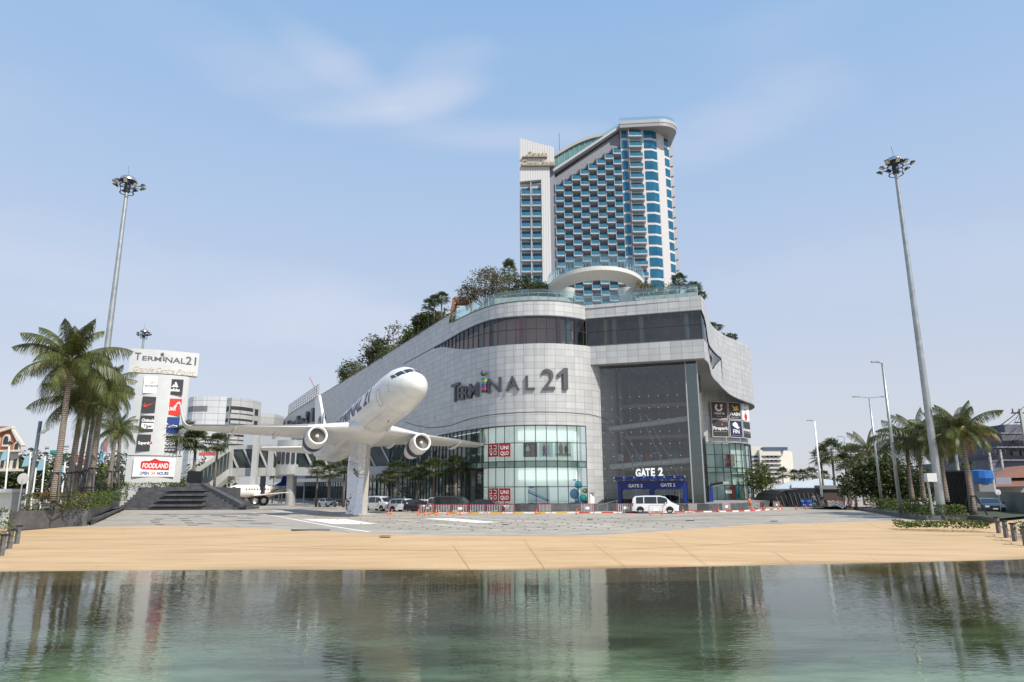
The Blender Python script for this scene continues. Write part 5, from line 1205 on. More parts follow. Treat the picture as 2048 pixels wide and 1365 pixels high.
tile(329,797,361,830,(.62,.03,.02),[('t','PUMA',.38,.28,.2,.56,WH),('p',[(.5,.5),(.66,.58),(.78,.72),(.88,.68),(.93,.76),(.84,.84),(.7,.76),(.72,.6),(.62,.36),(.58,.48)],WH)],'red panel reading PUMA')
tile(277.5,831,309.5,864,BK,[('t','Onitsuka',.5,.62,.2,.8,WH,.25),('p',p4(.12,.2,.76,.34),WH),('t','Tiger',.5,.28,.18,.6,BK,.25)],'black panel reading Onitsuka Tiger')
tile(324,834,357,866,(.012,.045,.20),[('t','asics',.6,.36,.2,.56,WH,.2),('p',arc(.2,.48,.08,.14,20,330,12),WH)],'blue panel reading asics')
tile(271.5,869,304.5,903,BK,[('t','Superdry',.5,.42,.18,.84,WH),('p',arc(.9,.5,.0,.08,0,360,8),(.5,.03,.03))],'black panel reading Superdry')
tile(320,872,354,905,BK,[('t','LUSH',.42,.68,.2,.62,WH),('t','FRESH',.46,.44,.2,.7,WH),('t','HANDMADE',.48,.27,.11,.8,WH),('t','COSMETICS',.48,.10,.11,.8,WH)],'black panel reading LUSH FRESH HANDMADE COSMETICS')
tile(264,916,348,953.5,(.80,.79,.78),[('p',[(.17,.46),(.22,.38),(.86,.34),(.86,.78),(.8,.84),(.62,.86),(.5,.98),(.38,.84),(.24,.84),(.17,.78)],(.55,.02,.02)),('t','FOODLAND',.52,.46,.26,.62,WH,.12),('t','OPEN',.28,.1,.17,.22,(.03,.05,.2)),('t','24',.49,.1,.17,.1,(.7,.25,.05)),('t','HOURS',.72,.1,.17,.28,(.03,.05,.2))],'white panel reading FOODLAND OPEN 24 HOURS')
# ============================================================ LIGHT MASTS
def mast(name,label,base,H,r0,r1,seed=0,cat='light mast'):
    t=thing(name,label,cat,tuple(base),0,'high floodlight masts'); b=Vector(base); random.seed(seed)
    m=MB(); m.tube([b+Vector((0,0,H*i/5)) for i in range(6)],[r0+(r1-r0)*i/5 for i in range(6)],16); m.lathe(b,[(r0*1.9,0),(r0*1.9,.08),(r0,.1)],12); m.build('pole',steel,t,smooth=True,autosm=40)
    k=H/30.*.66; c=b+Vector((0,0,H-1.1*k))
    m=MB()
    for zz,rr in((-1.0,.85),(.1,.95)):
        m.tube([c+Vector((rr*k*cos(2*PI*i/20),rr*k*sin(2*PI*i/20),zz*k)) for i in range(21)],.05*k,6,False)
    for i in range(6): a=2*PI*i/6; m.bar(c+Vector((.85*k*cos(a),.85*k*sin(a),-1*k)),c+Vector((.95*k*cos(a),.95*k*sin(a),.2*k)),.06*k); m.bar(c+Vector((0,0,.0)),c+Vector((.95*k*cos(a),.95*k*sin(a),.1*k)),.06*k)
    m.lathe(c,[(.35*k,-.9*k),(.4*k,-.2*k),(.35*k,.5*k)],10); m.build('ring_carriage',dark,t)
    m=MB(); m.lathe(c+Vector((0,0,.75*k)),[(1.08*k,0),(1.06*k,.2*k),(.85*k,.5*k),(.5*k,.7*k),(.001,.78*k)],20); m.build('cover_dome',chrome,t,smooth=True)
    m=MB(); m.lathe(c+Vector((0,0,.74*k)),[(1.06*k,0),(.001,.15*k)],20); m.build('dome_underside',dark,t)
    m=MB(); m.tube([c+Vector((0,0,1.4*k)),c+Vector((-.12,0,3.0*k))],.025*k,4); m.build('lightning_rod',dark,t)
    for i in range(9):
        a=2*PI*i/9+.2; d=Vector((cos(a),sin(a),0)); s=Vector((-sin(a),cos(a),0)); el=random.uniform(-.1,.35); R1=random.uniform(1.5,2.05)*k
        e=c+d*R1+Vector((0,0,el*k)); m=MB(); m.bar(c+d*.9*k,e,.07*k)
        n=(d*.5+Vector((0,0,-.85))).normalized(); u_2=s; v2=n.cross(u_2)
        Q=Matrix((u_2,v2,n)).transposed(); m.box(e,(.50*k,.62*k,.16*k),M=Q); m.box(e+n*-.16*k,(.3*k,.3*k,.2*k),M=Q); o=m.build('floodlight',dark,t)
        m=MB(); m.box(e+n*.09*k,(.44*k,.56*k,.03*k),M=Q); m.build('lens',C(.62,.58,.5),o)
    return t
q=gr(1880,1034); mast('light_mast','tall grey floodlight mast rising from the planter on the right',at(1883,1020,62).to_2d().to_3d(),(at(1789,320,62).z),.36,.16,3)
mast('light_mast','tall grey floodlight mast behind the large palms on the left',at(181,960,62).to_2d().to_3d(),at(252.5,358,62).z,.36,.16,5)
mast('light_mast','distant floodlight mast seen beside the pylon sign',at(255,960,125).to_2d().to_3d(),at(269,662,125).z,.42,.17,7)
# ============================================================ VEGETATION builders
lf_coco=leaf_mat('palm_leaf',[(.045,.06,.018),(.08,.10,.03),(.15,.16,.05),(.06,.08,.022)],.25,.4)
lf_yel=leaf_mat('palm_leaf_yellow',[(.26,.17,.035),(.20,.15,.04),(.33,.22,.05)],.3,.45)
lf_fan=leaf_mat('fan_palm_leaf',[(.045,.065,.022),(.08,.10,.033),(.12,.13,.045)],.2,.45)
lf_dark=leaf_mat('dark_leaf',[(.035,.05,.016),(.06,.08,.025),(.10,.12,.04),(.045,.065,.02)],.25,.5)
lf_mid=leaf_mat('mid_leaf',[(.06,.09,.025),(.10,.13,.035),(.14,.15,.045)],.3,.55)
lf_brown=leaf_mat('dry_leaf',[(.14,.11,.06),(.10,.10,.04),(.20,.16,.09),(.09,.10,.035)],.25,.6)
lf_hedge=leaf_mat('hedge_leaf',[(.05,.09,.02),(.09,.13,.03),(.14,.17,.04),(.07,.10,.02)],.25,.5)
lf_hedge2=leaf_mat('olive_hedge_leaf',[(.09,.09,.03),(.13,.13,.04),(.16,.13,.06),(.07,.09,.02)],.25,.5)
def trunkmat():
    m,n,l,b=newmat('palm_trunk'); t=n.new('ShaderNodeTexCoord'); wv=n.new('ShaderNodeTexWave'); wv.bands_direction='Z'; wv.inputs['Scale'].default_value=2.1; wv.inputs['Distortion'].default_value=3.0; wv.inputs['Detail'].default_value=3; wv.inputs['Detail Scale'].default_value=1.5; l.new(t.outputs['Object'],wv.inputs[0])
    r=ramp(n,[(0,(.085,.065,.05)),(.3,(.20,.165,.135)),(1,(.31,.26,.215))]); l.new(wv.outputs[0],r.inputs[0])
    x=n.new('ShaderNodeTexNoise'); x.inputs['Scale'].default_value=9; x.inputs['Detail'].default_value=5; l.new(t.outputs['Object'],x.inputs[0]); r2=ramp(n,[(.3,(.65,.65,.65)),(.7,(1.1,1.1,1.1))]); l.new(x.outputs[0],r2.inputs[0])
    mx=n.new('ShaderNodeMix'); mx.data_type='RGBA'; mx.blend_type='MULTIPLY'; mx.inputs[0].default_value=1; l.new(r.outputs[0],mx.inputs[6]); l.new(r2.outputs[0],mx.inputs[7]); l.new(mx.outputs[2],b.inputs['Base Color']); b.inputs['Roughness'].default_value=.85
    bp=n.new('ShaderNodeBump'); bp.inputs['Strength'].default_value=.5; bp.inputs['Distance'].default_value=.04; l.new(wv.outputs[0],bp.inputs['Height']); l.new(bp.outputs[0],b.inputs['Normal']); return m
tr_palm=trunkmat(); bark=mat('bark',(.16,.12,.085),.9,nz=.3,ns=4,bump=.4,bs=14)
def frond(m,c,az,el,Ln,rnd,droop=1.0,nl=38,lw=.06,sub=None):
    d=Vector((cos(az),sin(az),0)); side=Vector((-sin(az),cos(az),0)); P=[]; n=14; ang=el; p=Vector(c)
    for i in range(n+1):
        P.append(p.copy()); ang-=droop*(.055+.115*i/n); st=Ln/n; p=p+(d*cos(ang)+Vector((0,0,1))*sin(ang))*st
    for i in range(n):
        w_=.05*(1-i/n)+.012; m.bar(P[i],P[i+1],w_,w_*.8)
    tw_=rnd.uniform(-.3,.3)
    for k in range(nl):
        t=.12+.88*k/nl; i=min(n-1,int(t*n)); f=t*n-i; q=P[i].lerp(P[i+1],f); tg=(P[i+1]-P[i]).normalized(); nn=side.cross(tg)
        L1=Ln*.235*(sin(PI*min(1,t*.93+.10))**.55)*(1.0 if t<.8 else 1-.45*(t-.8)/.2)*rnd.uniform(.85,1.1)
        for s in(1,-1):
            o=(side*s*.80+tg*(.35+.5*t)+nn*(.25+tw_*s)-Vector((0,0,.12))).normalized()
            mid=q+o*L1*.5; end=q+o*L1*.82-Vector((0,0,L1*(.30+.25*rnd.random()))); e2=q+o*L1*.98-Vector((0,0,L1*(.62+.25*rnd.random())))
            w_=tg*lw*.5
            nv=len(m.v); m.v+=[tuple(q-w_),tuple(q+w_),tuple(mid+w_*1.1),tuple(mid-w_*1.1),tuple(end+w_*.7),tuple(end-w_*.7),tuple(e2)]
            m.f+=[(nv,nv+1,nv+2,nv+3),(nv+3,nv+2,nv+4,nv+5),(nv+5,nv+4,nv+6)]; m.m+=[0]*3
def coco(name,label,base,crown,Ln,seed,group,nf=22,tr=.2,yellow=0,cat='palm tree',nl=38,drp=1.):
    rnd=random.Random(seed); b=Vector(base); c=Vector(crown); t=thing(name,label,cat,tuple(b),0,group)
    m=MB(); pts=[]; n=12
    for i in range(n+1):
        f=i/n; p=b.lerp(c,f); p+= Vector(((c-b).x*.12*sin(PI*f)*-1,0,0)); pts.append(p)
    rs=[tr*(1.25-.35*min(1,f*3)) if f<.33 else tr*(.90-.18*f) for f in [i/n for i in range(n+1)]]; rs[-1]=tr*.95; m.tube(pts,rs,12); m.build('trunk',tr_palm,t,smooth=True)
    m=MB(); m.lathe(c-Vector((0,0,.55)),[(tr*.8,0),(tr*1.5,.35),(tr*1.3,.8),(.02,1.15)],10); m.build('crown_shaft',mat('palm_fibre',(.22,.17,.07),.8,nz=.3,ns=8) if 'palm_fibre' not in bpy.data.materials else bpy.data.materials['palm_fibre'],t)
    m=MB(); my=MB()
    for k in range(nf):
        az=k*2.39996+rnd.uniform(-.2,.2); f=k/nf; el=R_(88-112*f**.95+rnd.uniform(-10,10)); L=Ln*rnd.uniform(.86,1.06)*(1 if f>.12 else .8)
        frond(my if (yellow and k in yellow) else m,c+Vector((0,0,.25)),az,el,L,rnd,drp*(.62+.5*f)*rnd.uniform(.85,1.15),nl+2,.052*Ln/4)
    m.build('fronds',lf_coco,t)
    if my.f: my.build('dry_fronds',lf_yel,t)
    m=MB(); 
    for k in range(7): a=k*.9; m.lathe(c+Vector((.32*cos(a),.32*sin(a),-.35-.1*(k%2))),[(.001,-.14),(.11,-.08),(.13,0),(.11,.08),(.001,.14)],7)
    m.build('coconuts',mat('coconut',(.16,.15,.04),.6,nz=.2) if 'coconut' not in bpy.data.materials else bpy.data.materials['coconut'],t)
    return t
def fanleaf(m,c,az,el,R,rnd):
    d=Vector((cos(az)*cos(el),sin(az)*cos(el),sin(el))); side=Vector((-sin(az),cos(az),0)); up=side.cross(d); hub=Vector(c)+d*R*.75
    m.bar(c,hub,.03)
    n=13
    for k in range(n):
        a=R_(-115+230*k/(n-1)); o=(d*cos(a)+side*sin(a)); L=R*(.78-.18*abs(a)/2)*rnd.uniform(.9,1.1); tip=hub+o*L-Vector((0,0,L*.32))+up*.02; w=o.cross(up).normalized()*R*.055
        mid=hub+o*L*.6-Vector((0,0,L*.04)); nv=len(m.v); m.v+=[tuple(hub),tuple(mid+w),tuple(tip),tuple(mid-w)]; m.f.append((nv,nv+1,nv+2,nv+3)); m.m.append(0)
def fanpalm_proto(seed,H=8.,R=1.5,nf=30):
    rnd=random.Random(seed); t=thing('fan_palm','fan palm','palm tree'); m=MB(); m.tube([(0,0,0),(.1*rnd.uniform(-1,1),0,H*.5),(0,0,H)],[.2,.15,.13],9); m.build('trunk',tr_palm,t,smooth=True)
    m=MB()
    for k in range(nf):
        f=k/nf; fanleaf(m,(0,0,H-.1+.3*(1-f)),k*2.4+rnd.uniform(-.3,.3),R_(80-135*f+rnd.uniform(-10,10)),R*rnd.uniform(.85,1.1),rnd)
    m.build('fronds',lf_fan,t); return t
def leaves(m,rnd,c,rx,ry,rz,n,ls,clump=14,cr=.22,hollow=.35):
    c=Vector(c); R=(rx+ry+rz)/3
    for _ in range(max(1,n//clump)):
        while 1:
            v=Vector((rnd.uniform(-1,1),rnd.uniform(-1,1),rnd.uniform(-1,1)))
            if hollow<v.length<1: break
        v*= (1+.12*rnd.uniform(-1,1)); q=c+Vector((v.x*rx,v.y*ry,v.z*rz))
        for _ in range(clump):
            p=q+Vector((rnd.gauss(0,1),rnd.gauss(0,1),rnd.gauss(0,.8)))*cr*R*.6
            a=Vector((rnd.uniform(-1,1),rnd.uniform(-1,1),rnd.uniform(-.6,.6))).normalized(); b=a.cross(Vector((rnd.uniform(-1,1),rnd.uniform(-1,1),rnd.uniform(-1,1)))).normalized(); s=ls*rnd.uniform(.6,1.25)
            nv=len(m.v); m.v+=[tuple(p-a*s),tuple(p+b*s*.45),tuple(p+a*s),tuple(p-b*s*.45)]; m.f.append((nv,nv+1,nv+2,nv+3)); m.m.append(0)
def tree_obj(name,label,base,blobs,ls,lm,seed,cat='tree',group=None,tr=.12,n=1500,stems=1,clump=14,cr=.22,hollow=.35,branches=0,thick=1.,loc=None):
    """blobs: list of (dx,dy,dz,rx,rz) relative to base"""
    rnd=random.Random(seed); b=Vector(base); t=thing(name,label,cat,tuple(b),0,group); m=MB()
    for (dx,dy,dz,rx,rz) in blobs:
        for k in range(2+branches):
            e=b+Vector((dx+rnd.uniform(-.6,.6)*rx,dy+rnd.uniform(-.5,.5)*rx,dz+rnd.uniform(-.2,.75)*rz)); mid=b.lerp(e,.5)+Vector((rnd.uniform(-.15,.15)*rx,0,-.1*rz)); s0=b+Vector((rnd.uniform(-.25,.25)*rx*(stems>1),0,0)); m.tube([s0,mid,e],[tr,tr*.6,tr*.12],5)
    m.build('trunk',bark,t,smooth=True); m=MB()
    tot=sum(bl[3]**2*bl[4] for bl in blobs)
    for (dx,dy,dz,rx,rz) in blobs: leaves(m,rnd,b+Vector((dx,dy,dz)),rx,rx,rz,int(n*rx**2*rz/tot),ls,clump,cr,hollow)
    m.build('crown',lm,t); return t
def hedge(label,pts,w,z0,z1,lm,seed,ls=.09,dens=170,cat='hedge',name='hedge',rag=.12,group=None):
    rnd=random.Random(seed); P=[Vector(p) for p in pts]; t=thing(name,label,cat,(P[0].x,P[0].y,z0),0,group); m=MB()
    for a,b in zip(P[:-1],P[1:]):
        d=b-a; L1=d.length; dd=d.normalized(); s=dd.cross(Vector((0,0,1))); n=int(dens*L1*(w+(z1-z0)*2)/2)
        for _ in range(n):
            f=rnd.random(); x=rnd.uniform(-.5,.5); z=rnd.random()
            if rnd.random()<.75:
                e=rnd.choice((0,1,2)); 
                if e==0: z=1+rnd.gauss(0,.05)
                elif e==1: x=.5
                else: x=-.5
            bump=rag*(math.sin(f*L1*2.1+a.x)+math.sin(f*L1*5.3)*.5)*.5
            p=a+d*f+s*(x*w*(1+bump))+Vector((0,0,0)); p.z=z0+(z1-z0)*z*(1+bump*.8)+rnd.gauss(0,.025)
            q=Vector((rnd.uniform(-1,1),rnd.uniform(-1,1),rnd.uniform(-.3,1))).normalized(); r=q.cross(Vector((rnd.uniform(-1,1),rnd.uniform(-1,1),rnd.uniform(-1,1)))).normalized(); k=ls*rnd.uniform(.6,1.3)
            nv=len(m.v); m.v+=[tuple(p-q*k),tuple(p+r*k*.5),tuple(p+q*k),tuple(p-r*k*.5)]; m.f.append((nv,nv+1,nv+2,nv+3)); m.m.append(0)
    m.build('foliage',lm,t); return t
# ---- coconut palms left
LG='coconut palms in the left planter'; RG='coconut palms in the right planter'
def fl(u,v,Y): p=at(u,v,Y); return Vector((p.x,p.y,.3))
coco('coconut_palm','tallest and nearest coconut palm at the left, full green crown, leaning trunk',at(107,1002,53),at(142,727,53),4.7,11,LG,26,.27,nl=46)
coco('coconut_palm','coconut palm just right of the tallest left palm, crown partly hidden',at(135,996,58),at(165,808,58),4.2,12,LG,20,.27)
coco('coconut_palm','shaded coconut palm third from the left, behind the steel palm stakes',at(150,990,63),at(185,793,63),3.7,13,LG,20,.24)
coco('coconut_palm','dark trunked coconut palm close beside the left floodlight mast',at(165,985,66),at(193,800,66),3.7,14,LG,18,.24)
coco('coconut_palm','coconut palm with long fronds hanging toward the pylon sign',at(178,985,60.5),at(205,785,60.5),3.6,15,LG,24,.25,nl=44)
coco('coconut_palm','small coconut palm left of the pylon sign base, behind the hedge',at(218,975,82),at(231,868,82),3.2,16,LG,16,.25)
coco('coconut_palm','small coconut palm closest to the pylon sign foot',at(232,972,86),at(241,862,86),2.9,17,LG,16,.25)
# right
coco('coconut_palm','foremost right coconut palm with yellowing lower fronds',at(1948,1030,62),at(1922,866,62),3.9,21,RG,21,.27,yellow=(8,13,16,19),nl=44)
coco('coconut_palm','coconut palm right behind the right floodlight mast',at(1893,1005,68),at(1878,878,68),3.9,22,RG,22,.25)
coco('coconut_palm','coconut palm left of the right mast with long drooping green fronds',at(1848,1003,72),at(1836,882,72),4.3,23,RG,22,.22)
coco('coconut_palm','leftmost coconut palm of the right planter, windblown green crown',at(1825,1002,76),at(1813,890,76),4.0,24,RG,20,.22)
coco('coconut_palm','lone distant coconut palm rising above the dense round tree',at(1746,1000,100),at(1737,905,100),4.3,25,'coconut palms beyond the round tree',18,.22)
# stakes round the left palms
def stakes(label,c,h,r):
    t=thing('palm_stake',label,'support',tuple(c),0,'black steel stakes bracing the palms'); c=Vector(c)
    for k in range(4):
        a=R_(45+90*k); m=MB(); m.bar(c+Vector((r*cos(a),r*sin(a),0)),c+Vector((.32*cos(a),.32*sin(a),h)),.10); m.build('leg',black,t)
    m=MB()
    for k in range(4):
        a=R_(45+90*k); b=a+PI/2; m.bar(c+Vector((.34*cos(a),.34*sin(a),h)),c+Vector((.34*cos(b),.34*sin(b),h)),.09); m.bar(c+Vector((r*.93*cos(a),r*.93*sin(a),.35)),c+Vector((r*.93*cos(b),r*.93*sin(b),.35)),.07)
    m.build('collar',black,t)
for u,v,Y,h,lab in((110,1003,53,2.1,'under the tallest left palm'),(136,995,58,2.0,'under the second palm from the left'),(152,990,63,2.0,'under the third palm from the left'),(168,985,66,2.0,'beside the left mast'),(180,984,60.5,2.0,'under the palm with hanging fronds'),(219,976,82,1.9,'under the small palm left of the pylon'),(233,974,86,1.9,'under the palm nearest the pylon'),(1949,1030,62,1.6,'under the yellowing palm on the right')):
    p=at(u,v,Y); stakes('black steel four legged stake frame '+lab,p,h,.95)
# fan palms
FP=[Proto(fanpalm_proto(31)),Proto(fanpalm_proto(32,8,1.6,26)),Proto(fanpalm_proto(33,8,1.45,34))]
fpn=0
def fpalm(u,vc,Y,R,label,group,vbase=None,zb=0.,sh=1.):
    """crown centre pixel, crown radius px"""
    global fpn
    c=at(u,vc,Y); rm=R/(FPX/(Y*.99)); s=rm/1.9; pr=FP[fpn%3]; fpn+=1
    H=c.z-zb; pr.put((c.x,c.y,zb),fpn*1.3,(s,s,H/8.),label,group); 
fpalm(366,868,118,40,'large fan palm overlapping the lower right edge of the pylon sign','fan palms beside the pylon sign',zb=2.5)
fpalm(392,885,120,36,'shorter fan palm between the pylon sign and the slim fan palm','fan palms beside the pylon sign',zb=2.5)
fpalm(436,887,121,27,'slim fan palm standing in front of the glazed escalator tube','fan palms beside the pylon sign',zb=2.2)
for i,(u,v,Y,R) in enumerate(((636,938,128,22),(660,946,124,22),(690,936,120,24),(548,948,170,13),(566,952,165,13),(795,940,104,30),(838,948,103,30),(868,938,101,30),(912,930,98,30),(775,955,112,24))):
    fpalm(u,v,Y,R,('fan palm %s in front of the mall'%('left of the mirrored pillar','just left of the mirrored pillar','behind the airliner belly, beside the pillar','by the round bridge column','right of the round bridge column','under the right engine','between the right engine and the wing tip','third from the right','nearest the red shop signs','half hidden behind the pillar')[i]) if True else '', 'fan palms along the mall front')
for i,(u,v,R,Y) in enumerate(((1565,948,14,170),(1588,950,14,170),(1606,951,14,170),(1624,948,15,165),(1648,952,14,165),(1642,915,24,118),(1663,905,28,112),(1690,925,24,112),(1702,912,26,118),(1720,930,20,120),(1935,935,16,150),(1520,958,10,190))):
    fpalm(u,v,Y,R,('leftmost small fan palm of the far right row','second small fan palm of the far right row','third small fan palm of the far right row','fourth small fan palm, in front of the white canopy','small fan palm just left of the white lamp post','fan palm leaning beside the white lamp post','tallest fan palm right of the white lamp post','fan palm behind the dense round tree, left side','fan palm behind the dense round tree','low fan palm against the dense round tree','small fan palm beyond the black screen','tiny fan palm behind the leafy tree by the mall')[i],'fan palms by the underpass')
# trees right
q=gr(1525,1010,0); tree_obj('leafy_tree','loose grey green leafy tree beside the right corner of the mall',at(1524,1003,120).to_2d().to_3d(),[(0,0,4.6,2.4,2.5),(-1.0,0,3.6,1.6,1.6),(1.2,0,3.9,1.5,1.8),(.2,0,6.3,1.3,1.3)],.22,lf_mid,51,n=2200,cr=.3)
b_=at(1768,1003,92).to_2d().to_3d(); tree_obj('round_tree','dense dark round crowned tree with many thin stems at the right of the plaza',b_,[(0,0,4.2,3.6,2.4),(-3.2,.4,3.6,2.3,2.0),(3.0,-.4,3.7,2.5,2.0),(.6,0,5.1,2.6,1.5),(-1.6,0,5.0,1.9,1.4),(4.6,.2,3.0,1.3,1.3)],.26,lf_dark,52,n=9000,stems=6,tr=.10,branches=3,cr=.3,hollow=.2)
tree_obj('leafy_tree','dark tree clump behind the right coconut palms and mast',at(1858,1002,110).to_2d().to_3d(),[(0,0,3.2,3.0,2.2),(-3.2,0,2.8,2.2,1.8)],.28,lf_dark,53,n=2500)
# far left trees
for i,(u,v,Y,rx,rz,lm,lab) in enumerate(((45,945,150,5.0,4.0,lf_dark,'dark green tree mass between the gabled house and the white houses'),(118,950,150,5.5,4.5,lf_dark,'dark green tree behind the large left palm trunk'),(228,945,190,7,6.5,lf_dark,'dark green tree left of the pylon sign'),(20,950,140,4,3.5,lf_dark,'dark green tree in front of the gabled house'),(410,960,190,6,5.,lf_mid,'green trees seen under the fan palms by the pylon'),(200,955,170,4,4,lf_mid,'pale green tree near the distant blue and red tower'))):
    c=at(u,v,Y); tree_obj('leafy_tree',lab,(c.x,c.y,0),[(0,0,c.z,rx,rz),(-rx*.7,0,c.z-rz*.3,rx*.6,rz*.7),(rx*.7,0,c.z-rz*.3,rx*.6,rz*.7)],.5,lm,60+i,n=1600,tr=.2,group='trees beyond the left planter')
# ---- roof garden
def rooftop(u,vr,path=PA,off=-2.):
    h_=hit(path,u,vr); return pos(mk_path(path),h_[0],off) if h_ else None
def roofbush(u,vr,h,r,lm,lab,seed,n=900,kind='roof_shrub',sparse=1.,ls=.3):
    q=rooftop(u,vr); tree_obj(kind,lab,(q.x,q.y,29.6),[(0,0,h*.62,r*.95,h*.48),(r*.7,-.9,h*.38,r*.6,h*.36),(-r*.6,.9,h*.42,r*.6,h*.36)],ls,lm,seed,cat='shrub' if 'shrub' in kind else 'tree',group='plants of the mall roof garden',n=int(n*1.6),tr=.12,branches=2,cr=.3)
roofbush(686,762,5.4,3.2,lf_dark,'round green shrub lowest on the sloping roofline of the mall',71,1500)
roofbush(735,732,6.8,3.4,lf_brown,'yellow green shrub second up the sloping roofline',72,700,ls=.35)
roofbush(742,728,5.6,3.2,lf_dark,'dark green shrub in front of the yellow green one on the roofline',73,1400)
roofbush(768,712,7.4,2.5,lf_brown,'sparse bare branched little tree on the sloping roofline',74,260,'roof_tree',ls=.3)
roofbush(806,688,3.6,2.2,lf_mid,'low light green shrub midway up the roofline',75,1000)
roofbush(832,670,4.6,2.2,lf_dark,'dark shrub under the small roof palms',76,1300)
roofbush(852,658,3.6,2.0,lf_mid,'bright green low shrub beside the three roof palms',77,1000)
for u,vr,vc,R,lab in((858,655,611,14,'left of the three roof fan palms standing together'),(869,648,602,15,'middle of the three roof fan palms standing together'),(884,640,597,17,'right and tallest of the three roof fan palms'),(838,668,640,18,'single roof fan palm below the group of three')):
    q=rooftop(u,vr,off=-2.5); c=at(u,vc,q.y); rm=R/(FPX/q.y); pr=FP[fpn%3]; fpn+=1; pr.put((c.x,q.y,29.5),fpn*1.1,(rm/1.7,rm/1.7,(c.z-29.5)/8.),lab,'plants of the mall roof garden')
for k_,(ua,va,ub,vb,lab) in enumerate(((672,770,760,717,'lower stretch of clipped planting along the sloping roof edge of the mall'),(760,717,890,636,'upper stretch of clipped planting along the sloping roof edge of the mall'))):
    sa_=hit(PA,ua,va)[0]; sb_=hit(PA,ub,vb)[0]; pp2=[pos(PPA,sa_+(sb_-sa_)*i/5,-1.3) for i in range(6)]
    hedge(lab,[Vector((q.x,q.y,0)) for q in pp2],1.8,29.7,31.4,lf_mid if k_ else lf_hedge2,90+k_,.22,22,rag=.8,cat='planting',name='roof_hedge')
Rz=30.4
def rtree(u,vb,Y,blobs,ls,lm,lab,seed,n,nm='roof_tree',cat='tree',tr=.1,br=2): Y=min(Y,101+ (Y-100)*.3); c=at(u,vb,Y); tree_obj(nm,lab,(c.x,c.y,Rz if u<1200 else 29.9),blobs,ls,lm,seed,cat=cat,group='plants of the mall roof garden',n=n,tr=tr,branches=br)
rtree(972,600,107,[(0,0,4.0,3.3,2.2),(-2.6,0,2.6,1.8,1.6),(2.2,0,3.6,2.0,1.8),(.5,0,5.6,2.0,1.3)],.16,lf_brown,'large brownish bushy tree behind the glass roof railing',81,5200,br=5)
rtree(935,612,110,[(0,0,2.4,1.5,1.4)],.15,lf_brown,'small dry brown bush by the orange roof pavilion',82,900)
rtree(1050,590,112,[(0,0,3.8,2.6,1.9),(2.6,0,3.2,2.0,1.6),(-2.2,0,3.0,1.6,1.5)],.2,lf_dark,'dark green tree left of the raised viewing deck',83,3600)
rtree(1085,592,106,[(0,0,2.6,1.9,1.5),(1.4,0,2.0,1.2,1.1)],.18,lf_dark,'rounded dark shrub touching the viewing deck',84,2000,'roof_shrub','shrub')
rtree(1290,590,98,[(0,0,2.2,1.5,1.0),(-.8,0,1.6,.9,.8)],.13,lf_brown,'small brownish shrub right of the viewing deck',85,1200,'roof_shrub','shrub')
rtree(1325,592,97,[(0,0,1.5,2.4,.9)],.14,lf_mid,'low silvery shrub behind the railing right of the deck',86,1500,'roof_shrub','shrub')
rtree(1010,602,102,[(0,0,1.4,2.2,.9)],.14,lf_mid,'low green shrub behind the curved glass railing',88,1300,'roof_shrub','shrub')
for u,vc,Y,R,lab in((1018,545,112,17,'roof fan palm standing above the brownish tree'),(1358,563,98,17,'brownish roof fan palm near the right end of the railing'),(1385,577,97,18,'low roof fan palm at the right end of the railing'),(1402,592,99,12,'roof palm spilling past the corner of the roof')):
    c=at(u,vc,Y); rm=R/(FPX/Y); pr=FP[fpn%3]; fpn+=1; pr.put((c.x,c.y,28),fpn,(rm/1.6,rm/1.6,(c.z-28)/8),lab,'plants of the mall roof garden')
for u,vc,vr,R,lab in((1436,650,668,17,'left of two roof fan palms on the right wing of the mall'),(1450,655,672,15,'right of two roof fan palms on the right wing of the mall')):
    q=rooftop(u,vr,PR,-1.6); c=at(u,vc,q.y); rm=R/(FPX/q.y); pr=FP[fpn%3]; fpn+=1; pr.put((q.x,q.y,28.1),fpn,(rm/1.6,rm/1.6,(c.z-28.1)/8),lab,'plants of the mall roof garden')
q=rooftop(1472,686,PR,-1.5); tree_obj('roof_shrub','round dark green shrub at the far right end of the mall roof',(q.x,q.y,27.6),[(0,0,1.3,1.5,1.0),(-1.6,-1.5,.9,.9,.7)],.2,lf_dark,87,cat='shrub',group='plants of the mall roof garden',n=1200)
# ============================================================ STONE PLANTERS, STEPS, HEDGES
A_,B_,C_=gr(14,1061.5),gr(160,1053),gr(238,1019)
zt_l=at(60,1023.5,A_.y).z; 
pw=thing('stone_planter','long dark stone planter wall with a bench along its right side, left foreground','planter',tuple(A_))
m=MB(); D_=Vector((C_.x-14,C_.y,0)); E_=Vector((A_.x-8,A_.y+22,0)); 
m.prism([(A_.x,A_.y),(B_.x,B_.y),(B_.x+.3,B_.y+.3),(C_.x,C_.y),(C_.x-.6,C_.y),(B_.x-.35,B_.y+.9),(A_.x,A_.y+.6)],0,zt_l); m.build('wall',slate,pw)
m=MB(); m.face([(A_.x,A_.y+.5,zt_l-.25),(B_.x-.2,B_.y+.6,zt_l-.25),(C_.x-.4,C_.y,zt_l-.25),(D_.x,D_.y,zt_l-.25),(E_.x,E_.y,zt_l-.25)]); m.build('soil',mat('soil',(.05,.06,.03),.95,nz=.3),pw)
B2=B_.lerp(C_,.12); m=MB(); q0=B_.lerp(C_,.3); m.prism([(q0.x,q0.y),(C_.x,C_.y),(C_.x-.7,C_.y),(q0.x-.7,q0.y)],zt_l,lambda i:zt_l+(.75 if i in(0,3) else 1.7)); m.build('upper_wall',slate,pw)
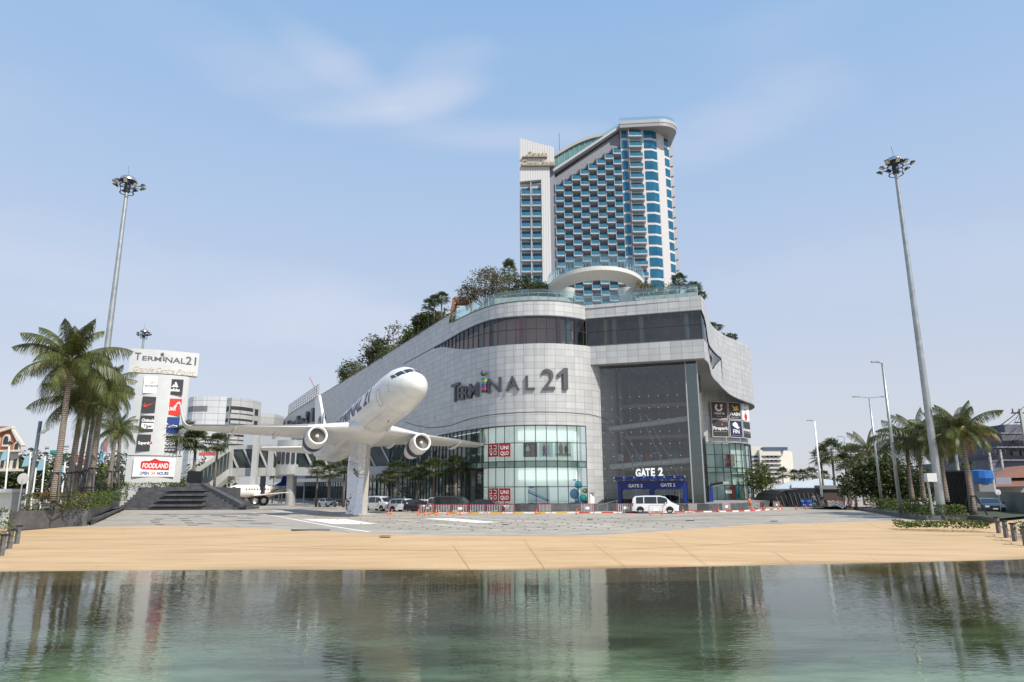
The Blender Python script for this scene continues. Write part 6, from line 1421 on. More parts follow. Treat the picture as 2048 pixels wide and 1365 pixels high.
bn0=gr(152,1047); m=MB(); m.prism([(bn0.x,bn0.y-.2),(bn0.x+1.7,bn0.y+.3),(C_.x+1.2,C_.y),(C_.x+.05,C_.y),(B_.x+.1,B_.y+.5)],.28,.50); m.build('bench_top',slate,pw)
m=MB(); m.prism([(bn0.x+.5,bn0.y+.6),(bn0.x+1.2,bn0.y+.8),(C_.x+.8,C_.y),(C_.x+.1,C_.y),(B_.x+.3,B_.y+.9)],0,.28); m.build('bench_base',dark,pw)
def pxline(L_,z=None): return [Vector((at(u,v,Y).x,Y,0)) for u,v,Y in L_]
hedge('long olive hedge in front of the left palms',pxline([(45,1010,53),(170,1010,56)]),1.8,zt_l-.3,at(90,996,53).z,lf_hedge2,101,.10,150,rag=.35)
hedge('bright green clipped hedge on the right end of the left planter',pxline([(150,1000,57),(205,1000,70)]),1.8,zt_l,at(180,992,62).z+.2,lf_hedge,102,.10,150)
hedge('low green hedge near the small palms, left of the pylon',pxline([(196,980,84),(242,976,92)]),2,zt_l+.3,at(220,966,86).z,lf_hedge,103,.14,60)
# steps
YS=107.; sx0=at(236,1018,YS).x; sx1=at(488,1018,YS).x
ST=thing('stone_steps','broad dark stone steps with long bench tiers rising to the pylon sign','steps',((sx0+sx1)/2,YS,0))
ztop_=at(300,975,YS+7).z; ns=9
for i in range(ns):
    z0=ztop_*i/ns; z1=ztop_*(i+1)/ns; xr=sx1-(sx1-at(412,970,YS+7).x)*(i/ns); m=MB(); m.box(((sx0+xr)/2,YS+i*.75+3.2,(z0+z1)/2-.005),(xr-sx0,6.4,z1-z0-.01)); m.build('step',slate,ST)
for i in range(4):
    z1=ztop_*(2*i+2.1)/ns; xa,xb=at(303,1000,YS).x,at(408-8*i,1000,YS).x; m=MB(); m.box(((xa+xb)/2,YS+i*1.55+.5,z1-.14),(xb-xa,1.9,.28)); m.build('bench_tier',slate,ST)
xt=at(413,968,YS+7).x; m=MB(); m.ext([(sx1+.5,YS-.5,0),(sx1+.5,YS-.5,.9),(xt+.3,YS+6.5,ztop_+.6),(xt+.3,YS+6.5,0)],(-.9,0,0)); m.build('side_wall',slate,ST)
m=MB(); m.ext([(xt+.4,YS+6.6,0),(xt+.4,YS+6.6,ztop_+.62),(xt-6.,YS+6.6,ztop_+.62),(xt-6.,YS+6.6,0)],(0,.8,0)); m.build('top_wall',slate,ST)
m=MB(); m.box(((sx0+xt)/2,YS+13,ztop_/2-.03),(xt-sx0+2,12,ztop_-.05)); m.build('terrace',slate,ST)
hedge('low dark green clipped hedge at the foot of the pylon sign',[Vector((at(248,975,YS+7).x,YS+7.2,0)),Vector((at(376,978,YS+7).x,YS+7.2,0))],1.4,ztop_-.1,at(300,966.5,YS+7).z,lf_hedge,104,.14,70)
bx_=thing('black_cabinet','black upright cabinet at the top of the steps by the escalator tube','cabinet',tuple(at(387,975,YS+8))); a=at(376,978,YS+8.5); b=at(401,943,YS+8.5); m=MB(); m.box(((a.x+b.x)/2,YS+8.5,(ztop_+b.z)/2),(b.x-a.x,1.6,b.z-ztop_)); m.build('body',black,bx_)
m=MB(); m.box(((a.x+b.x)/2,YS+7.66,(ztop_+b.z)/2),(.06,.06,b.z-ztop_-.2)); m.build('door_gap',dark,bx_)
# far left: white wall, near hedge, fence
ww=thing('boundary_wall','low white capped boundary wall at the far left edge','wall',tuple(gr(0,1030))); Yw=58; a=at(-60,980,Yw); b=at(26,980,Yw); zt=at(10,979,Yw).z
m=MB(); m.box(((a.x+b.x)/2,Yw+.6,zt/2),(b.x-a.x,1.2,zt)); m.build('wall',C(.55,.56,.52),ww); m=MB(); m.box(((a.x+b.x)/2,Yw+.5,zt-.12),(b.x-a.x+.3,1.7,.3)); m.build('coping',wall_white,ww)
hedge('dark clipped hedge at the far left edge below the white wall',[at(-40,1030,46).to_2d().to_3d(),at(16,1030,46).to_2d().to_3d()],1.3,0,at(5,1021,46).z,lf_dark,105,.07,220)
hedge('low hedge behind the chained bollards at the far left',[at(-60,1060,36).to_2d().to_3d(),at(14,1056,38).to_2d().to_3d()],1.0,-.1,at(8,1048,37).z,lf_hedge,106,.06,260)
# bollards with chains
bolm=mat('weathered_bollard',(.13,.13,.13),.6,.2,nz=.35,ns=5)
bt=thing('bollard','bollard','bollard'); m=MB(); m.prism([(-.16,-.09),(.16,-.09),(.16,.09),(-.16,.09)],0,1.05); m.build('post',bolm,bt); m=MB(); m.box((0,0,1.09),(.42,.26,.09)); m.build('cap',black,bt); m=MB(); m.box((0,-.1,.8),(.12,.05,.12)); m.build('chain_ring',black,bt)
BP=Proto(bt)
def sandz(x,y):
    i=max(0,min(119,int((x+75)/1.25))); f=(x+75)/1.25-i; b=B[i].lerp(B[i+1],f); s=S[i].lerp(S[i+1],f); return -.8*max(0,min(1,(b.y-y)/(b.y-s.y)))
def onb(u,v):
    z=0
    for _ in range(10): p=gr(u,v,z); z=sandz(p.x,p.y)
    return Vector((p.x,p.y,z))
bl=[]
for i,(u,v) in enumerate(((1998,1067),(2013,1076),(2030,1083),(2052,1092))):
    p=onb(u,v); BP.put(tuple(p-Vector((0,0,.03))),R_(35),1.,'dark square bollard, %s of the chained row at the right edge'%('farthest','second','third','nearest')[i],'chained bollards at the right edge'); bl.append(p)
bl2=[]
for i,(u,v) in enumerate(((33,1088),(18,1098),(2,1112))):
    p=onb(u,v); BP.put(tuple(p-Vector((0,0,.03))),R_(-35),1.,'dark square bollard, %s of the chained row at the left edge'%('farthest','middle','nearest')[i],'chained bollards at the left edge'); bl2.append(p)
ci=0
for row,side in((bl,'right'),(bl2,'left')):
    for j,(a,b) in enumerate(zip(row[:-1],row[1:])):
        pts=[a.lerp(b,k/8)+Vector((0,0,.8-.28*sin(PI*k/8))) for k in range(9)]; m=MB(); m.tube(pts,.022,5); o=m.build('chain',black); tag(o,'black chain sagging between the %s two bollards of the %s row'%(('farthest','next','nearest')[j],side) ,'chain','chains between bollards')
# right planter
a0,a1,a2,a3=gr(1700,1019),gr(1760,1028),gr(1832,1040),gr(1990,1046)
zr_=at(1860,1030,a2.y+1).z
pr2=thing('stone_planter','low curved dark stone planter wall under the right palms and mast','planter',tuple(a2))
cur=smoothline([(a0.x,a0.y+8,0),a0,a1,a2,(a2.x+4,a2.y-1.0,0),a3],5); m=MB(); strip(m,[(p.x,p.y) for p in cur],0,zr_); 
m.face([(p.x,p.y,zr_-.0) for p in cur]+[(p.x+.5,p.y+.6,zr_) for p in reversed(cur)]); m.build('wall',slate,pr2)
m=MB(); m.face([(p.x+.4,p.y+.5,zr_-.12) for p in cur]+[(60,75,zr_-.12),(48,100,zr_-.12),(40,100,zr_-.12)]); m.build('soil',bpy.data.materials['soil'],pr2)
hedge('far strip of clipped hedge behind the sitting person, right planter',[Vector((at(1745,1005,88).x,88,0)),Vector((at(1838,1005,76).x,76,0))],1.6,zr_-.1,at(1790,1001,80).z,lf_hedge,111,.12,110)
hedge('long clipped green hedge at the foot of the right mast',[Vector((at(1818,1015,66).x,66,0)),Vector((at(1880,1016,61).x,61.5,0)),Vector((at(1938,1020,60).x,60.3,0))],1.7,zr_-.1,at(1880,1012,62).z,lf_hedge,112,.10,170)
hp=[onb(1806,1062),onb(1870,1064),onb(1930,1066),onb(1994,1067)]
hedge('leafy low foreground hedge on the sand paving at the right',[p+Vector((0,1.0,0)) for p in hp],1.3,-.05,at(1900,1043,50).z*.92,lf_hedge,113,.10,230,rag=.5)
hedge('low hedge past the chained bollards at the right edge',[onb(2046,1075)+Vector((1,1,0)),onb(2100,1090)+Vector((1,1,0))],1.2,-.3,.45,lf_hedge,114,.09,160)
cb=thing('control_box','grey control box on a thin pole in the right hedge','box',tuple(gr(1865,1030))); q=at(1866,1028,60.5); m=MB(); m.tube([(q.x,60.5,.5),(q.x-.1,60.5,at(1861,955,60.5).z)],.09,8); m.build('pole',steel,cb)
a=at(1851,964,60.4); b=at(1868,947,60.4); m=MB(); m.box(((a.x+b.x)/2,60.3,(a.z+b.z)/2),(b.x-a.x,.5,b.z-a.z)); m.build('box',C(.55,.56,.56),cb)
# ============================================================ JET BRIDGE
bm_=mat('bridge_panel',(.50,.50,.48),.5,.2,nz=.06,ns=.4); YB=142.
jb=thing('sky_bridge','elevated grey glazed bridge with a round silver turret running to the mall','bridge',tuple(gr(585,1010)))
bx0,bx1=at(468,900,YB).x,at(800,905,YB-16).x
def bpt(u,v,Y=None): return at(u,v,Y or YB)
zt1,zg1,zg0,zb1=bpt(520,892).z,bpt(520,900).z,bpt(520,937).z,bpt(520,953).z
bp0=Vector((bx0,YB)); bp1=Vector((bx1,YB-8))
def bstrip(z0,z1,off,name,mt,s0=0,s1=None):
    m=MB(); d=(bp1-bp0).normalized(); n=Vector((d.y,-d.x)); L_=(bp1-bp0).length; s1=L_ if s1 is None else s1
    a=bp0+d*s0; b=bp0+d*s1; c=(a+b)/2+n*off; m.box((c.x,c.y,(z0+z1)/2),((b-a).length,3.2 if off<=0 else .3,z1-z0),math.atan2(d.y,d.x)); return m.build(name,mt,jb)
bstrip(zg1,zt1,0,'roof',bm_); bstrip(zb1,zg0,0,'floor',bm_)
g_=bstrip(zg0,zg1,-.25,'glazing',mat('bridge_glass',(.055,.075,.075),.1,.2,nz=.4,ns=.3))
m=MB(); d=(bp1-bp0).normalized(); n_=Vector((d.y,-d.x)); L_=(bp1-bp0).length
k=0; s=0
while s<L_-3:
    a=bp0+d*s+n_*1.5; b=bp0+d*(s+2.2)+n_*1.5; m.bar((a.x,a.y,zg1),(b.x,b.y,zg0),.28); s+=3.3
m.build('bracing',bm_,jb)
for s in(0.4,9.5,20,30): a=bp0+d*s+n_*1.55; m=MB(); m.box((a.x,a.y,(zb1+zt1)/2),(1.1,.35,zt1-zb1),math.atan2(d.y,d.x)); m.build('frame_post',bm_,jb)
# inclined escalator tube
s0=bpt(468,895); s0b=bpt(468,950); f0=at(398,945,132); f1=at(398,985,132)
m=MB(); m.ext([(s0.x,YB-1.5,zt1),(s0.x,YB-1.5,zt1-1.0),(f0.x,132-1.5,f0.z-.4),(f0.x,132-1.5,f0.z+.6)],(0,3,0)); m.build('stair_roof',bm_,jb)
m=MB(); m.ext([(s0.x,YB-1.5,zg0),(s0.x,YB-1.5,zb1),(f1.x,130.5,f1.z-2.2),(f1.x,130.5,f1.z)],(0,3,0)); m.build('stair_floor',bm_,jb)
m=MB(); m.ext([(s0.x,YB-1.2,zt1-1.0),(s0.x,YB-1.2,zg0),(f1.x,130.8,f1.z),(f0.x,130.8,f0.z-.4)],(0,2.4,0)); m.build('stair_glazing',bpy.data.materials['bridge_glass'],jb)
m=MB()
for i in range(1,9): t=i/9; m.bar((s0.x+(f0.x-s0.x)*t,YB-1.35+(130.7-YB+1.35)*t,zt1-1+(f0.z-.4-zt1+1)*t),(s0.x+(f0.x-s0.x)*t,YB-1.35+(130.7-YB+1.35)*t,zg0+(f1.z-zg0)*t),.14)
m.build('stair_mullions',steel,jb)
# turret
tc_=bpt(586,920,YB-2); TR=3.25; tz0=bpt(586,951).z; tz1=bpt(586,884).z
m=MB(); m.lathe((tc_.x,tc_.y,0),[(.01,tz0),(TR*.97,tz0),(TR,tz0+.1),(TR,tz0+1.2),(TR,tz1),(.01,tz1)],32); tu=m.build('turret',mat('turret_metal',(.52,.52,.50),.35,.5,nz=.1,ns=1.),jb,smooth=True,autosm=40)
for k in range(9):
    a=R_(-160+k*17.5); q=Vector((tc_.x+(TR+.02)*cos(a),tc_.y+(TR+.02)*sin(a),0)); z0=bpt(586,931).z; z1=bpt(586,906).z; r=Vector((-sin(a),cos(a),0)); nn=Vector((cos(a),sin(a),0)); pts=[]
    for j in range(9): b=PI+PI*j/8; pts.append(q+r*.36*cos(b)+Vector((0,0,z0+.36+.36*sin(b))))
    for j in range(9): b=PI*j/8; pts.append(q+r*.36*cos(b)+Vector((0,0,z1-.36+.36*sin(b))))
    m=MB(); m.face(pts); m.face([p+nn*.05 for p in pts]); m.build('slot_window',carglass,tu)
m=MB(); m.lathe((tc_.x,tc_.y,0),[(.98,0),(.98,tz0)],20); m.build('column',bpy.data.materials['turret_metal'],jb,smooth=True)
for u,vt in((504,862),(523,955)):
    q=gr(u-2,1010); Yq=YB-4; a=at(u,1003,Yq); m=MB(); zt=at(u,vt,Yq).z; m.box((a.x,Yq,(zt+1.)/2+.3),(1.05 if vt<900 else .8,.9,zt-1.2)); lg=m.build('leg',bm_ if vt<900 else dark,jb)
    for dx in(-1.1,.35):
        for dy in(0,): 
            m=MB(); ax=Vector((.35,-1,0)).normalized(); c=Vector((a.x+dx+.35,Yq-.9+dx*.3,.95)); m.lathe(c,[(.5,-.3),(.9,-.28),(.98,-.15),(.98,.15),(.9,.28),(.5,.3)],20,ax); wl_=m.build('wheel',rubber,jb,smooth=True,autosm=40); m=MB(); m.lathe(c,[(.001,.18),(.3,.2),(.52,.29)],16,ax); m.build('rim',rim_m,wl_)
# walkway canopies behind
m=MB(); a=bpt(560,962,155); b=bpt(830,958,140); m.bar((a.x,a.y,a.z),(b.x,b.y,a.z),3.5,.7); m.build('lower_canopy',bm_,jb)
for i in range(6): q=a.lerp(b,i/5); m=MB(); m.tube([(q.x,q.y,0),(q.x,q.y,a.z)],.18,8); m.build('canopy_post',steel,jb)
# small propeller aircraft behind the steps
SP_o=at(447,985,132); spz=SP_o.z; nd=Vector((-.55,-.83,0)).normalized(); srt=Vector((nd.y,-nd.x,0))
SS=1.0
def PT2(x,y,z): return SP_o+SS*(-x*nd+y*srt+z*Vector((0,0,1)))
T2=[(0,.02,.02,-.1),(.2,.35,.33,-.08),(.8,.72,.70,.0),(1.6,.98,1.0,.12),(2.6,1.12,1.2,.2),(10,1.15,1.22,.2),(12,.9,.95,.35),(14,.4,.45,.7),(15.2,.1,.12,.95)]
pj=thing('small_aircraft','small white aircraft with orange stripe and blue tail parked behind the steps','aeroplane',tuple(SP_o.to_2d().to_3d()))
fuselage(PT2,T2,pj,pwhite,n=24)
for sg in(1,-1):
    foil(PT2,[(6.0,sg*.8,-.7,2.6,.35),(6.8,sg*9.2,-.1,1.2,.15)],pj,'wing',pwhite); foil(PT2,[(13.0,sg*.3,1.1,1.8,.2),(13.8,sg*3.6,1.35,.9,.1)],pj,'tailplane',pwhite)
m=MB(); pr=[(10.8,1.1),(12.9,2.0),(13.9,4.9),(15.2,4.9),(15.0,.9)]; m.mesh([PT2(x,.1,z) for x,z in pr]+[PT2(x,-.1,z) for x,z in pr],[(0,1,2,3,4),(9,8,7,6,5)]+[(i,(i+1)%5,(i+1)%5+5,i+5) for i in range(5)]); m.build('tail_fin',C(.01,.05,.36),pj)
for sg in(lambda a:a,lambda a:180-a):
    fpatch([(1.2,sg(50)),(1.75,sg(30)),(2.1,sg(40)),(1.6,sg(62))],name='cockpit_window',parent=pj,PTf=PT2,tab=T2)
    for k in range(9): x=4+k*.62; fpatch([(x,sg(24)),(x,sg(10)),(x+.3,sg(10)),(x+.3,sg(24))],n=1,name='cabin_window',parent=pj,PTf=PT2,tab=T2)
    fpatch([(8.5,sg(-28)),(9.2,sg(-32)),(12.8,sg(28)),(12.0,sg(34))],n=6,name='stripe',m_=C(.42,.16,.06),parent=pj,PTf=PT2,tab=T2)
for x,y in((1.6,0),(7.3,1.7),(7.3,-1.7)):
    c=PT2(x,y,-1.0); c.z=.32; m=MB(); m.tube([c,PT2(x,y*.8,-.6)],.07,6); gl_=m.build('landing_leg',steel,pj); m=MB(); m.lathe(c,[(.1,-.14),(.3,-.14),(.34,0),(.3,.14),(.1,.14)],14,srt); m.build('wheel',rubber,gl_,smooth=True)
for sg in(1,-1):
    m=MB(); m.tube([PT2(12.,sg*.9,.9),PT2(10.4,sg*1.3,.9),PT2(9.6,sg*1.35,.9)],[.15,.42,.42],12); m.build('engine',pwhite,pj,smooth=True,autosm=40)
# ============================================================ BACKGROUND BUILDINGS LEFT
gpan=panel_mat('garage_panel',(.44,.44,.43),(.50,.50,.48),(.30,.30,.29),bw=6,rh=2.2,mort=.08,metal=.1)
gl_p=panel_mat('garage_light_panel',(.60,.61,.61),(.68,.68,.67),(.34,.34,.34),bw=4,rh=2.2,mort=.09,metal=.1)
YG=230.
gx=lambda u:at(u,850,YG).x; gz=lambda v:at(450,v,YG).z
pk=thing('parking_garage','grey curved multistorey parking garage with long dark openings behind the bridge','building',(gx(440),YG,0))
gA=[(gx(355),YG+6),(gx(385),YG),(gx(447),YG+1)]; gB=[(gx(447),YG+1),(gx(462),YG-.6),(gx(476),YG+1.5),(gx(488),YG+6),(gx(493.5),YG+12)]; gC=[(gx(493.5),YG+12),(gx(515),YG+16),(gx(519),YG+40)]
zT=gz(790)
m=MB(); strip(m,densify(gA,4),gz(1000),gz(793)); m.build('light_wall',gl_p,pk)
m=MB(); strip(m,densify(gB,3),0,gz(796)); strip(m,gC,0,gz(815)-.5); m.face([(p[0],p[1],gz(797)) for p in densify(gB,3)]+[(gx(447),YG+20,gz(797))]); m.build('curved_wall',gpan,pk)
for v0,v1 in((813,826),(837,847),(869,879),(888,897)):
    m=MB(); GB=densify(gB,3); PG=mk_path(GB); strip(m,GB,gz(v1),gz(v0),s0=2.5,s1=PG[1][-1]-5.5,off=.08); m.build('parking_opening',mat('opening_dark',(.03,.03,.032),.8) if 'opening_dark' not in bpy.data.materials else bpy.data.materials['opening_dark'],pk)
    m=MB(); strip(m,GB,gz(v1),gz(v0),s0=PG[1][-1]-4.2,s1=PG[1][-1]-2,off=.08); m.build('parking_opening',bpy.data.materials['opening_dark'],pk)
    m=MB(); strip(m,GB,gz(v1)-.1,gz(v1)+.9,s0=2.5,s1=PG[1][-1]-5.5,off=.35); m.build('parapet',gpan,pk)
    m=MB(); strip(m,GB,gz(v1)+.5,gz(v0),s0=.3,s1=1.6,off=.08); m.build('small_opening',bpy.data.materials['opening_dark'],pk)
m=MB(); GA=densify(gA,4); strip(m,GA,gz(823),gz(812),s0=2,s1=mk_path(GA)[1][-1]-6,off=.08); m.build('louvre_band',C(.17,.17,.17),pk)
for a,b,c_ in(((905,912),(398,436),(.6,.1,.1)),((918,942),(399,420),(.7,.6,.65))):
    m=MB(); p=at(b[0],a[1],222); q=at(b[1],a[0],222); m.box(((p.x+q.x)/2,222,(p.z+q.z)/2),(q.x-p.x,.3,q.z-p.z)); m.build('hoarding',C(*c_),pk)
# far low shed linking to mall
sh=thing('low_building','low grey flat roofed building seen under the airliner wing','building',tuple(at(540,985,210).to_2d().to_3d())); a=at(495,872,215); b=at(640,872,215); m=MB(); m.box(((a.x+b.x)/2,217,a.z/2),(b.x-a.x,10,a.z)); m.build('wall',C(.42,.44,.46),sh); m=MB(); m.box(((a.x+b.x)/2,211.8,at(540,905,212).z),(b.x-a.x,.3,1.6)); m.build('window_band',carglass,sh)
m=MB(); m.box(((a.x+b.x)/2,211.7,at(540,985,212).z),(b.x-a.x,.3,3.5)); m.build('shop_front',bpy.data.materials['opening_dark'],sh)
# gabled house
def boxat(m,u0,v0,u1,v1,Y,dep):
    p=at(u0,v1,Y); q=at(u1,v0,Y); m.box(((p.x+q.x)/2,Y+dep/2,(p.z+q.z)/2),(q.x-p.x,dep,q.z-p.z))
terra=mat('terracotta_wall',(.38,.13,.06),.7,nz=.12,ns=1.5); cream=mat('cream_trim',(.60,.55,.45),.7,nz=.06)
hz_=thing('gabled_house','terracotta and cream gabled house with arched windows at the far left','building',tuple(at(10,960,115).to_2d().to_3d()))
def P3(u,v,Y=115): return at(u,v,Y)
m=MB(); m.ext([P3(-30,900),P3(-30,868),P3(-4,868),P3(22,860),P3(38,892),P3(38,905)],(-7,9,0)); m.build('gable_wall',terra,hz_)
m=MB(); m.ext([P3(-30,903,115.2),P3(37,903,115.2),P3(37,942,115.2),P3(-30,942,115.2)],(-6,7.5,0)); m.build('lower_wall',cream,hz_)
m=MB(); m.ext([P3(20,853,114.3),P3(23,857,114.3),P3(45,891,114.3),P3(42,893,114.3)],(0,.8,0)); m.ext([P3(22,852,114.3),P3(24,857,114.3),P3(-32,874,114.3),P3(-32,867,114.3)],(0,.8,0)); m.build('barge_board',cream,hz_)
m=MB(); m.face([P3(23,853,114.5),P3(17,853,122),P3(-60,853,122),P3(-40,866,114.5)]); m.build('roof',mat('roof_tile',(.30,.085,.04),.8,nz=.15),hz_)
for u,v,w_,h_ in((12,880,7,22),(33,893,6,16),(-8,882,6,18)):
    m=MB(); q=P3(u,v,114.6); k=1/ (FPX/115); pts=[q+Vector((w_*k*cos(PI*j/8),0,w_*k*1.6*sin(PI*j/8))) for j in range(9)]; pts+=[q+Vector((-w_*k,0,-h_*k*.6)),q+Vector((w_*k,0,-h_*k*.6))]; m.ext(pts,(0,.35,0)); f_=m.build('arched_window',cream,hz_)
    m=MB(); m.ext([q+(p-q)*.66+Vector((0,-.06,0)) for p in pts],(0,.05,0)); m.build('pane',carglass,f_)
for u in(3,14,28): m=MB(); boxat(m,u-3,918,u+4,936,114.9,.3); m.build('window',carglass,hz_)
m=MB(); boxat(m,-30,900,40,904,114.2,1); boxat(m,-30,938,40,943,114.2,1); m.build('cornice',cream,hz_)
# white far houses, towers
def block(name,label,u0,v0,u1,v1,Y,col,wins=(),dep=10,wcol=(.10,.13,.15),trim=None,cat='building'):
    p=at(u0,v1,Y); q=at(u1,v0,Y); t=thing(name,label,cat,((p.x+q.x)/2,Y,0)); m=MB(); k_=p.x/Y*dep*(1.0 if p.x<0 else .98); pl4=[(p.x,Y),(q.x,Y),(q.x+k_*q.x/p.x,Y+dep),(p.x+k_,Y+dep)]; m.prism(pl4,0,q.z); m.build('wall',C(*col),t)
    m=MB(); m.prism([(p.x-.2,Y-.25),(q.x+.2,Y-.25),pl4[2],pl4[3]],q.z+.003,q.z+.35); m.build('roof_edge',C(*(trim or [c*.8 for c in col])),t)
    for (a,b,c,d) in wins: m=MB(); boxat(m,a,b,c,d,Y-.06,.1); m.build('window',C(*wcol),t)
    return t
block('white_house','cream house with a dark flat roof beyond the banners, left',60,905,83,958,160,(.58,.56,.52),[(64,912,72,918),(74,912,81,918),(64,926,72,932),(74,926,81,932)])
block('white_house','white house with twin chimney pots left of the large palm trunk',84,896,98,955,158,(.66,.64,.6),[(87,905,90,915),(93,905,96,915),(87,925,96,932)])
bb=block('shop_block','white block with a turquoise sign board behind the large palm',99,903,121,955,165,(.62,.6,.58),[(101,915,104,940),(108,915,112,940)]); m=MB(); boxat(m,99,901,123,909,164.5,.4); m.build('sign_board',C(.02,.28,.24),bb); m=MB(); boxat(m,113,909,122,925,164.6,.3); m.build('sign_board',C(.02,.28,.24),bb)
block('white_tower','pale windowless block between the left palm trunks',121,893,138,928,190,(.60,.6,.62),[(123,899,136,900),(123,907,136,908),(123,915,136,916)])
block('far_block','white and red distant block between palm trunks',150,905,172,975,230,(.62,.58,.56),[(152,912,160,925),(163,918,170,930),(152,940,170,945)],wcol=(.35,.12,.1))
ft=block('distant_tower','slim distant tower with blue glass and red upper corner',198,878,216,985,420,(.55,.58,.62),[(200,887,203,930),(204.5,884,207,930)],wcol=(.10,.30,.50)); m=MB(); boxat(m,208,877,216,900,419,.6); m.build('red_panel',C(.5,.12,.10),ft); m=MB(); boxat(m,210,900,214,930,419,.6); m.build('violet_panel',C(.35,.12,.22),ft)
for i,(u,vt,vb,Y) in enumerate(((16,888,965,75),(59,900,962,90),(88,908,965,95),(128,920,965,100),(70,932,960,110),(168,930,962,120))):
    t=thing('banner_pole',('white lamp post with pale blue banner '+('before the gabled house','left of the camera pole','behind the camera pole','between the left palm trunks','farther back, with a dark banner','near the left mast foot')[i]),'banner pole',tuple(gr(u,1005).to_2d().to_3d()),0,'banner poles along the left road'); t.location=(at(u,960,Y).x,Y,0); RM[t.name]=Matrix.Translation(-t.location)
    a=at(u-2,vb+12,Y); b=at(u+3,vt,Y); m=MB(); m.tube([(a.x,Y,0),(b.x,Y,b.z)],.09*Y/80,7); m.build('pole',white,t)
    zt,zb=at(u,vt+10,Y).z,at(u,vt+34,Y).z; m=MB(); w_=.6*Y/80; m.ext([(b.x-.1,Y,zt),(b.x-w_,Y,zt-.4),(b.x-w_*1.35,Y,zb),(b.x-.1,Y,zb+.1)],(0,.05,0)); m.build('banner',C(.25,.45,.52) if i!=4 else C(.08,.09,.16),t)
    m=MB(); m.lathe((b.x,Y,b.z),[(.01,.3),(.3*Y/80,.15),(.35*Y/80,0),(.01,-.1)],8); m.build('lamp',dark,t)
cp_=thing('camera_pole','grey pole carrying a white security camera at the left','pole',tuple(at(58,1020,50).to_2d().to_3d())); a=at(57,1020,56); b=at(81,843,56); m=MB(); m.tube([(b.x-.1,56,zt_l-.3),(b.x,56,b.z)],.14,10); m.build('pole',steel,cp_,smooth=True)
m=MB(); c=at(90,862,55.8); m.bar((b.x,56,c.z-.2),(c.x,55.8,c.z-.2),.07); m.bar(c+Vector((-.25,0,-.12)),c+Vector((.3,-.1,.15)),.22,.2); m.build('security_camera',white,cp_)
rs_=thing('round_sign','back of a round grey road sign on a thin pole at the left','road sign',tuple(at(40,1015,52).to_2d().to_3d())); c=at(46,958,52); m=MB(); m.tube([(c.x-.05,52,0),(c.x,52,c.z)],.05,6); m.build('pole',steel,rs_); m=MB(); m.lathe(c,[(.001,.03),(.42,.02),(.42,-.02),(.001,-.03)],20,Vector((0,1,0))); m.build('disc',C(.45,.46,.47),rs_)
for i,(u0,u1,Y,lab) in enumerate(((65,91,62,'yellow and black site hoarding behind the large left palm, left piece'),(93,128,62,'yellow and black site hoarding right of the large left palm trunk'),(204,230,88,'small yellow board behind the low hedge near the pylon'))):
    t=thing('yellow_board',lab,'hoarding',tuple(at(u0,990,Y).to_2d().to_3d())); v0,v1=((985,998),(985,1000),(960,968))[i]; m=MB(); boxat(m,u0,v0,u1,v1,Y,.3); m.build('board',C(.62,.33,.02),t); m=MB(); boxat(m,u0+2,v0+3,u0+(u1-u0)*.55,v1-3,Y-.03,.02); m.build('black_panel',black,t)
# ============================================================ BACKGROUND RIGHT
ht=thing('white_hotel','large white hotel block with rows of arched balconies far right of the mall','building',(at(1540,940,420).x,420,0)); hw=mat('hotel_white',(.62,.58,.50),.7,nz=.04,ns=.1); YH=420
m=MB(); boxat(m,1500,893,1527,990,YH+3,30); m.build('left_wing',hw,ht); m=MB(); boxat(m,1526,900,1560,990,YH,30); m.build('middle_wing',hw,ht)
m=MB(); p=at(1560,900,YH); q=at(1584,903,YH+22); m.ext([(p.x,YH,0),(q.x,YH+22,0),(q.x,YH+22,p.z),(p.x,YH,p.z)],(0,12,0)); m.build('right_wing',hw,ht)
m=MB(); boxat(m,1527,894.5,1575,901,YH-.5,20); m.build('roof_band',C(.06,.09,.16),ht)
for r in range(8):
    for c in range(7):
        u=1504+c*8.2; 
        if u>1558: continue
        m=MB(); v=911+r*8.6; q=at(u+2.4,v+3,YH-.4+(3 if u<1526 else 0)); pts=[q+Vector((2.5*.30*3*cos(PI*j/6),0,-1.2*1.1*abs(sin(PI*j/6))*1.0)) for j in range(7)]; m.ext([p_+Vector((0,0,.7)) for p_ in pts],(0,.3,0)); m.build('balcony_window',C(.09,.10,.12),ht)
for r in range(8):
    for c in range(3): m=MB(); boxat(m,1566+c*4.5,910+r*8.4,1568+c*4.5,912.5+r*8.4,YH+10,.4); 
for i,(u0,v0,u1,v1) in enumerate(((1480,985,1600,1003),(1530,968,1570,990))):
    block('low_building',('long pale wall below the white hotel','lower annexe in front of the white hotel')[i],u0,v0,u1,v1,(260,330)[i],(.50,.48,.44))
wc=thing('white_canopy','white pitched fabric canopies behind the underpass entrance','canopy',(at(1620,965,135).x,135,0))
for (a,b,c) in(((1540,978),(1583,962),(1640,966)),((1583,968),(1640,957),(1700,966)),((1538,1000),(1545,976),(1575,990))):
    m=MB(); m.ext([at(*a,135),at(*b,137),at(*c,135),at(c[0],c[1]+10,133),at(a[0],a[1]+8,133)],(0,.2,0)); m.build('canopy_panel',C(.42,.46,.50),wc)
up_=thing('underpass_entrance','long black glazed entrance with a curved front below the white canopies','building',(at(1600,1010,112).x,112,0)); YU=110
pts=[(1545,1013),(1549,998),(1556,988),(1570,981),(1600,978),(1690,976),(1690,1013)]; m=MB(); m.ext([at(u,v,YU) for u,v in pts],(0,9,0)); m.build('shell',black,up_)
m=MB()
for k in range(14): a=at(1552+k*9,990-min(8,k*2)+4,YU-.1); b=at(1560+k*9,1012,YU-.1); m.bar(a,b,.05)
m.build('glazing_bars',C(.16,.2,.2),up_)
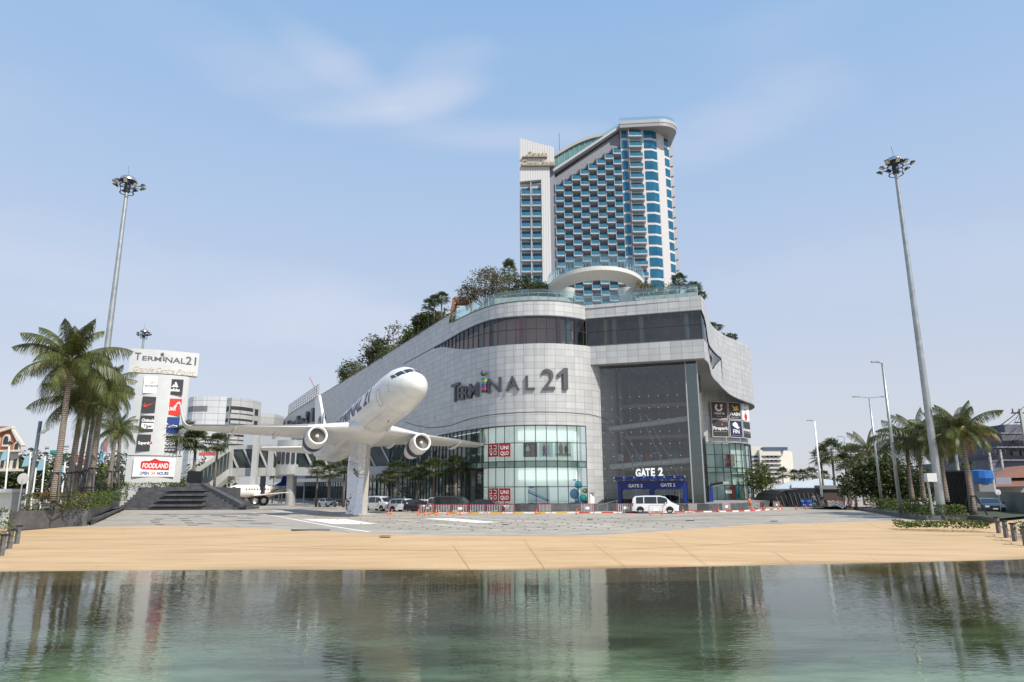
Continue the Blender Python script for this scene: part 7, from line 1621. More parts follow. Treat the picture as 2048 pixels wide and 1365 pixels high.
m=MB(); boxat(m,1648,985,1690,1001,YU-.2,.1); m.build('dark_window',C(.05,.035,.03),up_); m=MB(); boxat(m,1640,971,1692,979,YU-.6,2.); m.build('fascia',C(.16,.16,.17),up_)
gw=block('low_building','grey ribbed roof block behind the far right fan palms',1655,962,1710,985,150,(.22,.22,.23))
bs=thing('direction_sign','blue direction board with two white arrows left of the walking people','sign',(at(1614,1013,108).x,108,0)); a=at(1603,1013,108); b=at(1625.5,998,108); m=MB(); m.box(((a.x+b.x)/2,108,(a.z+b.z)/2),(b.x-a.x,.1,b.z-a.z)); m.build('board',C(.01,.09,.42),bs)
f8=frame((a.x,107.93,a.z),(1,0,0),(0,0,1)); W=b.x-a.x; H=b.z-a.z
for sg,x0 in((-1,.25),(1,.75)):
    m=MB(); m.face([f8(W*(x0+sg*dx),H*dy,0) for dx,dy in((.13,.2),(.03,.36),(.03,.26),(-.12,.26),(-.12,.14),(.03,.14),(.03,.04))]); m.build('arrow',white,bs); m=MB(); text(m,'PARKING' if sg<0 else 'EXIT',lambda x,y,d:f8(W*x0+x,H*.62+y,d),H*.16,0); m.build('lettering',white,bs)
# lamp posts right
def lamp(label,ub,ut,vt,Y,arm,wp=.1,zb=0.,name='lamp_post',double=False,col=None):
    a=at(ub,1008,Y); b=at(ut,vt,Y); x=(a.x+b.x)/2; t=thing(name,label,'lamp post',(x,Y,zb),0,'slim lamp posts on the right'); m=MB(); m.tube([(x,Y,zb),(x,Y,b.z)],[wp*1.3,wp*.8],8); m.build('pole',col or steel,t,smooth=True)
    for s in((1,-1) if double else (arm,)):
        e=Vector((x+s*.9*(2.0 if double else 1),Y-.3,b.z+.1)); m=MB(); m.bar((x,Y,b.z),e,.08); m.box(e,(.8,.3,.12)); m.build('lamp_head',steel,t)
    return t
lamp('tall grey lamp post nearest the right mast, with a short head',1798,1766,727,70,-1,.16)
lamp('grey lamp post with a twin arm head above the lone coconut palm',1757,1745,796,85,1,.13,double=True)
lamp('slim white lamp post beside the walking couple',1645,1629,843,106,-1,.15,col=white)
lamp('distant grey lamp post left of the round tree',1700,1692,875,120,-1,.12)
lamp('farthest small lamp post behind the fan palms',1697,1690,888,160,1,.12)
# dark screen, container fence, grey buildings, poles
bs2=thing('black_screen','tall black slatted screen enclosure behind the right palms','screen',(at(1920,1010,72).x,72,0)); p=[(at(1893,1,72).x,72),(at(1935,1,69).x,69),(at(1952,1,68).x,68)]
a=at(1893,1018,74); b=at(1940,1018,71); c=at(1955,1018,74); z=at(1915,943,72).z
m=MB(); m.prism([(a.x,74),(b.x,71),(c.x,74),(a.x+2,78)],0,z); m.build('panel',black,bs2); m=MB()
for k in range(16): q=Vector((a.x,74,0)).lerp(Vector((b.x,71,0)),k/15); m.bar((q.x,q.y-.08,0),(q.x,q.y-.08,z+.1),.09)
m.build('slats',dark,bs2)
cfence=thing('corrugated_fence','pale green corrugated metal fence beside the road at the right edge','fence',(at(2000,1020,75).x,75,0)); fm=mat('corrugated_green',(.27,.30,.27),.6,.1,nz=.12)
a=at(1952,1010,100); b=at(2075,1030,66); m=MB(); n=90; P_=[Vector((a.x,a.y,0)).lerp(Vector((b.x,b.y,0)),i/n) for i in range(n+1)]; dd=(P_[-1]-P_[0]).normalized().cross(Vector((0,0,1)))
zf=at(2000,984,86).z
for i in range(n): 
    p=P_[i]+dd*(.12*(i%2)); q=P_[i+1]+dd*(.12*((i+1)%2)); m.face([(p.x,p.y,0),(q.x,q.y,0),(q.x,q.y,zf),(p.x,p.y,zf)])
m.build('sheet',fm,cfence)
gb1=thing('grey_building','stepped dark grey apartment building at the right edge','building',(at(2010,950,150).x,150,0)); gm=mat('grey_render',(.135,.135,.165),.8,nz=.08,ns=.3)
m=MB(); boxat(m,1990,920,2100,990,150,25); m.build('lower_floors',gm,gb1); m=MB(); boxat(m,2004,894,2100,921,152,22); m.build('middle_floor',gm,gb1); m=MB(); boxat(m,2007,866,2100,895,154,20); m.build('upper_floor',gm,gb1); m=MB(); boxat(m,2011,849,2100,867,156,18); m.build('top_floor',gm,gb1)
for u0,v0,u1,v1 in((2003,919,2100,922),(1994,893,2100,896),(2002,865,2100,868)): m=MB(); boxat(m,u0,v0,u1,v1,149,4); m.build('slab_edge',C(.2,.2,.23),gb1)
for u0,v0,u1,v1,Y in((2026,903,2038,912,151.9),(2044,903,2052,912,151.9),(2028,880,2040,886,153.9)): m=MB(); boxat(m,u0,v0,u1,v1,Y-.3,.3); m.build('window',carglass,gb1)
rh=thing('tiled_house','house with an orange brown tiled roof behind the corrugated fence','building',(at(2010,960,120).x,120,0)); m=MB(); m.ext([at(1962,975,112),at(1992,951,118),at(2075,946,118),at(2075,972,112)],(0,.3,.1)); m.ext([at(1985,957,114),at(2015,936,120),at(2075,930,120),at(2075,955,114)],(0,.3,.1)); m.build('roof',mat('brown_tile',(.20,.095,.06),.8,nz=.15),rh); m=MB(); boxat(m,1970,970,2070,1000,119,8); m.build('wall',C(.35,.3,.26),rh)
m=MB(); boxat(m,1993,955,2022,972,113,.3); m.build('awning',C(.24,.26,.3),rh)
rh2=thing('tiled_house','yellow walled house with an orange tiled roof behind the right coconut palms','building',(at(1830,985,115).x,115,0)); m=MB(); m.ext([at(1795,988,112),at(1812,972,118),at(1835,968,118),at(1862,988,112)],(0,.3,.1)); m.build('roof',mat('orange_tile',(.42,.13,.05),.8,nz=.15),rh2); m=MB(); boxat(m,1800,986,1858,1004,115,8); m.build('wall',C(.45,.36,.18),rh2)
for u in(1812,1826,1845): m=MB(); boxat(m,u,990,u+8,1000,114.9,.1); m.build('window',carglass,rh2)
tk=thing('blue_tank','blue tarpaulin covered tank beside the black screen','tank',(at(1962,960,105).x,105,0)); c=at(1962,966,105); m=MB(); m.lathe((c.x,105,at(1962,968,105).z),[(.01,0),(1.3,0),(1.75,.8),(1.7,1.9),(.01,2.1)],14); m.build('tank',C(.02,.13,.42),tk); m=MB(); m.box((c.x,105,at(1962,968,105).z/2),(2.2,2.2,at(1962,968,105).z)); m.build('stand',C(.2,.2,.2),tk)
# power poles and wires
pp=[]
for i,(u,vt,Y) in enumerate(((2040,818,80),(1978,905,108),(1905,865,86),(2000,900,125),(1868,900,100))):
    b=at(u,vt,Y); t=thing('power_pole','concrete power pole '+('with insulators at the right edge','beside the blue tank','behind the foremost right palm','in front of the grey building','behind the right mast')[i],'power pole',(b.x,Y,0),0,'power poles on the right'); m=MB(); m.bar((b.x,Y,0),(b.x,Y,b.z),.28); m.build('pole',concrete,t); m=MB(); m.box((b.x,Y,b.z-.5),(2.2,.15,.15)); m.box((b.x,Y,b.z-1.6),(1.8,.12,.12)); m.build('crossarm',dark,t)
    for dx in(-.9,0,.9): m=MB(); m.lathe((b.x+dx,Y,b.z-.4),[(.06,0),(.12,.12),(.05,.22),(.1,.34),(.01,.45)],7); m.build('insulator',C(.12,.09,.08),t)
    pp.append(b)
k=0
for (i,j) in((0,1),(0,2),(1,3),(2,4)):
    for dz in(-.1,-.6,-1.7,-3.0):
        a=pp[i]+Vector((0,0,dz)); b=pp[j]+Vector((0,0,dz)); m=MB(); m.tube([a.lerp(b,s/8)-Vector((0,0,1.2*sin(PI*s/8))) for s in range(9)],.025,4); o=m.build('power_line',black); k+=1
        tag(o,'thin black overhead wire strung between the power poles at the right','cable','overhead wires on the right')
m=MB(); pts=[(2060,800),(2000,860),(1965,893)]; 
a=at(2064,800,78); b=at(1905,905,86); m.tube([a.lerp(b,s/8)-Vector((0,0,.6*sin(PI*s/8))) for s in range(9)],.03,4); tag(m.build('power_line',black),'highest overhead wire falling from the right edge toward the palms','cable')
sg_=thing('round_sign','white round road sign on a thin pole before the corrugated fence','road sign',(at(1996,1010,74).x,74,0)); c=at(1996,985,74); m=MB(); m.tube([(c.x,74,0),(c.x,74,c.z)],.05,6); m.build('pole',steel,sg_); m=MB(); m.lathe(c,[(.001,.03),(.3,.02),(.3,-.02),(.001,-.03)],18,Vector((0,1,0))); m.build('disc',C(.6,.6,.62),sg_)
cr_=thing('tower_crane','thin red and white crane jib behind the far mall roof','crane',(at(625,780,420).x,420,0)); a=at(634,785,420); b=at(619,755,420); m=MB(); m.tube([(a.x,420,0),a],.4,4); m.build('mast',C(.5,.3,.28),cr_); m=MB(); m.bar(a,b,.55); m.build('jib',C(.42,.24,.24),cr_)
# ============================================================ VEHICLES
def carpaint(name,c): 
    return mat(name,c,.3,.15,coat=.8)
def vehicle(name,label,cat,prof,belt,W,col,loc,rz,glassx,wheels,group=None,wr=.34,sc=1.,gcol=None):
    """prof: side outline upper (x,z) from rear to front over the roof; belt: z of window sill; nose toward +X"""
    t=thing(name,label,cat,loc,rz,group); RM.pop(t.name)  # parts are built in local coordinates
    bot=.28; pm=carpaint(name+'_paint',col)
    up=[p for p in prof]; n=len(up)
    def hw(x,z):
        x0,x1=prof[0][0],prof[-1][0]; e=min(x-x0,x1-x); k=1-.10*max(0,1-e/.5)**2
        return W/2*k*(1-(.19*max(0,(z-belt))/(prof_top-belt) if z>belt else 0.0)-(.04*max(0,(.55-z))/.55))
    prof_top=max(p[1] for p in up)
    m=MB(); levels=5; rows=[]
    for (x,z) in up:
        r=[]; 
        for k in range(levels+1):
            zz=bot+(z-bot)*k/levels; r.append((x,-hw(x,zz),zz))
        top=[(x,-hw(x,z)*.72,z+.03),(x,0,z+.045),(x,hw(x,z)*.72,z+.03)]
        rows.append(r+top+[(a,-b,c) for a,b,c in reversed(r)])
    vs=[p for r in rows for p in r]; q=len(rows[0]); fs=[(i*q+k,(i+1)*q+k,(i+1)*q+k+1,i*q+k+1) for i in range(n-1) for k in range(q-1)]+[tuple(range(q)),tuple(range((n-1)*q+q-1,(n-1)*q-1,-1))]
    m.mesh(vs,fs); body=m.build('body',pm,None,smooth=True,autosm=32); body.parent=t
    def zt(x):
        for a,b in zip(up[:-1],up[1:]):
            if a[0]<=x<=b[0] and b[0]>a[0]: return a[1]+(b[1]-a[1])*(x-a[0])/(b[0]-a[0])
        return belt
    for s in(-1,1):
        for (x0,x1) in glassx:
            m=MB(); k=6; top=[]; lowp=[]
            for i in range(k+1):
                x=x0+(x1-x0)*i/k; z=min(zt(x)-.10,prof_top-.12); z=max(z,belt+.05); top.append(Vector((x,s*(hw(x,z)+.012),z))); lowp.append(Vector((x,s*(hw(x,belt+.04)+.012),belt+.04)))
            for i in range(k): m.face([lowp[i],lowp[i+1],top[i+1],top[i]])
            o=m.build('side_window',carglass); o.parent=t
    # windscreen and rear glass
    fi=[i for i in range(n-1) if up[i][1]>belt+.25 and up[i+1][1]<=belt+.25 and up[i][0]>0]
    def screen(a,b,nm,dx):
        m=MB(); za,zb=a[1]-.07,b[1]+.03; m.face([(b[0]+dx*.5-(.02 if dx>0 else -.02),-hw(b[0],zb)*.9,zb+.03),(b[0]+dx*.5,hw(b[0],zb)*.9,zb+.03),(a[0]+dx,hw(a[0],za)*.86,za+.08),(a[0]+dx,-hw(a[0],za)*.86,za+.08)]); o=m.build(nm,carglass); o.parent=t
    if fi: i=fi[0]; screen(up[i],up[i+1],'windscreen',.06)
    ri=[i for i in range(1,n) if up[i][1]>belt+.25 and up[i-1][1]<=belt+.3 and up[i][0]<0]
    if ri: i=ri[0]; screen(up[i],up[i-1],'rear_window',-.06)
    for x in wheels:
        for s in(-1,1):
            m=MB(); c=(x,s*(W/2-.12),wr); m.lathe(c,[(wr*.6,-.12),(wr*.95,-.12),(wr,-.07),(wr,.07),(wr*.95,.12),(wr*.6,.12)],20,Vector((0,s,0))); o=m.build('wheel',rubber,smooth=True,autosm=40); o.parent=t
            m=MB(); m.lathe(c,[(.001,.09),(wr*.2,.1),(wr*.3,.07),(wr*.62,.10)],10,Vector((0,s,0))); h=m.build('rim',rim_m); h.parent=o
            m=MB(); pts=[(x+(wr+.07)*cos(PI*j/10),s*(W/2+.005),wr+(wr+.07)*sin(PI*j/10)) for j in range(11)]; m.face(pts if s>0 else pts[::-1]); h=m.build('wheel_arch',black); h.parent=t
    xf,xr=prof[-1][0],prof[0][0]
    for s in(-1,1):
        m=MB(); m.box((xf-.12,s*W*.36,belt-.22),(.34,.36,.16)); o=m.build('headlight',C(.75,.77,.8)); o.parent=t
        m=MB(); m.box((xr+.08,s*W*.41,belt-.1),(.24,.22,.34)); o=m.build('tail_light',C(.4,.02,.02)); o.parent=t
        m=MB(); m.box((xf*.46,s*(W/2+.09),belt+.10),(.14,.2,.15)); o=m.build('mirror',pm); o.parent=t
    m=MB(); m.box((xf-.0,0,.45),(.12,W*.8,.22)); o=m.build('bumper',dark); o.parent=t
    m=MB(); m.box((xf-.01,0,belt-.24),(.1,W*.42,.14)); o=m.build('grille',dark); o.parent=t
    m=MB(); m.box((xf+.055,0,.5),(.02,.42,.12)); o=m.build('number_plate',C(.75,.75,.72)); o.parent=t
    t.scale=(sc,)*3; return t
VAN=[(-2.5,.5),(-2.52,1.0),(-2.40,1.65),(-2.15,1.86),(-1.0,1.93),(.6,1.92),(1.15,1.78),(1.85,1.18),(2.35,.98),(2.55,.72),(2.56,.45)]
SUV=[(-2.2,.5),(-2.24,.95),(-2.0,1.45),(-1.6,1.64),(-.6,1.70),(.35,1.66),(.65,1.55),(1.25,1.10),(1.95,.98),(2.2,.78),(2.24,.5)]
SED=[(-2.35,.5),(-2.38,.92),(-1.75,1.06),(-1.0,1.40),(-.3,1.46),(.4,1.40),(1.15,1.0),(2.0,.86),(2.3,.68),(2.36,.45)]
HAT=[(-1.95,.5),(-1.98,.95),(-1.75,1.35),(-1.3,1.52),(-.3,1.55),(.5,1.46),(1.15,1.02),(1.75,.88),(1.98,.7),(2.0,.45)]
MPV=[(-2.4,.5),(-2.44,1.05),(-2.25,1.6),(-1.9,1.82),(-.6,1.88),(.7,1.82),(1.1,1.68),(1.8,1.12),(2.25,.98),(2.42,.75),(2.44,.45)]
PIC=[(-2.6,.6),(-2.62,1.05),(-.9,1.06),(-.75,1.5),(-.5,1.72),(.3,1.74),(.55,1.66),(1.15,1.14),(2.1,1.02),(2.45,.8),(2.5,.5)]
def onroad(u,v): p=gr(u,v); return (p.x,p.y,0)
p=gr(1313,1027.5)
vehicle('white_van','white passenger van parked in front of the blue GATE 2 entrance','van',VAN,1.05,1.92,(.80,.80,.79),(p.x,p.y+.6,0),R_(-12),[(-2.05,-1.25),(-1.15,.2),(.28,1.35)],(-1.62,1.58),wr=.36,sc=1.04)
CG='cars parked before the shop windows'
specs=[('people_carrier','white people carrier with chrome grille beside the mirrored pillar',MPV,(.75,.75,.75),759,98,-38,1.06),
('dark_suv','black sport utility car left of the white sport utility car',SUV,(.02,.022,.03),792,97,-30,1.08),
('white_suv','white sport utility car behind the orange cones',SUV,(.78,.78,.77),811,93,-28,1.0),
('dark_hatchback','small black hatchback right of the white sport utility car',HAT,(.03,.02,.035),832,92,-35,1.0),
('white_hatchback','small white hatchback between the black hatchback and the pickup',HAT,(.78,.77,.75),856,94,-30,1.0),
('silver_pickup','silver white pickup truck left of the long dark van',PIC,(.55,.56,.58),874,93,-32,1.05),
('dark_van','long dark grey van behind the red barriers, largest of the parked row',VAN,(.05,.055,.065),906,89,-22,1.04),
('dark_saloon','dark blue people carrier nearest the red shop signs',SED,(.015,.018,.05),972,87.5,-14,1.12)]
for nm,lab,pr,col,u,Y,rz,sc in specs:
    q=at(u,1000,Y); long_=pr in(VAN,MPV)
    gx_={id(VAN):[(-2.05,-1.25),(-1.15,.2),(.28,1.35)],id(MPV):[(-2.0,-1.2),(-1.1,.15),(.23,1.3)],id(SUV):[(-1.75,-.95),(-.87,0),(.08,.9)],id(SED):[(-1.2,-.25),(-.15,.85)],id(HAT):[(-1.55,-.7),(-.62,.05),(.12,.85)],id(PIC):[(-.68,-.1),(0,.85)]}[id(pr)]
    vehicle(nm,lab,'car' if pr not in(VAN,PIC) else ('van' if pr is VAN else 'pickup'),pr,1.02 if pr is not SED else .93,1.85,col,(q.x,Y,0),R_(rz),gx_,(-1.4,1.4),CG,sc=sc)
q=gr(1980,1027); vehicle('dark_saloon','dark blue saloon car on the road at the right edge, by the bollards','car',SED,.93,1.84,(.02,.035,.06),(q.x,q.y,0),R_(-112),[(-1.2,-.25),(-.15,.85)],(-1.4,1.4),sc=1.1)
for i,(u,Y,c,pr) in enumerate(((712,112,(.5,.5,.5),SUV),(735,108,(.04,.05,.09),SED),(655,125,(.6,.6,.6),SED))):
    q=at(u,1005,Y); vehicle('distant_car',('silver car seen behind the foot of the mirrored pillar','dark car just left of the mirrored pillar','pale car far left under the fan palms')[i],'car',pr,1.0 if pr is SUV else .93,1.82,c,(q.x,Y,0),R_(-50),[(-1.2,-.25),(-.15,.85)],(-1.4,1.4),CG)
# ============================================================ BARRIERS, CONES
red=mat('barrier_red',(.42,.03,.03),.45,nz=.1)
def barrier_proto():
    t=thing('steel_barrier','barrier','barrier'); W,H=2.0,1.05; m=MB()
    m.tube([(-W/2,0,.12),(-W/2,0,H-.05),(-W/2+.08,0,H),(W/2-.08,0,H),(W/2,0,H-.05),(W/2,0,.12)],.028,6); m.bar((-W/2,0,.22),(W/2,0,.22),.05)
    for s in(-1,1): m.bar((s*W*.42,-.28,.02),(s*W*.42,.28,.02),.05); m.bar((s*W*.42,0,.02),(s*W*.42,0,.2),.05)
    m.build('frame',red,t); m=MB()
    for k in range(9): x=-W/2+W*(k+1)/10; m.bar((x,0,.22),(x,0,H),.035)
    m.build('bars',white,t); return t
BR=Proto(barrier_proto())
bt2=barrier_proto(); m=MB(); m.box((0,-.05,.62),(.55,.03,.3)); m.build('notice_plate',C(.75,.75,.75),bt2); BR2=Proto(bt2)
bi=0
def barline(u0,v0,u1,v1,plates=(),what=''):
    global bi
    a=gr(u0,v0); b=gr(u1,v1); n=max(1,int(round((b-a).length/2.08))); d=(b-a); az=math.atan2(d.y,d.x)
    for k in range(n):
        p=a.lerp(b,(k+.5)/n); o=(BR2 if k in plates else BR).put((p.x,p.y,0),az,(d.length/n/2.08,1,1),None,'red and white steel crowd barriers'); bi+=1
        ordn=('first','second','third','fourth','fifth','sixth','seventh','eighth','ninth','tenth','eleventh')[min(k,10)]
        o['label']='red framed barrier with white bars, %s from left %s'%(ordn,what)
barline(836,1028.3,1006,1028.3,(2,7),'before the parked cars'); barline(1008,1028,1030,1028,(),'past the dark saloon'); barline(1076,1028,1104,1027.8,(),'at the curved window corner'); barline(1160,1027.6,1190,1027.4,(0,),'right of the blue sculpture'); barline(1233,1027.2,1272,1027,(0,),'left of the white van'); barline(1298,1031.3,1326,1031,(0,),'in front of the white van'); barline(1376,1025.5,1396,1025,(),'right of the white van'); barline(1444,1024,1463,1023.8,(0,),'by the drum windows'); barline(1502,1020.5,1522,1020,(),'at the right mall corner'); barline(1546,1019,1562,1019,(0,),'by the underpass'); barline(1655,1017,1690,1016.5,(),'near the handrails')
orange=mat('cone_orange',(.55,.10,.03),.5,nz=.05)
ct=thing('traffic_cone','cone','traffic cone'); m=MB(); m.prism([(-.19,-.19),(.19,-.19),(.19,.19),(-.19,.19)],0,.05); m.lathe((0,0,.05),[(.14,0),(.035,.68),(.001,.68)],14); m.build('body',orange,ct); m=MB(); m.lathe((0,0,.05),[(.113,.18),(.092,.30)],14); m.build('reflective_band',white,ct); m=MB(); m.lathe((0,0,.05),[(.076,.40),(.060,.49)],14); m.build('reflective_band',white,ct)
CN=Proto(ct)
for u,v,lab in((777,1030,'leftmost orange traffic cone, right of the mirrored pillar'),(783,1029.5,'second orange traffic cone from the pillar'),(836,1030.5,'orange traffic cone at the left end of the barriers'),(850,1031,'orange traffic cone before the white hatchback'),(859,1030,'orange traffic cone beside the pickup'),(872,1031.5,'orange traffic cone left of the long dark van'),(895,1031,'orange traffic cone before the long dark van'),(920,1031,'orange traffic cone under the front of the dark van'),(1073,1029,'lone orange traffic cone before the curved shop window'),(1153,1029.5,'orange traffic cone at the foot of the blue sculpture'),(1366,1025,'orange traffic cone right of the white van'),(1437,1024.5,'orange traffic cone by the drum windows'),(1529,1020,'orange traffic cone beside the motorbike'),(1564,1019,'leftmost of two orange traffic cones before the underpass'),(1593,1020,'orange traffic cone left of the blue direction sign'),(1612,1019.5,'orange traffic cone in front of the blue direction sign')):
    p=gr(u,v); CN.put((p.x,p.y,0),0,.88,lab,'orange traffic cones')
# handrails by the ramps
for (a,b,lab) in(((1018,1008,90),(1136,1003,88),'long thin handrail rising along the plinth before the corner window'),((1192,1012,89),(1236,1001,88),'short sloping handrail left of the blue portal'),((1655,1003,100),(1686,1016,92),'left sloping white handrail near the seated people'),((1665,1003,100),(1694,1016,92),'right sloping white handrail near the seated people')):
    p=at(*a); q=at(*b); t=thing('handrail',lab,'handrail',tuple(p.to_2d().to_3d())); m=MB(); m.tube([p,q],.05 if a[0]<1500 else .09,6); m.build('rail',white if a[0]>1500 else steel,t)
    for k in(.05,.5,.95): c=p.lerp(q,k); m=MB(); m.tube([(c.x,c.y,0),c],.03,5); m.build('post',steel,t)
# door in the pier
dr=thing('service_door','narrow white service door in the silver pier between shop window and atrium','door',tuple(at(1183,1010,92))); a=hit(PLow,1180,1000); b=hit(PLow,1188,1000); p=pos(PPm,a[0],.06); q=pos(PPm,b[0],.06); zz=hit(PLow,1184,987)[1]; m=MB(); m.face([(p.x,p.y,.95),(q.x,q.y,.95),(q.x,q.y,zz),(p.x,p.y,zz)]); m.build('leaf',C(.75,.75,.75),dr)
m=MB(); m.box(((p.x+q.x)/2,(p.y+q.y)/2-.1,zz+.1),(1.0,.3,.12)); m.build('hood',C(.3,.28,.27),dr)
# ============================================================ PEOPLE
skinm=mat('skin',(.42,.25,.17),.6,nz=.05); hairm=mat('hair',(.03,.022,.018),.7,nz=.2)
def skinned(name,verts,edges,radii,m_,parent,sub=1,root=0):
    me=bpy.data.meshes.new(name); me.from_pydata(verts,edges,[]); me.materials.append(m_); o=bpy.data.objects.new(name,me); COL.objects.link(o)
    o.modifiers.new('skin','SKIN'); sk=me.skin_vertices[0].data if me.skin_vertices else None
    if sk is None:
        bm=bmesh.new(); bm.from_mesh(me); bm.verts.layers.skin.verify(); bm.to_mesh(me); bm.free(); sk=me.skin_vertices[0].data
    for i,r in enumerate(radii): sk[i].radius=(r,r) if not hasattr(r,'__len__') else r
    sk[root].use_root=True; s=o.modifiers.new('sub','SUBSURF'); s.levels=sub; s.render_levels=sub+1; 
    for p_ in me.polygons: p_.use_smooth=True
    o.modifiers['skin'].use_smooth_shade=True
    if parent: o.parent=parent
    return o
def person(label,loc,rz,pose,top,bottom,H=1.72,longleg=False,hair_l=False,shoe=(.05,.05,.05),group=None,skin=None):
    """pose: dict of joints in metres, figure faces -Y"""
    t=thing('person',label,'person',loc,rz,group); RM.pop(t.name); P=dict(pel=(0,0,.95),che=(0,0,1.28),neck=(0,0,1.48),head=(0,-.02,1.60),shl=(-.19,0,1.42),shr=(.19,0,1.42),ell=(-.25,.02,1.15),elr=(.25,.02,1.15),hal=(-.24,-.08,.90),har=(.24,-.08,.90),hpl=(-.09,0,.92),hpr=(.09,0,.92),knl=(-.10,-.02,.50),knr=(.10,-.02,.50),anl=(-.10,.02,.08),anr=(.10,.02,.08)); P.update(pose)
    V=Vector; k=['pel','che','neck','head','shl','ell','hal','shr','elr','har','hpl','knl','anl','hpr','knr','anr']; vs=[P[x] for x in k]; ix={x:i for i,x in enumerate(k)}
    top_h=V(P['head'])+V((0,.0,.10)); vs.append(tuple(top_h)); ix['top']=len(vs)-1
    for s in('l','r'):
        a=V(P['an'+s]); d=(a-V(P['kn'+s])).normalized(); toe=a+V((0,-.17,-.04)); 
        vs.append(tuple(toe)); ix['toe'+s]=len(vs)-1
    ed=[('pel','che'),('che','neck'),('neck','head'),('head','top'),('che','shl'),('shl','ell'),('ell','hal'),('che','shr'),('shr','elr'),('elr','har'),('pel','hpl'),('hpl','knl'),('knl','anl'),('anl','toel'),('pel','hpr'),('hpr','knr'),('knr','anr'),('anr','toer')]
    rad=dict(pel=(.14,.11),che=(.15,.11),neck=.055,head=.095,shl=.062,ell=.043,hal=.032,shr=.062,elr=.043,har=.032,hpl=.09,knl=.058,anl=.042,hpr=.09,knr=.058,anr=.042,top=.075,toel=.035,toer=.035)
    # palms and five fingers
    for s in('l','r'):
        h=V(P['ha'+s]); d=(h-V(P['el'+s])).normalized(); sx=-1 if s=='l' else 1; pal=h+d*.07; vs.append(tuple(pal)); ix['pa'+s]=len(vs)-1; rad['pa'+s]=(.034,.02); ed.append(('ha'+s,'pa'+s))
        for f,(off,ln) in enumerate(((-.03,.065),(-.01,.078),(.01,.072),(.03,.055))):
            q=pal+d*ln+V((0,off,0)); vs.append(tuple(q)); ix['f%d%s'%(f,s)]=len(vs)-1; rad['f%d%s'%(f,s)]=.009; ed.append(('pa'+s,'f%d%s'%(f,s)))
        q=h+d*.05+V((0,-.055,0)); vs.append(tuple(q)); ix['th'+s]=len(vs)-1; rad['th'+s]=.011; ed.append(('ha'+s,'th'+s))
    inv={v:k_ for k_,v in ix.items()}
    body=skinned('body',vs,[(ix[a],ix[b]) for a,b in ed],[rad[inv[i]] for i in range(len(vs))],skin or skinm,t,1)
    # shirt
    def sub_(names,edges,rr,nm,m_):
        vv=[P[x] if isinstance(x,str) else x for x in names]; return skinned(nm,vv,edges,rr,m_,t,1)
    mid=lambda a,b,f:tuple(V(P[a]).lerp(V(P[b]),f))
    sub_([mid('pel','che',-.1),'che',mid('che','neck',.75),'shl','shr',mid('shl','ell',.75),mid('shr','elr',.75)],[(0,1),(1,2),(1,3),(1,4),(3,5),(4,6)],[(.17,.135),(.178,.135),.09,.085,.085,.068,.068],'shirt',C(*top))
    f=.97 if longleg else .62
    sub_([mid('pel','che',.08),'hpl','hpr',mid('hpl','knl',.5),mid('hpr','knr',.5)]+( ['knl','knr',mid('knl','anl',.9),mid('knr','anr',.9)] if longleg else [mid('hpl','knl',.85),mid('hpr','knr',.85)]),[(0,1),(0,2),(1,3),(2,4),(3,5),(4,6)]+([(5,7),(6,8)] if longleg else []),[(.155,.12),.105,.105,.09,.09]+([.072,.072,.056,.056] if longleg else [.085,.085]),'trousers' if longleg else 'shorts',C(*bottom))
    hd=V(P['head']); m=MB(); 
    n=12; vs2=[]; fs2=[]
    for i in range(6):
        ph=PI*.5-i*.36
        for j in range(n): th=2*PI*j/n; rr=.108*cos(ph); fr_=(-sin(th)>.3 and i>2); vs2.append(hd+V((rr*cos(th),rr*sin(th)*1.1+.018,.055+.108*sin(ph)+(.05 if fr_ else 0))))
    fs2=[(i*n+j,i*n+(j+1)%n,(i+1)*n+(j+1)%n,(i+1)*n+j) for i in range(5) for j in range(n)]; m.mesh(vs2,fs2)
    if hair_l: m.lathe(hd+V((0,.07,-.22)),[(.03,0),(.075,.12),(.09,.26),(.05,.34)],8)
    m.build('hair',hairm,None,smooth=True).parent=t
    m=MB(); m.lathe(hd+V((0,-.115,.0)),[(.001,-.025),(.016,-.01),(.008,.03)],6); m.build('nose',skin or skinm,None).parent=t
    for s in(-1,1):
        m=MB(); m.lathe(hd+V((s*.035,-.094,.03)),[(.001,-.01),(.012,0),(.001,.01)],6); m.build('eye',black,None).parent=t
        a=V(P['anl' if s<0 else 'anr']); m=MB(); m.box(a+V((0,-.07,-.045)),(.10,.27,.075)); m.build('shoe',C(*shoe),None).parent=t
    t.scale=(H/1.72,)*3; return t
W1=dict(knl=(-.10,-.16,.52),anl=(-.10,-.10,.10),knr=(.10,.02,.50),anr=(.10,.22,.12),hal=(-.26,.10,.92),ell=(-.26,.08,1.16),har=(.24,-.18,.95))
W2=dict(knl=(-.10,.0,.50),anl=(-.10,.2,.12),knr=(.10,-.16,.52),anr=(.10,-.10,.09),hal=(-.14,-.26,1.12),ell=(-.25,-.02,1.15),har=(.27,.06,.90))
SIT=dict(pel=(0,0,.52),che=(0,-.04,.84),neck=(0,-.08,1.04),head=(0,-.12,1.16),shl=(-.19,-.05,.98),shr=(.19,-.05,.98),ell=(-.23,-.12,.74),elr=(.23,-.12,.74),hal=(-.12,-.34,.62),har=(.12,-.34,.62),hpl=(-.09,-.02,.50),hpr=(.09,-.02,.50),knl=(-.12,-.44,.50),knr=(.12,-.44,.50),anl=(-.12,-.42,.09),anr=(.12,-.42,.09))
def pp_(u,v,Y): q=at(u,v,Y); return (q.x,Y,0)
person('person in grey shirt and black shorts walking toward the plaza, left of two walkers',pp_(1629,1018,104),R_(5),W1,(.11,.11,.115),(.015,.015,.018),1.95)
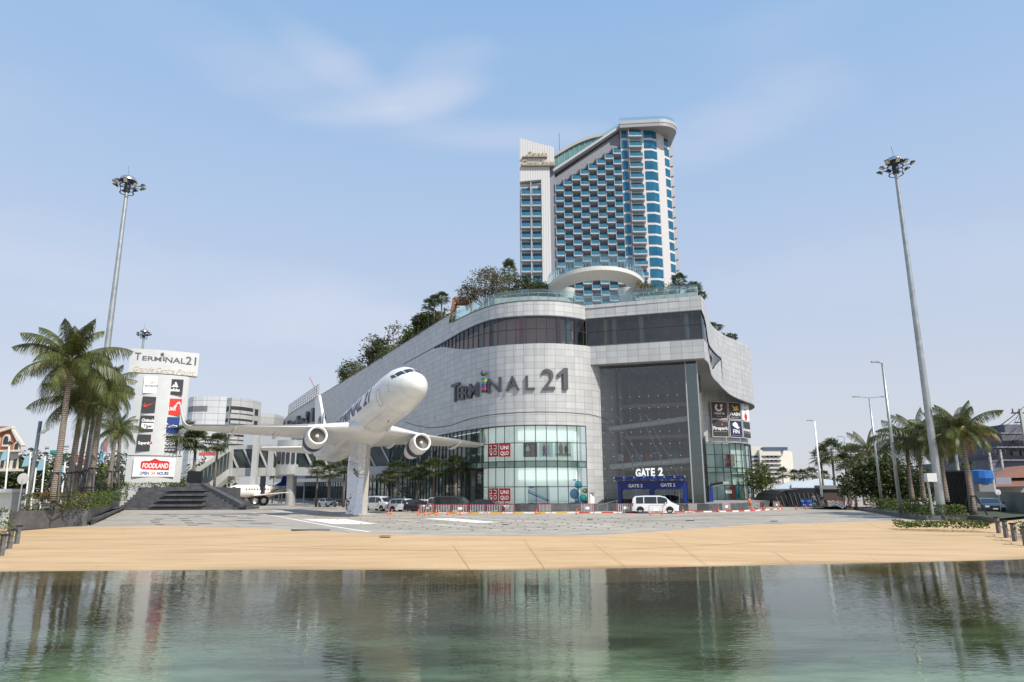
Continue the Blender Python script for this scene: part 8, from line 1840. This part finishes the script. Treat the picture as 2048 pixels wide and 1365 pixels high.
person('person in dark top and light shorts walking beside the person in grey',pp_(1645,1018,104),R_(-8),W2,(.03,.035,.06),(.42,.38,.33),1.86,hair_l=True)
person('person in pink and red top seated near the white handrails',pp_(1699,1016,92),R_(-70),SIT,(.50,.12,.16),(.03,.05,.09),1.75,True,hair_l=True)
person('person in red seated low beside the person in pink',pp_(1713,1016,92),R_(-60),SIT,(.45,.06,.05),(.05,.05,.06),1.35,True)
person('person in grey shirt and blue jeans sitting on the edge of the right planter',pp_(1750,1019,83),R_(-95),SIT,(.30,.27,.27),(.05,.11,.25),1.70,True)
person('person in orange shirt standing at the right corner of the mall by the kerb',pp_(1500,1018,92),R_(20),{},(.5,.17,.09),(.3,.08,.06),1.72)
person('person in dark clothes standing among the parked cars',pp_(1003/1.19,1005,94),R_(0),{},(.03,.03,.035),(.02,.02,.02),1.7,True)
# seats under the sitting people
for i,(u,Y,zs_) in enumerate(((1699,92,.42),(1713,92,.30),)):
    q=at(u,1010,Y); t=thing('stone_plinth',('low stone block under the person in pink','low stone block under the person in red')[i],'stone block',(q.x,Y,0)); m=MB(); m.box((q.x,Y,zs_/2),(.7,.7,zs_)); m.build('block',slate,t)
# motorbikes
def moto(label,loc,rz,col,rider=False):
    t=thing('motorbike',label,'motorbike',loc,rz); RM.pop(t.name)
    for x in(-.62,.62): m=MB(); m.lathe((x,0,.29),[(.2,-.05),(.28,-.045),(.295,0),(.28,.045),(.2,.05)],18,Vector((0,1,0))); o=m.build('wheel',rubber); o.parent=t; m=MB(); m.lathe((x,0,.29),[(.001,.03),(.2,.03)],10,Vector((0,1,0))); r=m.build('rim',rim_m); r.parent=o
    m=MB(); m.tube([(-.75,0,.62),(-.4,0,.72),(0,0,.45),(.35,0,.55),(.5,0,.9)],[.08,.16,.13,.14,.07],10); o=m.build('body',C(*col),smooth=True); o.parent=t
    m=MB(); m.tube([(-.7,0,.80),(-.2,0,.80),(.05,0,.72)],[.09,.12,.05],8); o=m.build('seat',black,smooth=True); o.parent=t
    m=MB(); m.bar((.62,0,.29),(.42,0,.98),.06); m.bar((.42,-.33,1.0),(.42,.33,1.0),.035); o=m.build('handlebar',dark); o.parent=t
    m=MB(); m.lathe((.55,0,.86),[(.001,.06),(.09,.03),(.09,-.04)],10,Vector((1,0,0))); o=m.build('headlight',C(.8,.8,.8)); o.parent=t
    return t
moto('dark motorbike parked by the right mall corner behind the kerb',pp_(1520,1017,95),R_(-160),(.04,.035,.04)); moto('pink motorbike on the road behind the left boundary wall',pp_(40,1005,78),R_(-75),(.35,.05,.14))
person('person in pink top riding the motorbike on the left road',pp_(40,1005,78),R_(20),dict(SIT,pel=(0,0,.86),che=(0,-.03,1.16),neck=(0,-.06,1.36),head=(0,-.08,1.48),shl=(-.19,-.04,1.3),shr=(.19,-.04,1.3),ell=(-.26,-.2,1.1),elr=(.26,-.2,1.1),hal=(-.26,-.42,1.05),har=(.26,-.42,1.05),hpl=(-.1,0,.84),hpr=(.1,0,.84),knl=(-.16,-.38,.72),knr=(.16,-.38,.72),anl=(-.16,-.25,.32),anr=(.16,-.25,.32)),(.45,.07,.16),(.05,.05,.06),1.7,True)
